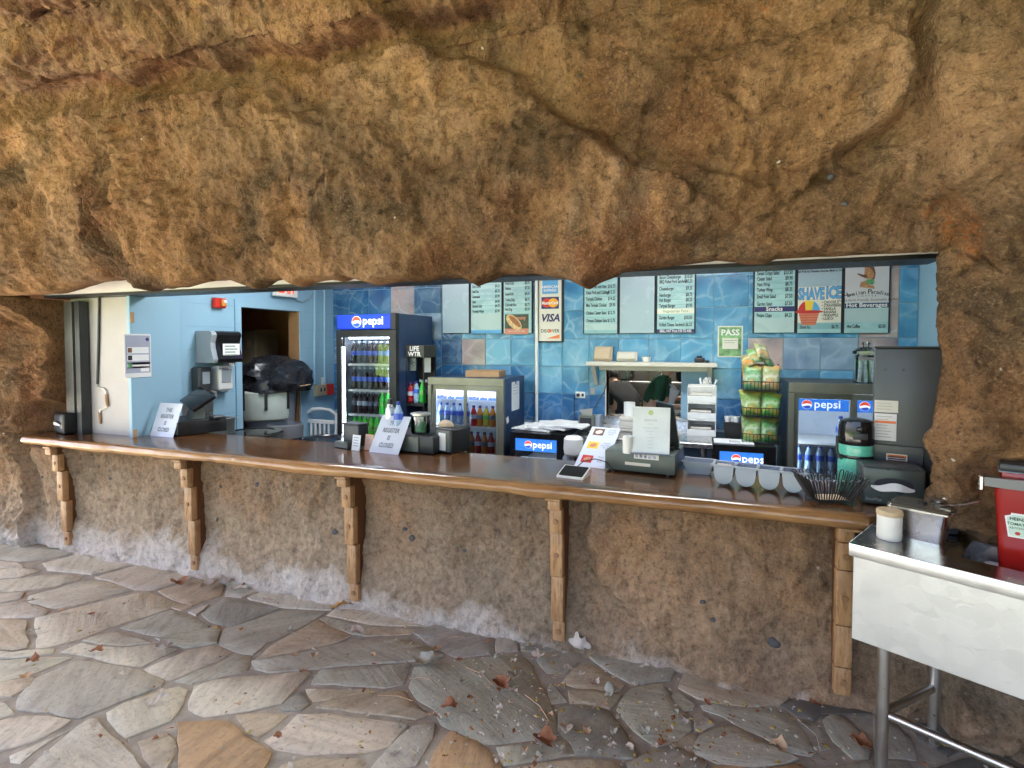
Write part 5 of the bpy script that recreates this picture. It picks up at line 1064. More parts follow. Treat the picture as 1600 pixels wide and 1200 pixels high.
# bins with round lids behind the counter
def lidbin(lab, x, y, r, z, body):
    t = thing('round_bin', lab, 'bin', (x, y, 0)); obj('tub', G().lathe([(r * .8, 0), (r * .95, z - .05), (0, z - .05)], 28), body, t); obj('rim', G().lathe([(r * .97, z - .055), (r * 1.03, z - .045), (r * 1.03, z - .005), (r * .99, z)], 28), m_black, t)
    obj('lid', G().lathe([(r * .99, z), (r * .97, z + .008), (r * .75, z + .012), (r * .72, z + .006), (0, z + .012)], 28), m_blackg, t); return t
lidbin('round black lidded bin with an orange tub behind the left register', -3.80, 3.68, .25, .855, m_orange); lidbin('round black lidded bin in front of the white chair', -3.02, 3.68, .25, .835, m_black)
# white chair
t = thing('plastic_chair', 'white plastic chair by the blue wall left of the tall cooler', 'chair', (RY(502, 660, 4.80).x, 4.58, 0), .0); Mc = Matrix.Identity(4)
obj('seat', G().rbox(-.21, .21, -.2, .2, .41, .44, .012, 2), m_plastic_w, t)
bkz = .40
obj('back_frame', G().tube([(-.20, .17, .42), (-.215, .20, .70), (-.205, .22, .87), (-.12, .225, .92), (0, .225, .93), (.12, .225, .92), (.205, .22, .87), (.215, .20, .70), (.20, .17, .42)], .018, 8), m_plastic_w, t); obj('back_band', G().rbox(-.185, .185, .205, .222, .765, .81, .006, 1), m_plastic_w, t)
for x in (-.12, -.06, 0, .06, .12): obj('slat', G().rbox(x - .014, x + .014, .19, .205, .445, .7645, .005, 1), m_plastic_w, t)
for sx_ in (-1, 1):
    for sy in (-1, 1): obj('leg', G().tube([(sx_ * .18, sy * .17, .405), (sx_ * .21, sy * .21, 0)], [.022, .018], 8), m_plastic_w, t)
# ------------------------------------------------------------------ steel work counter under the hatch
sx0, sx1 = -1.06, .08
t = thing('steel_counter', 'stainless work counter with a backsplash below the kitchen hatch', 'work counter', (0, 0, 0))
obj('top', G().rbox(sx0, sx1, 4.39, YB - .05, .83, .868, .004, 1), m_steel, t); obj('backsplash', G().rbox(sx0, sx1 + .02, YB - .048, YB - .012, .83, .925, .004, 1), m_steel, t); obj('ledge', G().rbox(hx0 + .01, hx1 - .01, YB - .08, YB + .12, .9303, .945, .003, 1), m_steel, t)
for x in (sx0 + .06, sx1 - .07): 
    for y in (4.46, 5.1): obj('leg', G().tube([(x, y, .829), (x, y, 0)], .02, 10), m_steel, t)
obj('undershelf', G().rbox(sx0 + .02, sx1 - .03, 4.46, 5.12, .25, .28, .003, 1), m_steel, t)
def onsteel(px, py, z=.8685): return RZ(px, py, z)
t = thing('ticket_printer', 'grey ticket printer with a paper slip curling out, below the outlet', 'printer', (-.98, 4.78, .869), .0); obj('body', G().rbox(-.075, .075, -.08, .08, .0, .13, .008, 2), mk('printer_olive', (.12, .125, .10), .4), t); obj('face', G().rbox(-.06, .045, -.084, -.0805, .03, .115, .002, 1), m_black, t); obj('side', G().rbox(.0755, .12, -.07, .08, 0, .135, .006, 1), m_grey, t); obj('slip', G().add([(-.05, -.02, .13), (.04, -.02, .13), (.05, -.05, .20), (-.07, -.045, .18), (.045, -.02, .21), (-.055, -.02, .20)], [(0, 1, 2, 3)]), m_cream, t, 0)
for i, (x, y, r, h, lab) in enumerate(((-.62, 4.86, .05, .12, 'white paper roll standing on the foam boxes in front of the hatch'),)):
    o = obj('paper_roll', G().lathe([(.0, .0), (r, 0), (r, h), (.018, h), (.018, h - .04), (0, h - .04)], 24), m_plastic_w, loc=(x, y, 1.002)); tag(o, lab, 'paper roll')
for i, (x, z, w2, h, lab) in enumerate(((-.53, .869, .16, .045, 'lower white foam box in front of the hatch'), (-.55, .915, .145, .085, 'upper white foam box in front of the hatch, under the paper roll'))):
    t = thing('foam_box', lab, 'box', (x, 4.86, z)); obj('base', G().rbox(-w2, w2, -.11, .11, 0, h * .55, .006, 1), m_cream, t); obj('lid', G().rbox(-w2 - .003, w2 + .003, -.113, .113, h * .56, h, .008, 2), m_cream, t)
# folded towels on the left small cooler
for k in range(5):
    bm = bmesh.new(); bmesh.ops.create_grid(bm, x_segments=26, y_segments=16, size=1)
    Q = np.array([v.co[:] for v in bm.verts]); hh = fbm(Q + 5 * k, 1.3, 4) * .5
    for v, h_ in zip(bm.verts, hh): v.co = Vector((v.co.x * .19, v.co.y * .17, .012 + .022 * h_ - .006 * (abs(v.co.x) > .95)))
    bmesh.ops.solidify(bm, geom=bm.faces[:], thickness=.012)
    o = obj('folded_towel', G().bm(bm), m_cloth, sharp=60, loc=(-1.42 + .07 * k - .02 * (k % 2), 4.68 + .03 * (k % 2), .872 + .012 * k), rot=(0, .02, random.uniform(-.4, .4))); tag(o, ['bottom', 'second', 'third', 'fourth', 'topmost'][k] + ' white towel of the loose pile on the left small cooler', 'towel', 'towels piled on the left small cooler')
# lamp-like white bucket and blue cleaning bottle below
t = thing('white_jug', 'white round tub on a stand behind the leaflet sign', 'tub', (-.98, 4.20, 0)); obj('tub', G().lathe([(.05, .74), (.075, .76), (.08, .80), (.078, .88), (.06, .90), (0, .905)], 20), m_plastic_w, t); obj('stand', G().tube([(0, 0, 0), (0, 0, .74)], .012, 8), m_alu, t); obj('foot', G().lathe([(.09, 0), (.09, .02), (.02, .04), (0, .04)], 16), m_alu, t)
t = thing('spray_bottle', 'blue grey spray bottle between the left small cooler and the leaflet sign', 'bottle', (-1.045, 4.28, .56)); obj('body', G().lathe([(.045, 0), (.048, .02), (.046, .14), (.02, .19), (.016, .20)], 16), m_grey, t); obj('trigger', G().rbox(-.035, .02, -.012, .012, .20, .235, .005, 1), m_lgrey, t)
o = obj('low_stand', G().rbox(-1.10, -.96, 4.22, 4.38, 0, .558, .004, 1), m_navyside); tag(o, 'dark blue low stand between the left small cooler and the work counter', 'stand')
# stacked baskets, cup holder
for k in range(3):
    t = thing('wire_basket', ['bottom white stacking basket on the work counter', 'middle white stacking basket on the work counter, with crackers', 'top white stacking basket on the work counter, with straws'][k], 'basket', (-.005, 4.86, .869 + k * .142), 0, 'white stacking baskets right of the hatch'); w2, d2, h2 = .115, .12, .138
    g = G(); g.rbox(-w2, w2, d2 - .006, d2, 0, h2, .002, 1); g.rbox(-w2, -w2 + .006, -d2, d2 - .0065, 0, h2, .002, 1); g.rbox(w2 - .006, w2, -d2, d2 - .0065, 0, h2, .002, 1); g.box(-w2 + .0065, w2 - .0065, -d2, d2 - .0065, 0, .005); g.rbox(-w2 + .0065, w2 - .0065, -d2, -d2 + .006, .0055, .055, .002, 1)
    obj('shell', g, m_plastic_w, t, 30); obj('rim', G().tube([(-w2, -d2, h2 - .004), (w2, -d2, h2 - .004)], .005, 6), m_plastic_w, t)
    for q in range(3):
        o = obj(['sandwich_wrap', 'cracker_pack', 'straw_pack'][k], G().rbox(-.095 + .004 * q, .095 - .006 * q, -.09, .08, 0, .022, .008, 2), m_cream, loc=(-.005 + random.uniform(-.004, .004), 4.86, .875 + k * .142 + q * .023), rot=(0, 0, random.uniform(-.05, .05))); tag(o, f'{["lowest", "middle", "uppermost"][q]} flat cream {["wrap", "cracker pack", "straw pack"][k]} in the {["bottom", "middle", "top"][k]} white basket', 'packet', f'packets in the {["bottom", "middle", "top"][k]} white basket')
g = G()
for q in range(16): x, y = random.uniform(-.05, .09), random.uniform(-.03, .06); g.tube([(x, y, 0), (x + random.uniform(-.02, .03), y, random.uniform(.04, .07))], .004, 5)
o = obj('straws', g, m_plastic_w, loc=(.03, 4.88, 1.296)); tag(o, 'bunch of white straws on the top stacking basket', 'straws'); o['kind'] = 'stuff'
t = thing('cup_holder', 'black bin with stacked white paper cups beside the baskets', 'cup holder', (.235, 4.78, .869)); obj('bin', G().add([(-.055, -.055, 0), (.055, -.055, 0), (.055, .055, 0), (-.055, .055, 0), (-.07, -.07, .13), (.07, -.07, .13), (.07, .07, .13), (-.07, .07, .13)], [(3, 2, 1, 0), (0, 1, 5, 4), (1, 2, 6, 5), (2, 3, 7, 6), (3, 0, 4, 7), (4, 5, 6, 7)]), m_black, t, 0)
for q in range(3): o = obj('cup_stack', G().lathe([(.018, 0), (.024, .035), (.026, .036), (.026, .045), (.0, .045)], 14), m_plastic_w, loc=(.20 + q * .034, 4.765 + .02 * (q % 2), 1.0), ); tag(o, ['left', 'middle', 'right'][q] + ' one of the three white paper cup stacks in the black bin', 'cups', 'cup stacks in the black bin')
tr = thing('paper_tray', 'flat white paper tray on the small cooler under the chips', 'tray', (.22, 4.55, .869)); obj('tray', G().rbox(-.13, .16, -.11, .08, 0, .01, .003, 1), m_paper, tr); obj('card', G().rbox(-.02, .06, -.1, -.06, .0105, .03, .003, 1), m_plastic_w, tr)
# chip rack
rx0, rx1, ry0 = .300, .565, 4.50
t = thing('chip_rack', 'black wire rack with three tiers of chip bags', 'rack', (rx0, ry0, .869)); W = rx1 - rx0
obj('post', G().tube([(0, .2, 0), (0, .2, .62)], .005, 6), m_black, t); obj('post', G().tube([(W, .2, 0), (W, .2, .62)], .005, 6), m_black, t)
for k, z in enumerate((.0, .205, .41)):
    for zz in (.01, .075): obj('rail', G().tube([(0, .2, z + zz), (0, .02, z + zz), (W, .02, z + zz), (W, .2, z + zz)], .0035, 6), m_black, t)
    g = G()
    for q in range(11): x = W * q / 10; g.tube([(x, .02, z + .01), (x, .02, z + .075)], .0022, 5)
    obj('wires', g, m_black, t); obj('floor', G().box(.004, W - .004, .024, .195, z + .002, z + .008), m_black, t, 0)
m_bag = N('chip_bag'); oi = m_bag.n('ObjectInfo'); v = m_bag.coord(); sx = m_bag.n('SeparateXYZ'); m_bag.l(v, sx.inputs[0])
f_ = m_bag.math('ADD', m_bag.math('MULTIPLY', sx.outputs[2], 4.8), m_bag.math('MULTIPLY', m_bag.math('SUBTRACT', m_bag.noise(v, 16, 4), .5), .75))
zr = m_bag.ramp(f_, [(.10, (.05, .20, .04)), (.22, (.66, .26, .03)), (.33, (.20, .38, .12)), (.50, (.55, .60, .45)), (.60, (.30, .42, .20)), (.72, (.10, .30, .06)), (.92, (.60, .33, .05))])
zr = m_bag.mix(m_bag.ramp(m_bag.noise(v, 45, 3), [(.55, 0.0), (.62, .7)]), zr, (.04, .10, .05))
m_bag.set(Base_Color=m_bag.mix(.30, zr, oi.outputs['Color']), Roughness=.3); m_bag.bump(m_bag.noise(v, 30, 4), .4, .01); m_bag = m_bag.m
def bag_mesh(w, h, d, seed):
    bm = bmesh.new(); nx, nz = 12, 16
    V_ = {}
    for s_ in (-1, 1):
        for i in range(nx + 1):
            for j in range(nz + 1):
                u_, t_ = i / nx * 2 - 1, j / nz * 2 - 1; f = (max(0, 1 - u_ ** 4) * max(0, 1 - abs(t_) ** 3)) ** .6
                p = np.array([[u_ * 1.3 + seed, s_ * 2.0, t_ * 1.6]]); wr = float(fbm(p, 1.6, 3)[0])
                V_[(s_, i, j)] = bm.verts.new((u_ * w / 2 * (1 - .07 * (1 - abs(t_))), s_ * d / 2 * f * (1 + .55 * wr) + .008 * wr, (t_ + 1) * h / 2))
    for s_ in (-1, 1):
        for i in range(nx):
            for j in range(nz): bm.faces.new([V_[(s_, i, j)], V_[(s_, i + 1, j)], V_[(s_, i + 1, j + 1)], V_[(s_, i, j + 1)]])
    bmesh.ops.remove_doubles(bm, verts=bm.verts, dist=.0008); return mesh('chip_bag', G().bm(bm), 60)
bms = [bag_mesh(.13, .185, .055, s_) for s_ in (0, 5, 11)]
k = 0
for tier, z in enumerate((.879, 1.084, 1.289)):
    for c in range(2):
        for d in range(3):
            q = bms[k % 3]; k += 1
            o = bpy.data.objects.new('chip_bag', q); C.objects.link(o)
            if not q.materials: q.materials.append(m_bag)
            o.location = (rx0 + .068 + c * .128, ry0 + .055 + d * .052, z + (.01 * d)); o.rotation_euler = (-.16, random.uniform(-.16, .16), random.uniform(-.35, .35)); o.color = random.choice([[(.10, .40, .08, 1), (.35, .50, .15, 1), (.06, .30, .10, 1), (.50, .50, .30, 1)], [(.14, .45, .08, 1), (.45, .52, .12, 1), (.60, .40, .08, 1)], [(.80, .30, .10, 1), (.70, .45, .35, 1), (.15, .40, .30, 1)]][tier])
            tag(o, f'{"orange" if tier == 2 else "green"} chip bag {["in front", "second from the front", "at the back"][d]} of the {["bottom", "middle", "top"][tier]} tier, {"left" if c == 0 else "right"} column', 'chip bag', 'chip bags on the wire rack')
for q in range(4):
    o = bpy.data.objects.new('chip_bag', bms[q % 3]); C.objects.link(o); o.location = (rx0 + .04 + .055 * q, ry0 + .08 + .02 * (q % 2), 1.465 + .035 * (q % 3)); o.rotation_euler = (-.75, .35 * (q - 1.5), .4 * (q - 1)); o.scale = (.82, .82, .82); o.color = [(.70, .25, .12, 1), (.25, .45, .25, 1), (.75, .50, .40, 1), (.15, .35, .30, 1)][q]
    tag(o, ['leftmost', 'second from left', 'third from left', 'rightmost'][q] + ' chip bag heaped on top of the wire rack', 'chip bag', 'chip bags heaped on the wire rack')
# glass jar on the right cooler
t = thing('glass_jar', 'large lidded glass jar on top of the right cooler', 'jar', (RY(1352, 598, 4.62).x, 4.62, 1.358)); obj('body', G().lathe([(.075, 0), (.082, .01), (.082, .19), (.07, .205), (.07, .215)], 8, a0=PI / 8), m_glassjar, t, 20); obj('lid', G().lathe([(.088, .2155), (.088, .235), (.05, .262), (.022, .268), (.020, .28), (.028, .295), (.02, .305), (0, .308)], 16), m_glassjar, t, 30)
for q in range(7): 
    o = obj('wrapped_stick', G().rbox(-.012, .012, -.01, .01, 0, .165, .005, 1), [m_lbl_w, m_lbl_g, m_plastic_w][q % 3], loc=(t.location.x - .045 + .015 * q, 4.60 + .02 * (q % 3), 1.362), rot=(random.uniform(-.08, .08), random.uniform(-.08, .08), q)); tag(o, ['pale', 'green', 'white'][q % 3] + ' wrapped stick standing in the big glass jar', 'snack stick', f'{["pale", "green", "white"][q % 3]} sticks in the glass jar')
# ------------------------------------------------------------------ things on the counter
T0 = ZC + .0006
def frame_from(bl, br, tl):                   # local x along the foot, z up the sheet, -y towards the reader
    u = (br - bl); W_ = u.length; u.normalize(); v = tl - bl; v = v - u * v.dot(u); H_ = v.length; v.normalize(); n = u.cross(v)
    M = Matrix((( u.x, -n.x, v.x, bl.x), (u.y, -n.y, v.y, bl.y), (u.z, -n.z, v.z, bl.z), (0, 0, 0, 1))); return M, W_, H_
def lean_sign(name, lab, cat, bl, br, tl, z=T0, dx=0.0):
    a, b = RZ(*bl, z), RZ(*br, z); c = RX(*tl, a.x + dx); M, w_, h_ = frame_from(a, b, c)
    t = thing(name, lab, cat); t.matrix_world = M; return t, w_, h_
def sheet(t, w_, h_, mat=None): return obj('sheet', G().rbox(0, w_, 0, .004, 0, h_, .0015, 1), mat or m_sheet, t)
m_sheet = mk('glossy_sheet', (.66, .70, .80), .12, var=.02)
m_hand = mk('handlettering', (.10, .13, .17), .6)
for lab, bl, br, tl in (('closed register sign in front of the left black register, farther one', (234, 681), (270, 684), (250, 629)), ('closed register sign in the middle of the counter, nearer one', (576, 706), (622, 711), (595, 648))):
    t, w_, h_ = lean_sign('register_sign', lab, 'sign', bl, br, tl); s_ = sheet(t, w_, h_)
    for i, l in enumerate(('THIS', 'REGISTER', 'IS', 'CLOSED')): text('lettering', s_, m_hand, l, h_ * .165, w_ * .5, -.0012, h_ * (.74 - .195 * i), 'CENTER', sx=.80 * w_ / h_, shear=.05, bold=.018)
    obj('prop', G().rbox(w_ * .2, w_ * .8, .0045, .05, 0, .006, .002, 1), m_sheet, t)
# left register
t = thing('cash_register', 'black touch screen register with a cash drawer on the left of the counter', 'cash register', (-3.80, 2.965, T0), -.32)
obj('drawer', G().rbox(-.38, .0, 0, .36, .004, .115, .006, 2), m_black, t); obj('drawer_front', G().rbox(-.376, -.004, -.008, -.0005, .012, .107, .003, 1), m_drawer, t)
obj('stand', G().add([(-.20, .12, .1155), (-.06, .12, .1155), (-.06, .22, .1155), (-.20, .22, .1155), (-.18, .17, .25), (-.08, .17, .25), (-.08, .22, .25), (-.18, .22, .25)], [(3, 2, 1, 0), (0, 1, 5, 4), (1, 2, 6, 5), (2, 3, 7, 6), (3, 0, 4, 7), (4, 5, 6, 7)]), m_drawer, t, 0)
Ms = Matrix.Translation((-.13, .17, .255)) @ Matrix.Rotation(.22, 4, 'Y') @ Matrix.Rotation(-.95, 4, 'X')
obj('screen', G().rbox(-.14, .14, -.015, .015, -.07, .12, .008, 2, Ms), m_blackg, t); obj('keypad', G().rbox(-.05, .04, .24, .33, .1155, .135, .005, 1), m_charc if 'm_charc' in globals() else m_char, t)
t = thing('card_reader', 'small black card terminal beside the far closed register sign', 'card terminal', (-4.12, 3.03, T0), -.2); obj('body', G().rbox(-.05, .06, -.03, .05, .0, .085, .008, 2), m_black, t); obj('foot', G().rbox(-.07, -.02, -.07, -.0305, 0, .035, .006, 1), m_black, t)
# napkin box far left
def napkin_box(lab, loc, rz, w_, d_, h_, cat='napkin dispenser'):
    t = thing('napkin_dispenser', lab, cat, loc, rz); obj('case', G().rbox(-w_ / 2, w_ / 2, 0, d_, 0, h_, .014, 3), m_black, t); return t
t = napkin_box('black napkin dispenser at the far left end of the counter', (-4.83, 2.745, T0), -.22, .19, .16, .165)
obj('face', G().rbox(-.078, .078, -.004, .006, .02, .148, .010, 2), mk('face_slate', (.06, .075, .095), .3), t); obj('slot', ell(0, .092, .07, .012, 0, -.0045), m_ink, t, 0)
bm = bmesh.new(); bmesh.ops.create_grid(bm, x_segments=14, y_segments=5, size=1)
for v in bm.verts: x, y = v.co.x, v.co.y; v.co = Vector((x * .065, -.012 - .014 * math.cos(x * 1.5), .086 + y * .012 * (1 - .5 * x * x) - .012 * x * x))
obj('napkin', G().bm(bm), m_cloth, t, 60)
# middle group
t = thing('pole_display', 'grey customer display box left of the nearer closed register sign', 'display', (-2.29, 3.06, T0), -.25); obj('body', G().rbox(-.075, .085, 0, .09, .012, .155, .008, 2), m_char, t); obj('hood', G().rbox(-.08, .09, -.006, .095, .1555, .168, .004, 1), m_black, t); obj('foot', G().rbox(-.11, .03, -.05, -.0005, 0, .042, .005, 1), m_drawer, t)
for i, (x, y, m_, lab) in enumerate(((-2.195, 2.985, m_paper, 'small white printed card in front of the grey customer display'), (-2.125, 3.03, mk('card_salmon', (.75, .42, .28), .6), 'small salmon card partly behind the nearer closed register sign'))):
    t = thing('counter_card', lab, 'card', (x, y, T0), -.2); cdd = obj('card', G().rbox(-.038, .038, 0, .004, .0, .105, .001, 1, Matrix.Rotation(-.15, 4, 'X')), m_, t); g = G()
    for k in range(4): g.quad(-.024, .024, .03 + k * .018, .036 + k * .018, -.0025, Matrix.Rotation(-.15, 4, 'X'))
    obj('print', g, mk('card_print', (.30, .42, .62), .6), cdd, 0)
t = thing('money_till', 'black cash drawer right of the nearer closed register sign, jar on it', 'till', (-1.93, 3.07, T0), -.12); obj('body', G().rbox(-.10, .30, .0, .36, .004, .115, .006, 2), m_black, t); obj('front', G().rbox(-.06, .19, -.010, -.0005, .008, .108, .004, 1), m_drawer, t)
q = Vector((-1.80, 3.17, T0 + .115)); t = thing('tip_jar', 'clear glass jar with folded notes on the middle cash drawer', 'jar', q); obj('glass', G().lathe([(.0, .004), (.06, 0), (.066, .01), (.066, .115), (.062, .12), (.062, .012), (0, .008)], 24), m_glassjar, t); obj('rim', G().lathe([(.063, .12), (.068, .122), (.068, .134), (.063, .136)], 24), m_alu, t); g = G()
for k in range(5): g.rbox(-.035 + .01 * k, .02 + .006 * k, -.03 + .008 * k, -.026 + .008 * k, .012, .05 + .006 * k, .001, 1)
obj('notes', g, m_print_gr, t, 0)
b = put_bottle('water', -1.93, 3.10, T0 + .115, 'clear water bottle with blue cap on the middle cash drawer beside the jar', 'bottle', None)
t = thing('steel_flask', 'polished steel shaker bottle behind the nearer closed register sign', 'bottle', (-2.02, 3.14, T0 + .115)); obj('body', G().lathe([(.0, 0), (.032, 0), (.036, .02), (.034, .15), (.02, .18), (.018, .19)], 18), m_steel, t); obj('cap', G().lathe([(.019, .1905), (.021, .20), (.017, .225), (.0, .23)], 14), m_black, t)
t = napkin_box('upright black napkin dispenser right of the middle cash drawer', (-1.60, 3.11, T0), -.30, .155, .19, .165); obj('face', G().rbox(-.062, .062, -.006, .004, .012, .150, .006, 1), m_drawer, t); obj('napkin', G().rbox(-.032, .032, -.011, -.0065, .02, .135, .004, 1), m_paper, t)
crumpled('bread_roll', m_tan, 'beige lump of folded paper on top of the upright napkin dispenser', 'paper', (-1.62, 3.19, T0 + .172), (.05, .035, .03), 7, .15, 3)
# tablet
t = thing('card_tablet', 'small card payment tablet wedge lying at the counter front edge', 'card terminal', (-.655, 2.80, T0), -.12)
obj('body', G().prismx([(-.055, 0), (.075, 0), (.075, .042), (-.055, .010)], -.075, .075), m_plastic_w, t, 0); Mt = Matrix.Translation((0, -.055, .0105)) @ Matrix.Rotation(math.atan2(.032, .13), 4, 'X')
obj('screen', G().rbox(-.068, .068, .008, .122, .0005, .004, .001, 1, Mt), m_blackg, t); obj('stylus', G().tube([(.0, .07, .04), (.03, .085, .07), (.09, .10, .085), (.15, .12, .07), (.19, .14, .02)], .0028, 6), m_black, t)
# leaflet sign
t, w_, h_ = lean_sign('menu_leaflet', 'tilted white leaflet sign with three snack photos beside the right register', 'sign', (897, 727), (944, 733), (913, 665)); s_ = sheet(t, w_, h_)
for i, (m_, m2, zz) in enumerate(((m_print_br, m_paper, .80), (m_art_y, m_art_cup, .46), (m_art_r, m_print_sal, .12))):
    p_ = obj('photo', G().box(w_ * .14, w_ * .50, -.0014, -.0002, h_ * (zz - .02), h_ * (zz + .15)), m_, s_, 0); obj('food', ell(w_ * .33, h_ * (zz + .06), w_ * .12, h_ * .045, .3, -.0022), m2, p_, 0)
    for k, l in enumerate((('Hot Dog', 'Chili Dog', '$5.50'), ('Pretzel', 'with cheese', '$6.25'), ('Potato', 'Chips', '$4.25'))[i]): text('lettering', s_, m_hand, l, h_ * .05, w_ * .76, -.0012, h_ * (zz + .12 - .055 * k), 'CENTER', sx=.8)
# right register: drawer, screen, upright sign, roll
dl = RZ(945, 735, T0); rz3 = -.10
t = thing('cash_register', 'grey green cash drawer with a black screen behind the upright paper sign', 'cash register', dl, rz3); Wd = .385
obj('drawer', G().rbox(0, Wd, 0, .34, .010, .118, .005, 2), m_drawer, t); 
for x in (.03, Wd - .05): obj('foot', G().rbox(x, x + .02, .01, .03, -.001, .0095, .002, 1), m_black, t)
obj('sticker', G().rbox(.165, .30, -.003, -.0004, .085, .113, .001, 1), m_art_cr, t); g = G()
for k in range(5): g.quad(.172 + k * .024, .188 + k * .024, .091, .107, -.0035)
obj('sticker_print', g, mk('card_logos', (.35, .33, .45), .6, var=.8, scale=60), t, 0); obj('label_strip', G().rbox(.115, .255, -.0025, -.0004, .045, .062, .0008, 1), m_cream, t)
obj('screen', G().prism([(.25, .1185), (.385, .1185), (.345, .37), (.25, .39)], .17, .20), m_blackg, t, 0); obj('screen_foot', G().rbox(.20, .36, .12, .26, .1185, .135, .005, 1), m_black, t)
Mr = t.matrix_basis.copy(); zt = T0 + .119
bl, br, = RZ(987, 709, zt), RZ(1046, 713, zt); tl = RX(990, 635, bl.x + .0); M, w_, h_ = frame_from(bl, br, tl); t = thing('menu_holder', 'upright clear holder with a pale green drink menu on the right register', 'sign'); t.matrix_world = M
s_ = sheet(t, w_, h_, mk('sheet_shaveice', (.74, .78, .72), .14, var=.10, scale=6)); obj('foot', G().rbox(-.004, w_ + .004, -.03, .05, -.0, .006, .002, 1), m_glassjar, t)
obj('emblem', ell(w_ * .48, h_ * .88, w_ * .07, h_ * .055, 0, -.0012), mk('pale_lime', (.50, .58, .22), .6), s_, 0); m_faint = mk('faint_print', (.42, .46, .44), .7)
text('lettering', s_, m_faint, 'SHAVE ICE', h_ * .055, w_ * .48, -.0012, h_ * .70, 'CENTER', bold=.01)
for i, (l, zz) in enumerate((('flavors', .63), ('choose three for $6.75', .55), ('strawberry', .48), ('vanilla', .42), ('pineapple', .35), ('banana', .28), ('coconut', .21), ('orange', .14))): text('lettering', s_, m_faint, l, h_ * .036, w_ * .48, -.0012, h_ * zz, 'CENTER')
q = RZ(980, 709, zt); o = obj('receipt_roll', G().lathe([(0, 0), (.028, 0), (.028, .092), (.008, .092), (.008, .06), (0, .06)], 20), m_plastic_w, loc=(q.x + .0, q.y + .025, zt)); tag(o, 'white paper roll standing on the right register beside the upright menu', 'paper roll')
# grey tray and condiment caddy
def hull(poly0, z0, poly1, z1):
    n = len(poly0); return G().add([(*p, z0) for p in poly0] + [(*p, z1) for p in poly1], [tuple(range(n))[::-1]] + [(i, (i + 1) % n, n + (i + 1) % n, n + i) for i in range(n)])
q = RZ(1092, 741, T0); t = thing('grey_tray', 'small empty grey plastic tray between the right register and the condiment caddy', 'tray', (q.x, q.y + .04, T0), -.1)
obj('bowl', hull([(-.055, -.04), (.055, -.04), (.055, .04), (-.055, .04)], .0, [(-.082, -.055), (.082, -.055), (.082, .055), (-.082, .055)], .068), m_lgrey, t, 0); obj('rim', G().tube([(-.083, -.056, .068), (.083, -.056, .068), (.083, .056, .068), (-.083, .056, .068)], .004, 6, closed=True), m_lgrey, t); obj('inside', hull([(-.05, -.035), (.05, -.035), (.05, .035), (-.05, .035)], .004, [(-.079, -.052), (.079, -.052), (.079, .052), (-.079, .052)], .067), m_grey, t, 0)
a, b = RZ(1113, 757, T0), RZ(1258, 775, T0); a.y -= .0; L = (b - a).length
t = thing('condiment_caddy', 'pale grey condiment caddy with four round bottomed cups near the counter edge', 'condiment caddy', a, math.atan2(b.y - a.y, b.x - a.x)); cw = L / 4; zt = .103
R = .044
for k in range(4):
    cx = cw * (k + .5); n = 12
    outer = [(cx + R * math.cos(PI + PI * i / n), .055 + R * 1.05 * math.sin(PI + PI * i / n)) for i in range(n + 1)]
    poly = [(cx - R - .004, zt - .006)] + outer + [(cx + R + .004, zt - .006)]
    inner = [(cx + (p[0] - cx) * .90, .06 + (p[1] - .055) * .90) for p in outer]; pin = [(cx + R * .9, zt - .006)] + inner[::-1] + [(cx - R * .9, zt - .006)]
    g = G(); full = poly + pin; n1 = len(full)
    g.prism(poly, 0, .005); g.prism(poly, .095, .10)
    for i in range(len(poly) - 1):
        p, q2 = poly[i], poly[i + 1]; pi_, qi = (cx + (p[0] - cx) * .93, p[1] + .004), (cx + (q2[0] - cx) * .93, q2[1] + .004)
        g.add([(p[0], .005, p[1]), (q2[0], .005, q2[1]), (q2[0], .095, q2[1]), (p[0], .095, p[1])], [(0, 1, 2, 3)]); g.add([(pi_[0], .005, pi_[1]), (qi[0], .005, qi[1]), (qi[0], .095, qi[1]), (pi_[0], .095, pi_[1])], [(3, 2, 1, 0)])
    obj('cup', g, m_lgrey, t, 40)
    if k == 0:
        g = G()
        for q_ in range(26): x, y = random.uniform(cx - .035, cx + .035), random.uniform(.02, .08); g.rbox(x - .014, x + .014, y - .008, y + .008, .078 + random.uniform(0, .012), .086 + random.uniform(.006, .012), .002, 1, Matrix.Translation((x, y, .08)) @ Matrix.Rotation(random.uniform(-.6, .6), 4, 'Y') @ Matrix.Translation((-x, -y, -.08)))
        obj('sugar_packets', g, mk('packet_mix', (.62, .50, .46), .5, var=.7, scale=40), t)['kind'] = 'stuff'
g = G(); g.rbox(-.008, L + .008, -.010, .002, zt - .0055, zt + .004, .002, 1); g.rbox(-.008, L + .008, .098, .11, zt - .0055, zt + .004, .002, 1)
for k in range(5): x = cw * k; g.rbox(x - .008, x + .008, .0025, .0975, zt - .0055, zt + .0035, .002, 1)
obj('rim', g, m_lgrey, t)
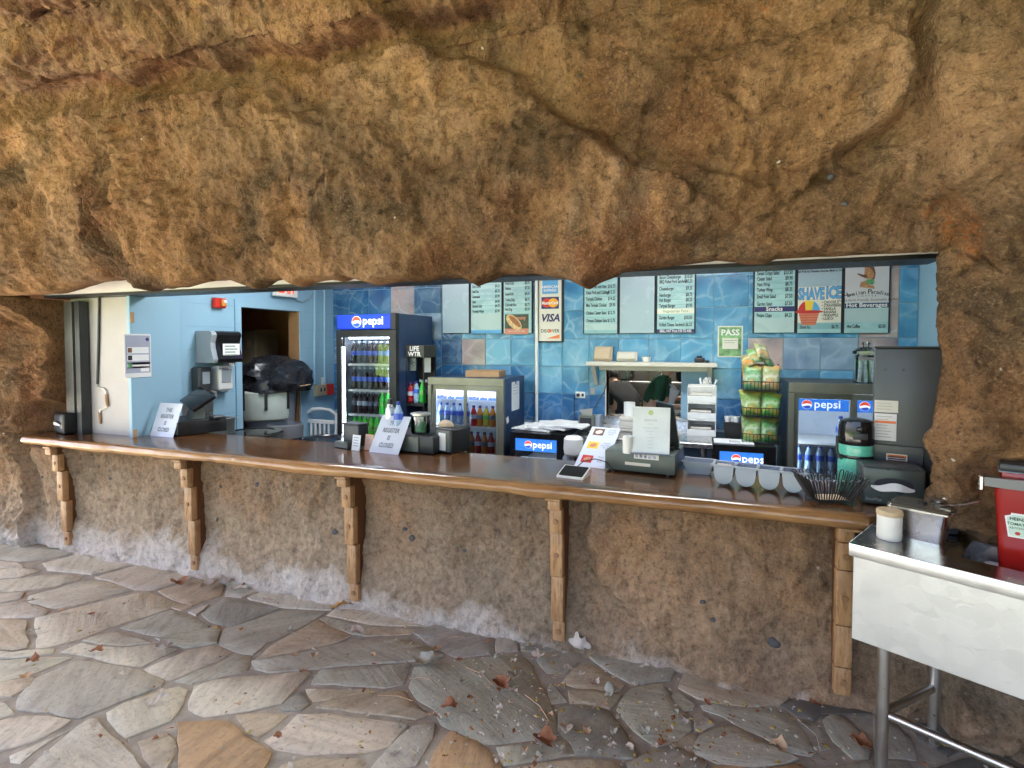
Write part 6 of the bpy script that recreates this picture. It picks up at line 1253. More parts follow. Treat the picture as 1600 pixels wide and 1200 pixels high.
# wire basket
a = RZ(1302, 790, T0); t = thing('wire_basket', 'black wire basket with flared sides on the counter right of the condiment caddy', 'basket', (a.x - .005, a.y + .075, T0), .25); bw_, bd, bh = .075, .055, .105; fl = .045
rect = lambda w_, d_, z: [(-w_, -d_, z), (w_, -d_, z), (w_, d_, z), (-w_, d_, z)]
obj('base_ring', G().tube(rect(bw_, bd, .012), .003, 6, closed=True), m_black, t)
for sx_ in (-1, 1):
    for sy in (-1, 1): obj('foot', G().tube([(sx_ * bw_, sy * bd, .012), (sx_ * bw_, sy * bd, 0)], .003, 6), m_black, t)
g = G()
for i in range(7): x = -bw_ + 2 * bw_ * i / 6; g.tube([(x, -bd, .012), (x, bd, .012)], .0018, 5)
obj('floor_wires', g, m_black, t); g = G()
def hair(p0, p1, d): p0, p1, d = Vector(p0), Vector(p1), Vector(d); g.tube([p0 - d * .5, p1 - d, p1 - d * .8 + (p1 - p0) * .12, p1 + (p1 - p0) * .17, p1 + d * .8 + (p1 - p0) * .12, p1 + d, p0 + d * .5], .0026, 5)
for i in range(8):
    u_ = -1 + 2 * (i + .5) / 8
    for s_ in (-1, 1): hair((u_ * bw_, s_ * bd, .012), (u_ * (bw_ + fl), s_ * (bd + fl), bh), (.009, 0, 0))
for i in range(6):
    u_ = -1 + 2 * (i + .5) / 6
    for s_ in (-1, 1): hair((s_ * bw_, u_ * bd, .012), (s_ * (bw_ + fl), u_ * (bd + fl), bh), (0, .009, 0))
obj('side_wires', g, m_black, t)
o = obj('paper_liner', G().rbox(-.065, .065, -.045, .045, .016, .019, .001, 1), m_tan, loc=t.location, rot=(0, 0, .25)); tag(o, 'tan paper liner lying in the black wire basket', 'paper')
# vacuum flask
q = RZ(1337, 738, T0); m_teal = mk('mint_enamel', (.13, .56, .42), .28, var=.04, coat=.3); ft = thing('vacuum_flask', 'mint green pump flask with a black lid on the counter before the right cooler', 'flask', (q.x - .0, 3.0, T0)); ft.location.x = RY(1337, 700, 3.0).x; R = .074
obj('body', G().lathe([(.0, .004), (R * .96, 0), (R, .012), (R, .215), (R * .99, .23), (R * .90, .245), (0, .246)], 32), m_teal, ft); obj('band', G().lathe([(R * 1.005, .165), (R * 1.02, .168), (R * 1.02, .178), (R * 1.005, .181)], 32), m_blackg, ft)
obj('lid', G().lathe([(R * .99, .2305), (R * 1.03, .235), (R * 1.04, .25), (R * 1.02, .315), (R * .93, .345), (R * .5, .355), (0, .356)], 32), m_blackg, ft); obj('button', G().rbox(-.03, .03, -R * 1.08, -R * 1.0, .262, .292, .006, 2), m_char, ft); obj('handle', G().tube([(-R * .9, -.03, .25), (-R * 1.22, -.05, .27), (-R * 1.25, -.06, .20), (-R * 1.1, -.07, .17), (-R * .95, -.05, .165)], .007, 8), m_black, ft); obj('spout', G().rbox(-.018, .018, -R * 1.25, -R * 1.021, .30, .325, .006, 2), m_blackg, ft)
# tall grey machine and napkin dispenser at the right end
xa, xb = RY(1367, 560, 3.0).x, 1.10
t = thing('machine_cabinet', 'tall dark grey metal cabinet with taped notices at the right end of the counter', 'cabinet', (xa, 3.0, ZC + .0006), -.24); zc = RY(1400, 545, 3.0).z - ZC
m_slate = mk('slate_metal', (.060, .068, .074), .38, var=.08, scale=5)
obj('body', G().rbox(0, xb - xa, .006, .30, 0, zc, .006, 2), m_slate, t); obj('lid', G().rbox(-.003, xb - xa + .003, .0, .303, zc + .0005, zc + .010, .003, 1), m_black, t); mm = lambda px, py: (RY(px, py, 3.0).x - xa, RY(px, py, 3.0).z - ZC)
x0, z1 = mm(1365, 693); x1, z0 = mm(1439, 737); obj('front_panel', G().rbox(.0, x1, -.006, .0055, z0 - .08, z1, .003, 1), mk('slate_panel', (.052, .060, .072), .34, var=.06), t)
for (p0, p1, m_, nm) in (((1365, 625), (1402, 645), m_art_cr, 'notice'), ((1365, 645.5), (1399, 689), m_paper, 'notice')):
    x0, z1 = mm(*p0); x1, z0 = mm(*p1); nn = obj(nm, G().rbox(x0 + .004, x1, .0015, .0055, z0, z1, .0008, 1), m_, t); g = G()
    for k in range(int((z1 - z0) / .014) - 1): g.quad(x0 + .012, x1 - .01 - .03 * random.random(), z1 - .016 - k * .014, z1 - .012 - k * .014, .0008)
    obj('print', g, mk('notice_print', (.52, .50, .46), .7), nn, 0)
    if nm == 'notice' and p0[1] > 640: obj('orange_rule', G().quad(x0 + .006, x1 - .003, z1 - .046, z1 - .034, .0004), m_print_o, nn, 0)
x0, z1 = mm(1384, 707); x1, z0 = mm(1415, 725); wl = obj('warning_label', G().rbox(x0, x1, -.0085, -.0065, z0, z1, .001, 1), m_art_cr, t); obj('orange_head', G().quad(x0 + .004, x1 - .004, z1 - .018, z1 - .004, -.009), m_print_o, wl, 0); g = G()
for k in range(4): g.quad(x0 + .006, x1 - .006, z0 + .005 + k * .009, z0 + .011 + k * .009, -.009)
obj('print', g, m_ink, wl, 0); text('lettering', wl, m_ink, 'CAUTION', .012, (x0 + x1) / 2, -.0096, z1 - .015, 'CENTER', bold=.02)
for px_ in (1383, 1410): x, z = mm(px_, 578); obj('screw', G().lathe([(.006, 0), (.005, .003), (0, .003)], 10, Matrix.Translation((x, .006, z)) @ Matrix.Rotation(PI / 2, 4, 'X')), m_char, t)
a = RZ(1345, 789, T0); t = thing('napkin_dispenser', 'large charcoal napkin dispenser with a napkin in its mouth, right end of the counter', 'napkin dispenser', (a.x + .0, 2.765, T0), -.10); W = .235; Hn_ = .172
t.location.x = RY(1346, 770, 2.765).x
obj('case', G().rbox(0, W, .0, .19, 0, Hn_, .010, 3), m_char, t); obj('face', G().rbox(.006, W - .006, -.006, .004, .006, Hn_ - .006, .012, 3), mk('face_green_grey', (.045, .060, .060), .3, var=.08), t)
obj('mouth', ell(W * .5, .098, .072, .030, 0, -.0065), m_ink, t, 0); bm = bmesh.new(); bmesh.ops.create_grid(bm, x_segments=18, y_segments=6, size=1)
for v in bm.verts: x, y = v.co.x, v.co.y; v.co = Vector((W * .48 + x * .08, -.014 - .016 * (1 - x * x) * (1 + .3 * math.sin(5 * x)), .088 + y * .018 * (1 - .75 * x * x) + .006 * math.sin(4 * x + 1)))
obj('napkin', G().bm(bm), m_cloth, t, 60); text('lettering', t, m_grey, 'EasyNap', .018, .014, -.0075, .022, shear=.2)
# ------------------------------------------------------------------ steel condiment table
TA = Vector((.526, 2.289, 0)); rzt = math.atan2(-.234, .4354); ZT = .90
def swirl():
    n = N('swirled_steel'); v = n.coord(); acc = None
    for k, (sc, ofs) in enumerate(((13.0, 0.0), (13.0, 7.3), (12.5, 3.1), (13.5, 5.7), (13.0, 11.9), (12.0, 17.3), (13.0, 23.1), (12.5, 29.7))):
        mp = n.n('Mapping'); n.l(v, mp.inputs[0]); mp.inputs['Location'].default_value = (ofs, 0, ofs * .7); mp.inputs['Scale'].default_value = (1, 0, 1)
        vo = n.n('TexVoronoi', feature='F1'); n.l(mp.outputs[0], vo.inputs['Vector']); vo.inputs['Scale'].default_value = sc; vo.inputs['Randomness'].default_value = .55
        sx = n.n('SeparateColor'); n.l(vo.outputs['Color'], sx.inputs[0]); disc = n.ramp(vo.outputs['Distance'], [(.41, 1.0), (.455, 0.0)])
        sh = n.math('ADD', n.math('MULTIPLY', sx.outputs[0], .6), n.math('ADD', n.math('MULTIPLY', vo.outputs['Distance'], .35), n.math('MULTIPLY', n.math('SINE', n.math('MULTIPLY', vo.outputs['Distance'], 120.0)), .05)))
        e = n.math('MULTIPLY', disc, sh); acc = e if acc is None else n.mix(disc, acc, sh)
    n.set(Base_Color=n.ramp(acc, [(.05, (.77, .772, .735)), (.75, (.82, .82, .785))]), Metallic=.65, Roughness=n.ramp(acc, [(.05, .38), (.75, .50)]), Anisotropic=.5); n.bump(n.math('ADD', acc, n.math('MULTIPLY', n.noise(n.coord((6, 60, 60)), 8, 6, .7), .8)), .10, .004); return n.m
t = thing('condiment_table', 'stainless condiment table with swirl finished front panel and tube legs', 'table', (TA.x, TA.y, 0), rzt); TL, TD = 1.5, .47
wx0, wx1, wy0, wy1 = .305, .80, .135, .375
g = G(); zt0 = ZT - .006; g.box(0, wx0, 0, TD, zt0, ZT); g.box(wx1, TL, 0, TD, zt0, ZT); g.box(wx0, wx1, 0, wy0, zt0, ZT); g.box(wx0, wx1, wy1, TD, zt0, ZT); obj('top', g, m_steel_dk, t, 0)
g = G(); g.rbox(0, TL, -.004, .010, ZT - .047, ZT - .0002, .004, 2); g.rbox(-.004, .008, .0105, TD, ZT - .047, ZT - .0002, .003, 2); g.rbox(-.004, TL, TD, TD + .008, ZT - .047, ZT - .0002, .003, 1); obj('edge', g, mk('satin_edge', (.80, .80, .78), .42, 1.0, var=.03), t)
obj('front_panel', G().rbox(.012, TL, .012, .03, .535, ZT - .0475, .002, 1), swirl(), t); obj('end_panel', G().rbox(.012, .03, .0305, TD - .02, .535, ZT - .0475, .002, 1), m_alu, t)
g = G(); d_ = .13; g.box(wx0 - .003, wx0, wy0, wy1, ZT - d_, zt0 - .0005); g.box(wx1, wx1 + .003, wy0, wy1, ZT - d_, zt0 - .0005); g.box(wx0, wx1, wy0 - .003, wy0, ZT - d_, zt0 - .0005); g.box(wx0, wx1, wy1, wy1 + .003, ZT - d_, zt0 - .0005); g.box(wx0, wx1, wy0, wy1, ZT - d_ - .003, ZT - d_); obj('well', g, m_steel, t, 0)
m_tube = mk('steel_tube', (.60, .60, .58), .32, 1.0, var=.05, scale=7)
for x, y in ((.095, .105), (.195, TD - .025), (TL - .2, .105), (TL - .1, TD - .025)): 
    l_ = obj('leg', G().tube([(x, y, ZT - .05), (x, y, .0)], .021, 14), m_tube, t); obj('collar', G().lathe([(.0215, 0), (.024, .003), (.024, .012), (.0215, .014)], 14, Matrix.Translation((x, y, .002))), m_tube, l_)
zs = .245
obj('stretcher', G().tube([(.117, .105, zs), (TL - .222, .105, zs)], .016, 12), m_tube, t); obj('stretcher', G().tube([(.101, .126, zs), (.189, TD - .047, zs)], .016, 12), m_tube, t)
Mt = Matrix.Translation((TA.x, TA.y, 0)) @ Matrix.Rotation(rzt, 4, 'Z')
def ont(x, y, z=ZT + .0006): return Mt @ Vector((x, y, z))
for i, (x, r, lab) in enumerate(((.46, .085, 'white plastic insert in the left of the table well'), (.66, .085, 'white plastic insert in the right of the table well'))):
    o = obj('well_insert', G().rbox(-.075, .075, -.09, .09, 0, .085, .02, 2), m_plastic_w, loc=ont(x - .04, .25, ZT - d_), rot=(0, 0, rzt)); tag(o, lab, 'insert')
q = RZ(1388, 846, ZT); t = thing('lidded_cup', 'white cup with a pale wooden lid at the left corner of the steel table', 'cup', (q.x + .012, q.y + .035, ZT + .0006)); obj('cup', G().lathe([(.0, 0), (.038, 0), (.041, .006), (.041, .092), (.0, .092)], 28), m_plastic_w, t); obj('lid', G().lathe([(.043, .0925), (.044, .095), (.044, .108), (.041, .112), (0, .112)], 28), mk('pale_wood', (.55, .42, .26), .6, var=.1, scale=30), t)
t = thing('steel_pan', 'deep stainless pan with its lid and plastic wrap behind the white cup', 'pan', ont(.165, .295), rzt - .0); pw, pd, ph = .088, .075, .115
rr = lambda w_, d_, r: [(sx_ * (w_ - r) + r * math.cos(a), sy * (d_ - r) + r * math.sin(a)) for sx_, sy, a0 in ((1, 1, 0), (-1, 1, 90), (-1, -1, 180), (1, -1, 270)) for a in [math.radians(a0 + 22.5 * k) for k in range(5)]]
obj('body', hull(rr(pw * .86, pd * .86, .022), 0, rr(pw, pd, .02), ph), m_steel, t, 40); obj('rim', G().add([(*p, ph) for p in rr(pw * .98, pd * .98, .02)] + [(*p, ph + .004) for p in rr(pw + .014, pd + .014, .022)] + [(*p, ph - .002) for p in rr(pw + .014, pd + .014, .022)], [(i, (i + 1) % 20, 20 + (i + 1) % 20, 20 + i) for i in range(20)] + [(20 + i, 20 + (i + 1) % 20, 40 + (i + 1) % 20, 40 + i) for i in range(20)]), m_steel, t, 40)
obj('lid', hull(rr(pw + .008, pd + .008, .02), ph + .0045, rr(pw + .004, pd + .004, .02), ph + .010).add([(*p, ph + .010) for p in rr(pw + .004, pd + .004, .02)], [tuple(range(20))]), mk('smoked_lid', (.10, .09, .07), .12), t, 40); obj('knob', G().lathe([(.016, ph + .0105), (.016, ph + .018), (.0, ph + .02)], 14), m_black, t); obj('spoon_handle', G().tube([(.05, .0, ph + .014), (.12, .03, ph + .03), (.17, .05, ph + .05)], .0035, 6), m_steel, t)
crumpled('plastic_wrap', m_film, 'crumpled clear plastic wrap behind the steel pan lid', 'plastic wrap', ont(.23, .39, ZT + .135), (.035, .03, .05), 13, .5, 3)
o = obj('wrap_bag', G().rbox(-.03, .03, -.02, .02, 0, .12, .012, 2), m_char, loc=ont(.23, .40), rot=(0, 0, .2)); tag(o, 'small dark carton standing behind the steel pan, wrap on it', 'carton')
# ketchup pump
kb = ont(.475, .33, ZT - .07); t = thing('ketchup_dispenser', 'red ketchup pump dispenser standing in the steel table, grey handle', 'ketchup dispenser', kb, rzt + .12); m_ket = mk('ketchup_red', (.30, .010, .008), .22, var=.06, coat=.3); kh = .07 + .255
obj('body', hull(rr(.088, .075, .02), 0, rr(.108, .085, .022), kh).add([(*p, kh) for p in rr(.108, .085, .022)], [tuple(range(20))]), m_ket, t, 40); obj('shoulder', G().rbox(-.092, .112, -.07, .07, kh + .0005, kh + .05, .012, 2), m_ket, t); obj('lid', G().rbox(-.098, .118, -.08, .08, kh + .0505, kh + .078, .010, 2), m_char, t); obj('lid_edge', G().rbox(-.099, .119, -.081, .081, kh + .046, kh + .0502, .002, 1), m_grey, t)
obj('pump_arm', G().prism([(-.135, kh + .028), (.06, kh + .034), (.06, kh - .012), (.035, kh - .018), (.02, kh - .002), (-.08, kh - .004), (-.135, kh - .002)], -.115, -.0865), mk('arm_grey', (.16, .165, .17), .35), t, 0); obj('nozzle', G().rbox(-.15, -.1355, -.118, -.084, kh - .02, kh + .032, .004, 1), m_steel, t)
yk = -.0835; kz = .19
def ky(z): return -(.075 + .010 * z / kh) - .0012
kl = [(-.046, kz + .042), (-.026, kz + .05), (-.024, kz + .060), (.024, kz + .060), (.026, kz + .05), (.046, kz + .042), (.032, kz - .055), (-.032, kz - .055)]
kl = [(-.045 + x * .74, kz + (z - kz) * .74) for x, z in kl]
lb = obj('label', G().add([(x, ky(z), z) for x, z in kl], [tuple(range(8))]), m_paper, t, 0); kl2 = [(-.045 + (x + .045) * .84, kz + (z - kz) * .86) for x, z in kl]; obj('label_field', G().add([(x, ky(z) - .0008, z) for x, z in kl2], [tuple(range(8))]), mk('label_mint', (.55, .74, .62), .4), lb, 0)
text('lettering', lb, m_ink, 'HEINZ', .015, -.045, ky(kz + .03) - .0022, kz + .020, 'CENTER', bold=.02); text('lettering', lb, m_ink, 'TOMATO', .013, -.045, ky(kz) - .0022, kz + .003, 'CENTER', bold=.01); text('lettering', lb, m_ink, 'KETCHUP', .0095, -.045, ky(kz) - .0022, kz - .010, 'CENTER')
obj('tomato', ell(-.045, kz - .025, .007, .006, 0, ky(kz - .03) - .0022), m_art_r, lb, 0)
# branch bracket poking from the rock on the right edge
a = RY(1592, 669, 2.40); o = obj('rock_fitting', G().tube([a + Vector((-.03, .0, .005)), a + Vector((.0, -.02, 0)), a + Vector((.09, -.03, -.004))], [.006, .012, .014], 8), m_char); tag(o, 'short dark metal fitting sticking out of the rock at the right edge', 'fitting')
# ------------------------------------------------------------------ two cooks behind the hatch
m_skin = mk('skin', (.50, .27, .17), .5, var=.06, scale=9); m_tee = mk('black_cotton', (.012, .012, .013), .85, var=.2, scale=10); m_polo = mk('dark_green_cotton', (.012, .052, .024), .85, var=.2, scale=10); m_pants = mk('dark_trousers', (.02, .02, .025), .85); m_hair = mk('dark_hair', (.015, .010, .007), .6, var=.4, scale=40); m_apron = mk('white_apron', (.66, .66, .68), .85, var=.06); m_shoe = mk('shoe_black', (.02, .02, .02), .5); m_eye = mk('eye_white', (.7, .7, .68), .3)
def person(label, loc, rz, lean, shirt, s=1.0, arms=None, group=None, bulk=1.0):
    t = thing('person', label, 'person', loc, rz)
    # x right, -y forwards; joints in metres for a 1.68 m adult
    J = {'pel': (0, 0, .93, .155), 'bel': (0, -.01, 1.05, .155), 'che': (0, 0, 1.26, .175), 'nkb': (0, .015, 1.41, .075), 'nk': (0, .0, 1.47, .056), 'hd': (0, -.02, 1.56, .085), 'tp': (0, -.005, 1.64, .075)}
    for s_, n in ((1, 'r'), (-1, 'l')):
        J.update({'sh' + n: (s_ * .175, .01, 1.365, .070), 'hip' + n: (s_ * .09, 0, .88, .105), 'kn' + n: (s_ * .10, -.01, .48, .065), 'an' + n: (s_ * .10, .01, .09, .045), 'to' + n: (s_ * .11, -.14, .035, .036)})
    el = arms or {'r': [(.24, -.02, 1.10), (.16, -.25, 1.06), (.13, -.33, 1.06)], 'l': [(-.24, -.02, 1.10), (-.12, -.26, 1.08), (-.08, -.34, 1.08)]}
    for n in 'rl':
        for nm, p, r in zip(('el', 'wr', 'pa'), el[n], (.045, .030, .032)): J[nm + n] = (*p, r)
    Ml = Matrix.Translation((0, 0, .95)) @ Matrix.Rotation(lean, 4, 'X') @ Matrix.Translation((0, 0, -.95)); P = {}
    for k, (x, y, z, r) in J.items(): v = Vector((x, y, z)); P[k] = (Ml @ v if z > .95 else v, r)
    E = [('pel', 'bel'), ('bel', 'che'), ('che', 'nkb'), ('nkb', 'nk'), ('nk', 'hd'), ('hd', 'tp')]
    for n in 'rl': E += [('che', 'sh' + n), ('sh' + n, 'el' + n), ('el' + n, 'wr' + n), ('wr' + n, 'pa' + n), ('pel', 'hip' + n), ('hip' + n, 'kn' + n), ('kn' + n, 'an' + n), ('an' + n, 'to' + n)]
    names = list(P); me = bpy.data.meshes.new('body'); 
    V_ = [P[k][0] for k in names]; Ed = [(names.index(a), names.index(b)) for a, b in E]; R_ = [P[k][1] * (bulk if k in ('pel', 'bel', 'che', 'nkb') else 1) for k in names]
    for n, sg in (('r', 1), ('l', -1)):                       # five fingers on each palm
        pa, wr = P['pa' + n][0], P['wr' + n][0]; d = (pa - wr).normalized(); sd = d.cross(Vector((0, 0, 1))).normalized(); base = names.index('pa' + n)
        for f, L in enumerate((.055, .068, .074, .068, .052)):
            o_ = sd * (.022 * (f - 2)) * (1 if f else 1.6) ; k0 = len(V_)
            V_ += [pa + o_ + d * .02, pa + o_ * 1.15 + d * (.03 + L * .5) - Vector((0, 0, .006)), pa + o_ * 1.1 + d * (.03 + L * .85) - Vector((0, 0, .028))]; R_ += [.011, .009, .008]; Ed += [(base, k0), (k0, k0 + 1), (k0 + 1, k0 + 2)]
    me.from_pydata([tuple(v) for v in V_], Ed, []); o = bpy.data.objects.new('body', me); C.objects.link(o)
    sk = o.modifiers.new('skin', 'SKIN'); su = o.modifiers.new('sub', 'SUBSURF'); su.levels = su.render_levels = 2
    for i, r in enumerate(R_): me.skin_vertices[0].data[i].radius = (r, r)
    me.skin_vertices[0].data[names.index('pel')].use_root = True
    bpy.context.view_layer.update(); dg = bpy.context.evaluated_depsgraph_get(); m2 = bpy.data.meshes.new_from_object(o.evaluated_get(dg)); bpy.data.objects.remove(o)
    for m_ in (m_skin, shirt, m_pants, m_shoe): m2.materials.append(m_)
    Mi = Ml.inverted()
    def seg(p, a, b): ab = b - a; t_ = max(0, min(1, (p - a).dot(ab) / ab.length_squared)); return (p - a - ab * t_).length, t_
    for f in m2.polygons:
        c = Vector(f.center); best = min(((seg(c, P[a][0], P[b][0]), a, b) for a, b in E), key=lambda q: q[0][0]); (d, t_), a, b = best
        k = 1
        if a in ('nk', 'hd') or (a == 'nkb' and t_ > .35): k = 0
        elif a[:2] == 'sh': k = 1 if t_ < .82 else 0
        elif a[:2] in ('el', 'wr'): k = 0
        elif a[:3] == 'hip' or a[:2] == 'kn' or b[:3] == 'hip': k = 2
        elif a[:2] == 'an': k = 3
        f.material_index = k; f.use_smooth = True
    m2.name = 'body'; b = bpy.data.objects.new('body', m2); C.objects.link(b); b.parent = t
    hd = P['hd'][0]; Mh = Matrix.Translation(hd) @ Matrix.Rotation(lean * .8, 4, 'X')
    bm = bmesh.new(); bmesh.ops.create_uvsphere(bm, u_segments=20, v_segments=14, radius=1)
    for v in bm.verts:
        x, y, z = v.co; cut = .35 if y < -.2 else -.55
        v.co = Vector((x * .093, y * .108 + .012, max(z, cut) * .115 + .035 + .004 * math.sin(9 * x + 7 * z)))
    obj('hair', G().bm(bm, Mh), m_hair, t, 60)
    g = G(); g.prismx([(-.085, -.015), (-.118, -.035), (-.088, -.045), (-.08, .02)], -.014, .014, Mh); obj('nose', g, m_skin, t, 60)
    for sx_ in (-1, 1):
        bm = bmesh.new(); bmesh.ops.create_icosphere(bm, subdivisions=2, radius=.011); obj('eye', G().bm(bm, Mh @ Matrix.Translation((sx_ * .032, -.082, .01))), m_eye, t, 60)
        g = G(); g.lathe([(.0, 0), (.022, .004), (.026, .012), (.014, .016), (0, .012)], 12, Mh @ Matrix.Translation((sx_ * .080, .005, -.012)) @ Matrix.Rotation(sx_ * PI / 2, 4, 'Y') @ Matrix.Scale(1.4, 4, (1, 0, 0))); obj('ear', g, m_skin, t, 60)
    obj('mouth', G().rbox(-.024, .024, -.094, -.08, -.066, -.058, .003, 1, Mh), mk('lip', (.30, .11, .09), .5), t)
    return t, Ml
pa, _ = person('person in a black tee bent over the kitchen bench, seen from behind in the hatch', (RY(960, 600, 5.95).x + .19, 5.80, 0), -2.5, .85, m_tee, arms={'r': [(.25, -.06, 1.10), (.17, -.27, .99), (.14, -.35, .96)], 'l': [(-.25, -.06, 1.10), (-.15, -.28, .99), (-.11, -.36, .96)]})
pb, Ml = person('person in a dark green polo and white apron working with both hands in the hatch', (RY(1038, 600, 5.95).x - .13, 5.90, 0), 1.50, .34, m_polo, arms={'r': [(.27, -.05, 1.10), (.23, -.262, 1.226), (.20, -.334, 1.26)], 'l': [(-.25, -.05, 1.10), (-.15, -.27, 1.16), (-.10, -.34, 1.18)]}, bulk=1.16)
pb.scale = (.94, .94, .94); pa.scale = (.93, .93, .93)
g = G(); V_ = []
for i in range(9):
    for j in range(10):
        u_ = -1 + i / 4; z = .55 + j * .085; w_ = .13 if z < 1.02 else .13 - .06 * (z - 1.02) / .3; p = Vector((u_ * w_, -.200 + .10 * u_ * u_ + .006 * math.sin(i * 2 + j), z)); g.v.append(tuple(Ml @ p if z > .95 else p))
for i in range(8):
    for j in range(9): a = i * 10 + j; g.f.append((a, a + 10, a + 11, a + 1))
obj('apron', g, m_apron, pb, 60); obj('apron_string', G().tube([Ml @ Vector((.07, -.15, 1.31)), Ml @ Vector((.10, .03, 1.42)), Ml @ Vector((0, .075, 1.44)), Ml @ Vector((-.10, .03, 1.42)), Ml @ Vector((-.07, -.15, 1.31))], .007, 6), m_apron, pb)
# kitchen bench and wire shelving behind them
t = thing('kitchen_bench', 'steel kitchen bench behind the two cooks', 'bench', (-.55, 6.55, 0)); obj('top', G().rbox(-1.2, 1.5, -.30, .4, .84, .88, .004, 1), m_steel, t)
for x in (-1.1, 1.4): obj('leg', G().tube([(x, -.22, .839), (x, -.22, 0)], .02, 8), m_steel, t)
t = thing('wire_shelving', 'kitchen shelving stacked with pans behind the two cooks', 'shelving', (-.3, 6.86, .885)); 
for z in (.28, .62, .96): obj('shelf', G().rbox(-1.0, 1.3, -.16, .16, z, z + .02, .003, 1), m_steel_dk, t)
for x in (-.95, -.32, .1, 1.25): obj('post', G().tube([(x, -.14, 0), (x, -.14, 1.2)], .014, 8), mk('brass_post', (.40, .32, .18), .4, .7), t)
PN = ['deep dark stock pot', 'shallow steel pan', 'brown wooden box', 'tall steel pot', 'dark frying pan', 'short brown crate', 'tilted grey tray', 'small dark pot', 'wide steel bowl']
for i in range(9):
    x = -.85 + .235 * i; lv = (0, .30, .64)[i % 3]; nm = PN[i]
    if 'box' in nm or 'crate' in nm or 'tray' in nm: o = obj('kitchen_box', G().rbox(-.09, .09, -.09, .09, 0, .16, .01, 2), m_brown if 'brown' in nm else m_grey)
    else: o = obj('kitchen_pot', G().lathe([(0, 0), (.08, 0), (.10, .02), (.105, .12 + .05 * (i % 2)), (.095, .12 + .05 * (i % 2)), (.09, .03), (0, .02)], 18), m_steel_dk if 'steel' in nm else m_black)
    o.location = (-.3 + x, 6.86, .885 + (lv + .001 if lv else .001)); tag(o, f'{nm} on the kitchen shelving behind the cooks', 'box' if 'kitchen_box' in o.name else 'pot')

# ------------------------------------------------------------------ dry leaves on the paving
ml = [mk('leaf_pale', (.56, .50, .42), .8, var=.25, scale=30), mk('leaf_brown', (.30, .13, .06), .8, var=.35, scale=30), mk('leaf_ochre', (.52, .29, .08), .75, var=.25, scale=30), mk('leaf_tan', (.52, .36, .22), .8, var=.25, scale=30), mk('leaf_greygreen', (.40, .40, .32), .8, var=.2, scale=30)]
def leaf_mesh(seed, curl, lobes):
    r_ = random.Random(seed); g = G(); n = 26; rings = 5
    for k in range(rings + 1):
        for i in range(n):
            a = 2 * PI * i / n; q = .78 + .22 * abs(math.cos(a * lobes / 2)) ** .8 if lobes else 1 - .28 * abs(math.sin(a))
            q *= 1 + .12 * math.sin(a * 7 + seed) ; rr_ = q * k / rings; x, y = rr_ * math.cos(a), rr_ * math.sin(a) * (.62 if not lobes else .85)
            z = .55 * curl * (abs(y) ** 1.6) + .15 * curl * math.sin(3.1 * x + seed) * (.4 + abs(y)) + .09 * math.sin(9 * x - 6 * y + seed) * rr_ + .10 * math.sin(5 * x + 4 * y + seed * 2) * rr_
            g.v.append((x, y, z))
    for k in range(rings):
        for i in range(n): j = (i + 1) % n; g.f.append((k * n + i, k * n + j, (k + 1) * n + j, (k + 1) * n + i))
    zmin = min(v[2] for v in g.v); g.v = [(v[0], v[1], v[2] - zmin) for v in g.v]
    g.tube([(-.7, 0, .02 - zmin * .2), (-.95, .05, .06), (-1.15, .02, .05)], .03, 5); return mesh('leaf', g, 0)
protos = [leaf_mesh(s_, c, l) for s_, c, l in ((1, .9, 5), (2, 1.5, 5), (3, .7, 0), (4, 1.2, 0), (5, 2.0, 4), (6, 1.0, 6))]
for p in protos: p.shade_smooth()
pm = {}
def leaf(px, py, w_, kind, lab, up=0, group=None, form=None):
    q = RZ(px, py, .012); i = form if form is not None else random.randrange(6); s_ = w_ / F * (q - Vector((0, 0, EYE))).length * .42
    key = (i, kind)
    if key not in pm: pm[key] = protos[i].copy(); pm[key].materials.append(ml[kind])
    o = bpy.data.objects.new('dry_leaf', pm[key]); C.objects.link(o); o.location = q; o.scale = (s_, s_, s_ * random.uniform(.8, 1.2)); o.rotation_euler = (up + random.uniform(-.12, .12), random.uniform(-.1, .1), random.uniform(0, 6.28)); tag(o, lab, 'leaf', group)
    if up: o.location.z += s_ * .45
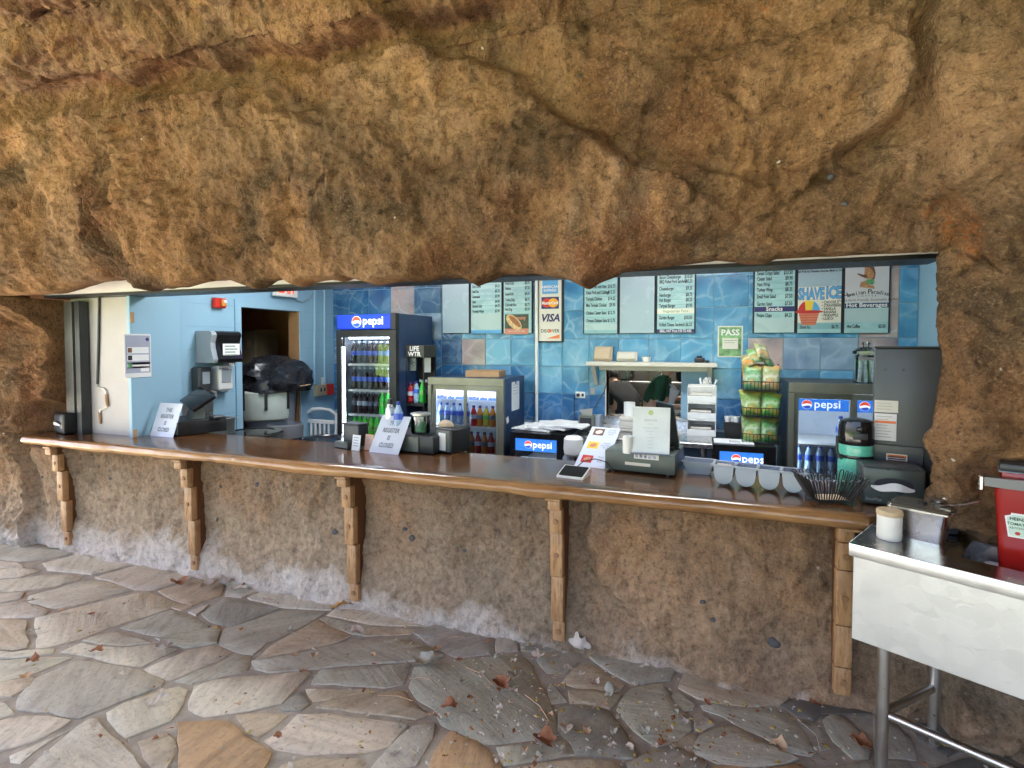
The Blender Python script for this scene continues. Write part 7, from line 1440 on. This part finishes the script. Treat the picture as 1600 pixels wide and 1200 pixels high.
big = [(279, 912, 27, 1, 'curled brown leaf left of a pale leaf cluster near the second panel foot'), (328, 916, 28, 0, 'pale grey leaf, leftmost of the cluster below the second counter panel'), (352, 912, 24, 0, 'pale leaf in the middle of the cluster below the second counter panel'), (373, 921, 32, 0, 'flat pale leaf, rightmost of the cluster below the second counter panel'), (386, 913, 16, 1, 'small brown leaf just behind the pale leaf cluster'),
       (536, 947, 34, 2, 'ochre yellow crumpled leaf at the foot of the middle bracket'), (603, 954, 24, 3, 'tan leaf right of the ochre leaf along the counter foot'), (648, 960, 18, 2, 'small orange leaf along the counter foot, left of an upright pale leaf'), (558, 988, 25, 0, 'oval pale leaf lying alone in front of the ochre leaf'),
       (758, 980, 38, 1, 'large brown crumpled leaf at the foot of the third panel'), (779, 986, 16, 4, 'small grey green leaf touching the large brown crumpled leaf'), (664, 1033, 38, 4, 'grey crumpled leaf cluster piece on the big green slab'), (143, 960, 18, 1, 'dark brown leaf on the large pale slab at the left'), (198, 943, 13, 0, 'tiny pale leaf on the large pale slab at the left'),
       (247, 1094, 26, 0, 'curled pale leaf on the pinkish slab at lower left'), (256, 1012, 22, 0, 'flat white leaf on the pale slab, left of centre'), (418, 937, 18, 0, 'small oval pale leaf near the fifth slab under the counter'), (783, 1072, 34, 1, 'russet leaf on the big green slab in the centre'), (803, 1060, 26, 4, 'blue grey leaf above the russet leaf in the centre'), (802, 1080, 22, 0, 'pale leaf just below the russet leaf in the centre'),
       (702, 1104, 26, 1, 'reddish brown crumpled leaf right of the two paired leaves'), (684, 1120, 20, 0, 'pale half of the two paired leaves in the lower centre'), (676, 1117, 16, 3, 'tan half of the two paired leaves in the lower centre'), (741, 1111, 17, 4, 'blue grey leaf right of the reddish brown crumpled leaf'), (851, 1157, 38, 1, 'largest russet crumpled leaf at the bottom centre'), (885, 1139, 26, 0, 'pale leaf right of the largest russet leaf'),
       (841, 1026, 26, 0, 'pale grey leaf left of the big upright leaf by the wall'), (957, 1082, 27, 4, 'flat blue grey leaf in the middle of the right paving'), (1006, 1143, 22, 4, 'flat grey leaf on the fan shaped slab at right'), (997, 1026, 24, 1, 'brown pale edged leaf near the wall, right of the big upright leaf'), (1007, 1041, 16, 0, 'small whitish leaf below the brown pale edged leaf'), (1108, 1053, 30, 3, 'pale tan leaf on the long slab before the right panel'),
       (1275, 1100, 20, 1, 'small russet leaf on the dark patch near the right bracket'), (1345, 1164, 28, 1, 'russet curled leaf beside the steel table leg'), (1216, 1168, 26, 3, 'long tan leaf in the joint of the right slab'), (40, 849, 15, 4, 'grey leaf near the far left end of the wall'), (119, 859, 10, 2, 'tiny orange leaf at the foot of the leftmost bracket'), (474, 1049, 14, 1, 'tiny dark leaf in the joint left of the green slab'), (927, 1104, 14, 0, 'tiny white leaf above the grey right slab'), (1046, 1143, 16, 2, 'small yellow leaf in the joint by the oval slab')]
for x, y, w_, k, lab in big: leaf(x, y, w_, k, lab, form=None if w_ > 20 else random.choice((2, 3)))
leaf(709, 972, 30, 0, 'upright pale crumpled leaf at the foot of the third panel', 1.1, form=4); leaf(904, 1020, 36, 0, 'big upright whitish leaf at the foot of the fourth bracket', 1.2, form=4)
r3 = random.Random(11)
for k in range(110):
    x, y = (r3.gauss(930, 230), r3.uniform(985, 1190)) if k < 84 else (r3.uniform(20, 900), r3.uniform(900, 1150))
    if y < 872 + .19 * x or x > 1330: continue
    kd = r3.choice((0, 0, 0, 4, 3, 1)); leaf(x, y, r3.uniform(9, 17), kd, f'small {["pale", "brown", "ochre", "tan", "grey green"][kd]} dry leaf among the scatter on the paving', 0, f'small {["pale", "brown", "ochre", "tan", "grey green"][kd]} leaves scattered on the paving', form=r3.randrange(6))
# crumbs of leaf, far too many to count
g = G(); rr2 = random.Random(5)
for k in range(1000):
    if k < 720: px_, py_ = rr2.gauss(980, 260), rr2.uniform(950, 1210)
    else: px_, py_ = rr2.uniform(-80, 1600), rr2.uniform(870, 1250)
    if py_ < 860 + .19 * px_ - 10: continue
    q = RZ(px_, py_, .012); s_ = rr2.choice((.006, .008, .010, .013, .018)) * rr2.uniform(.7, 1.3); M = Matrix.Translation(q) @ Matrix.Rotation(rr2.uniform(0, 6.28), 4, 'Z') @ Matrix.Rotation(rr2.uniform(-.5, .5), 4, 'X')
    g.add([(-s_, 0, .001), (0, -s_ * .5, .0035), (s_, 0, .002), (0, s_ * .5, .004), (0, 0, .006)], [(0, 1, 4), (1, 2, 4), (2, 3, 4), (3, 0, 4)], M)
m_lit = N('leaf_crumbs'); vo = m_lit.n('TexVoronoi'); m_lit.l(m_lit.coord(), vo.inputs['Vector']); vo.inputs['Scale'].default_value = 25; sx = m_lit.n('SeparateColor'); m_lit.l(vo.outputs['Color'], sx.inputs[0])
m_lit.set(Base_Color=m_lit.ramp(sx.outputs[0], [(0, (.50, .47, .40)), (.35, (.40, .30, .07)), (.6, (.26, .11, .04)), (.8, (.42, .40, .30)), (1, (.55, .52, .20))], 'CONSTANT'), Roughness=.8)
lo = obj('leaf_litter', g, m_lit.m, sharp=0); tag(lo, 'crumbs of dry leaf and petals scattered over the paving', 'leaf litter', kind='stuff')
g = G()
for (x0, y0, x1, y1) in ((729, 1043, 770, 1070), (640, 1007, 640, 1005), (590, 1086, 645, 1095), (820, 1085, 860, 1130), (500, 985, 512, 972), (640, 1060, 672, 1062), (700, 996, 726, 997)):
    a, b = RZ(x0, y0, .012), RZ(x1, y1, .012); g.tube([a, (a + b) / 2 + Vector((.01, .01, .006)), b], .0022, 5)
tw = obj('twigs', g, ml[3]); tag(tw, 'thin dry stalks scattered among the leaves', 'twigs', kind='stuff')
flush_text()
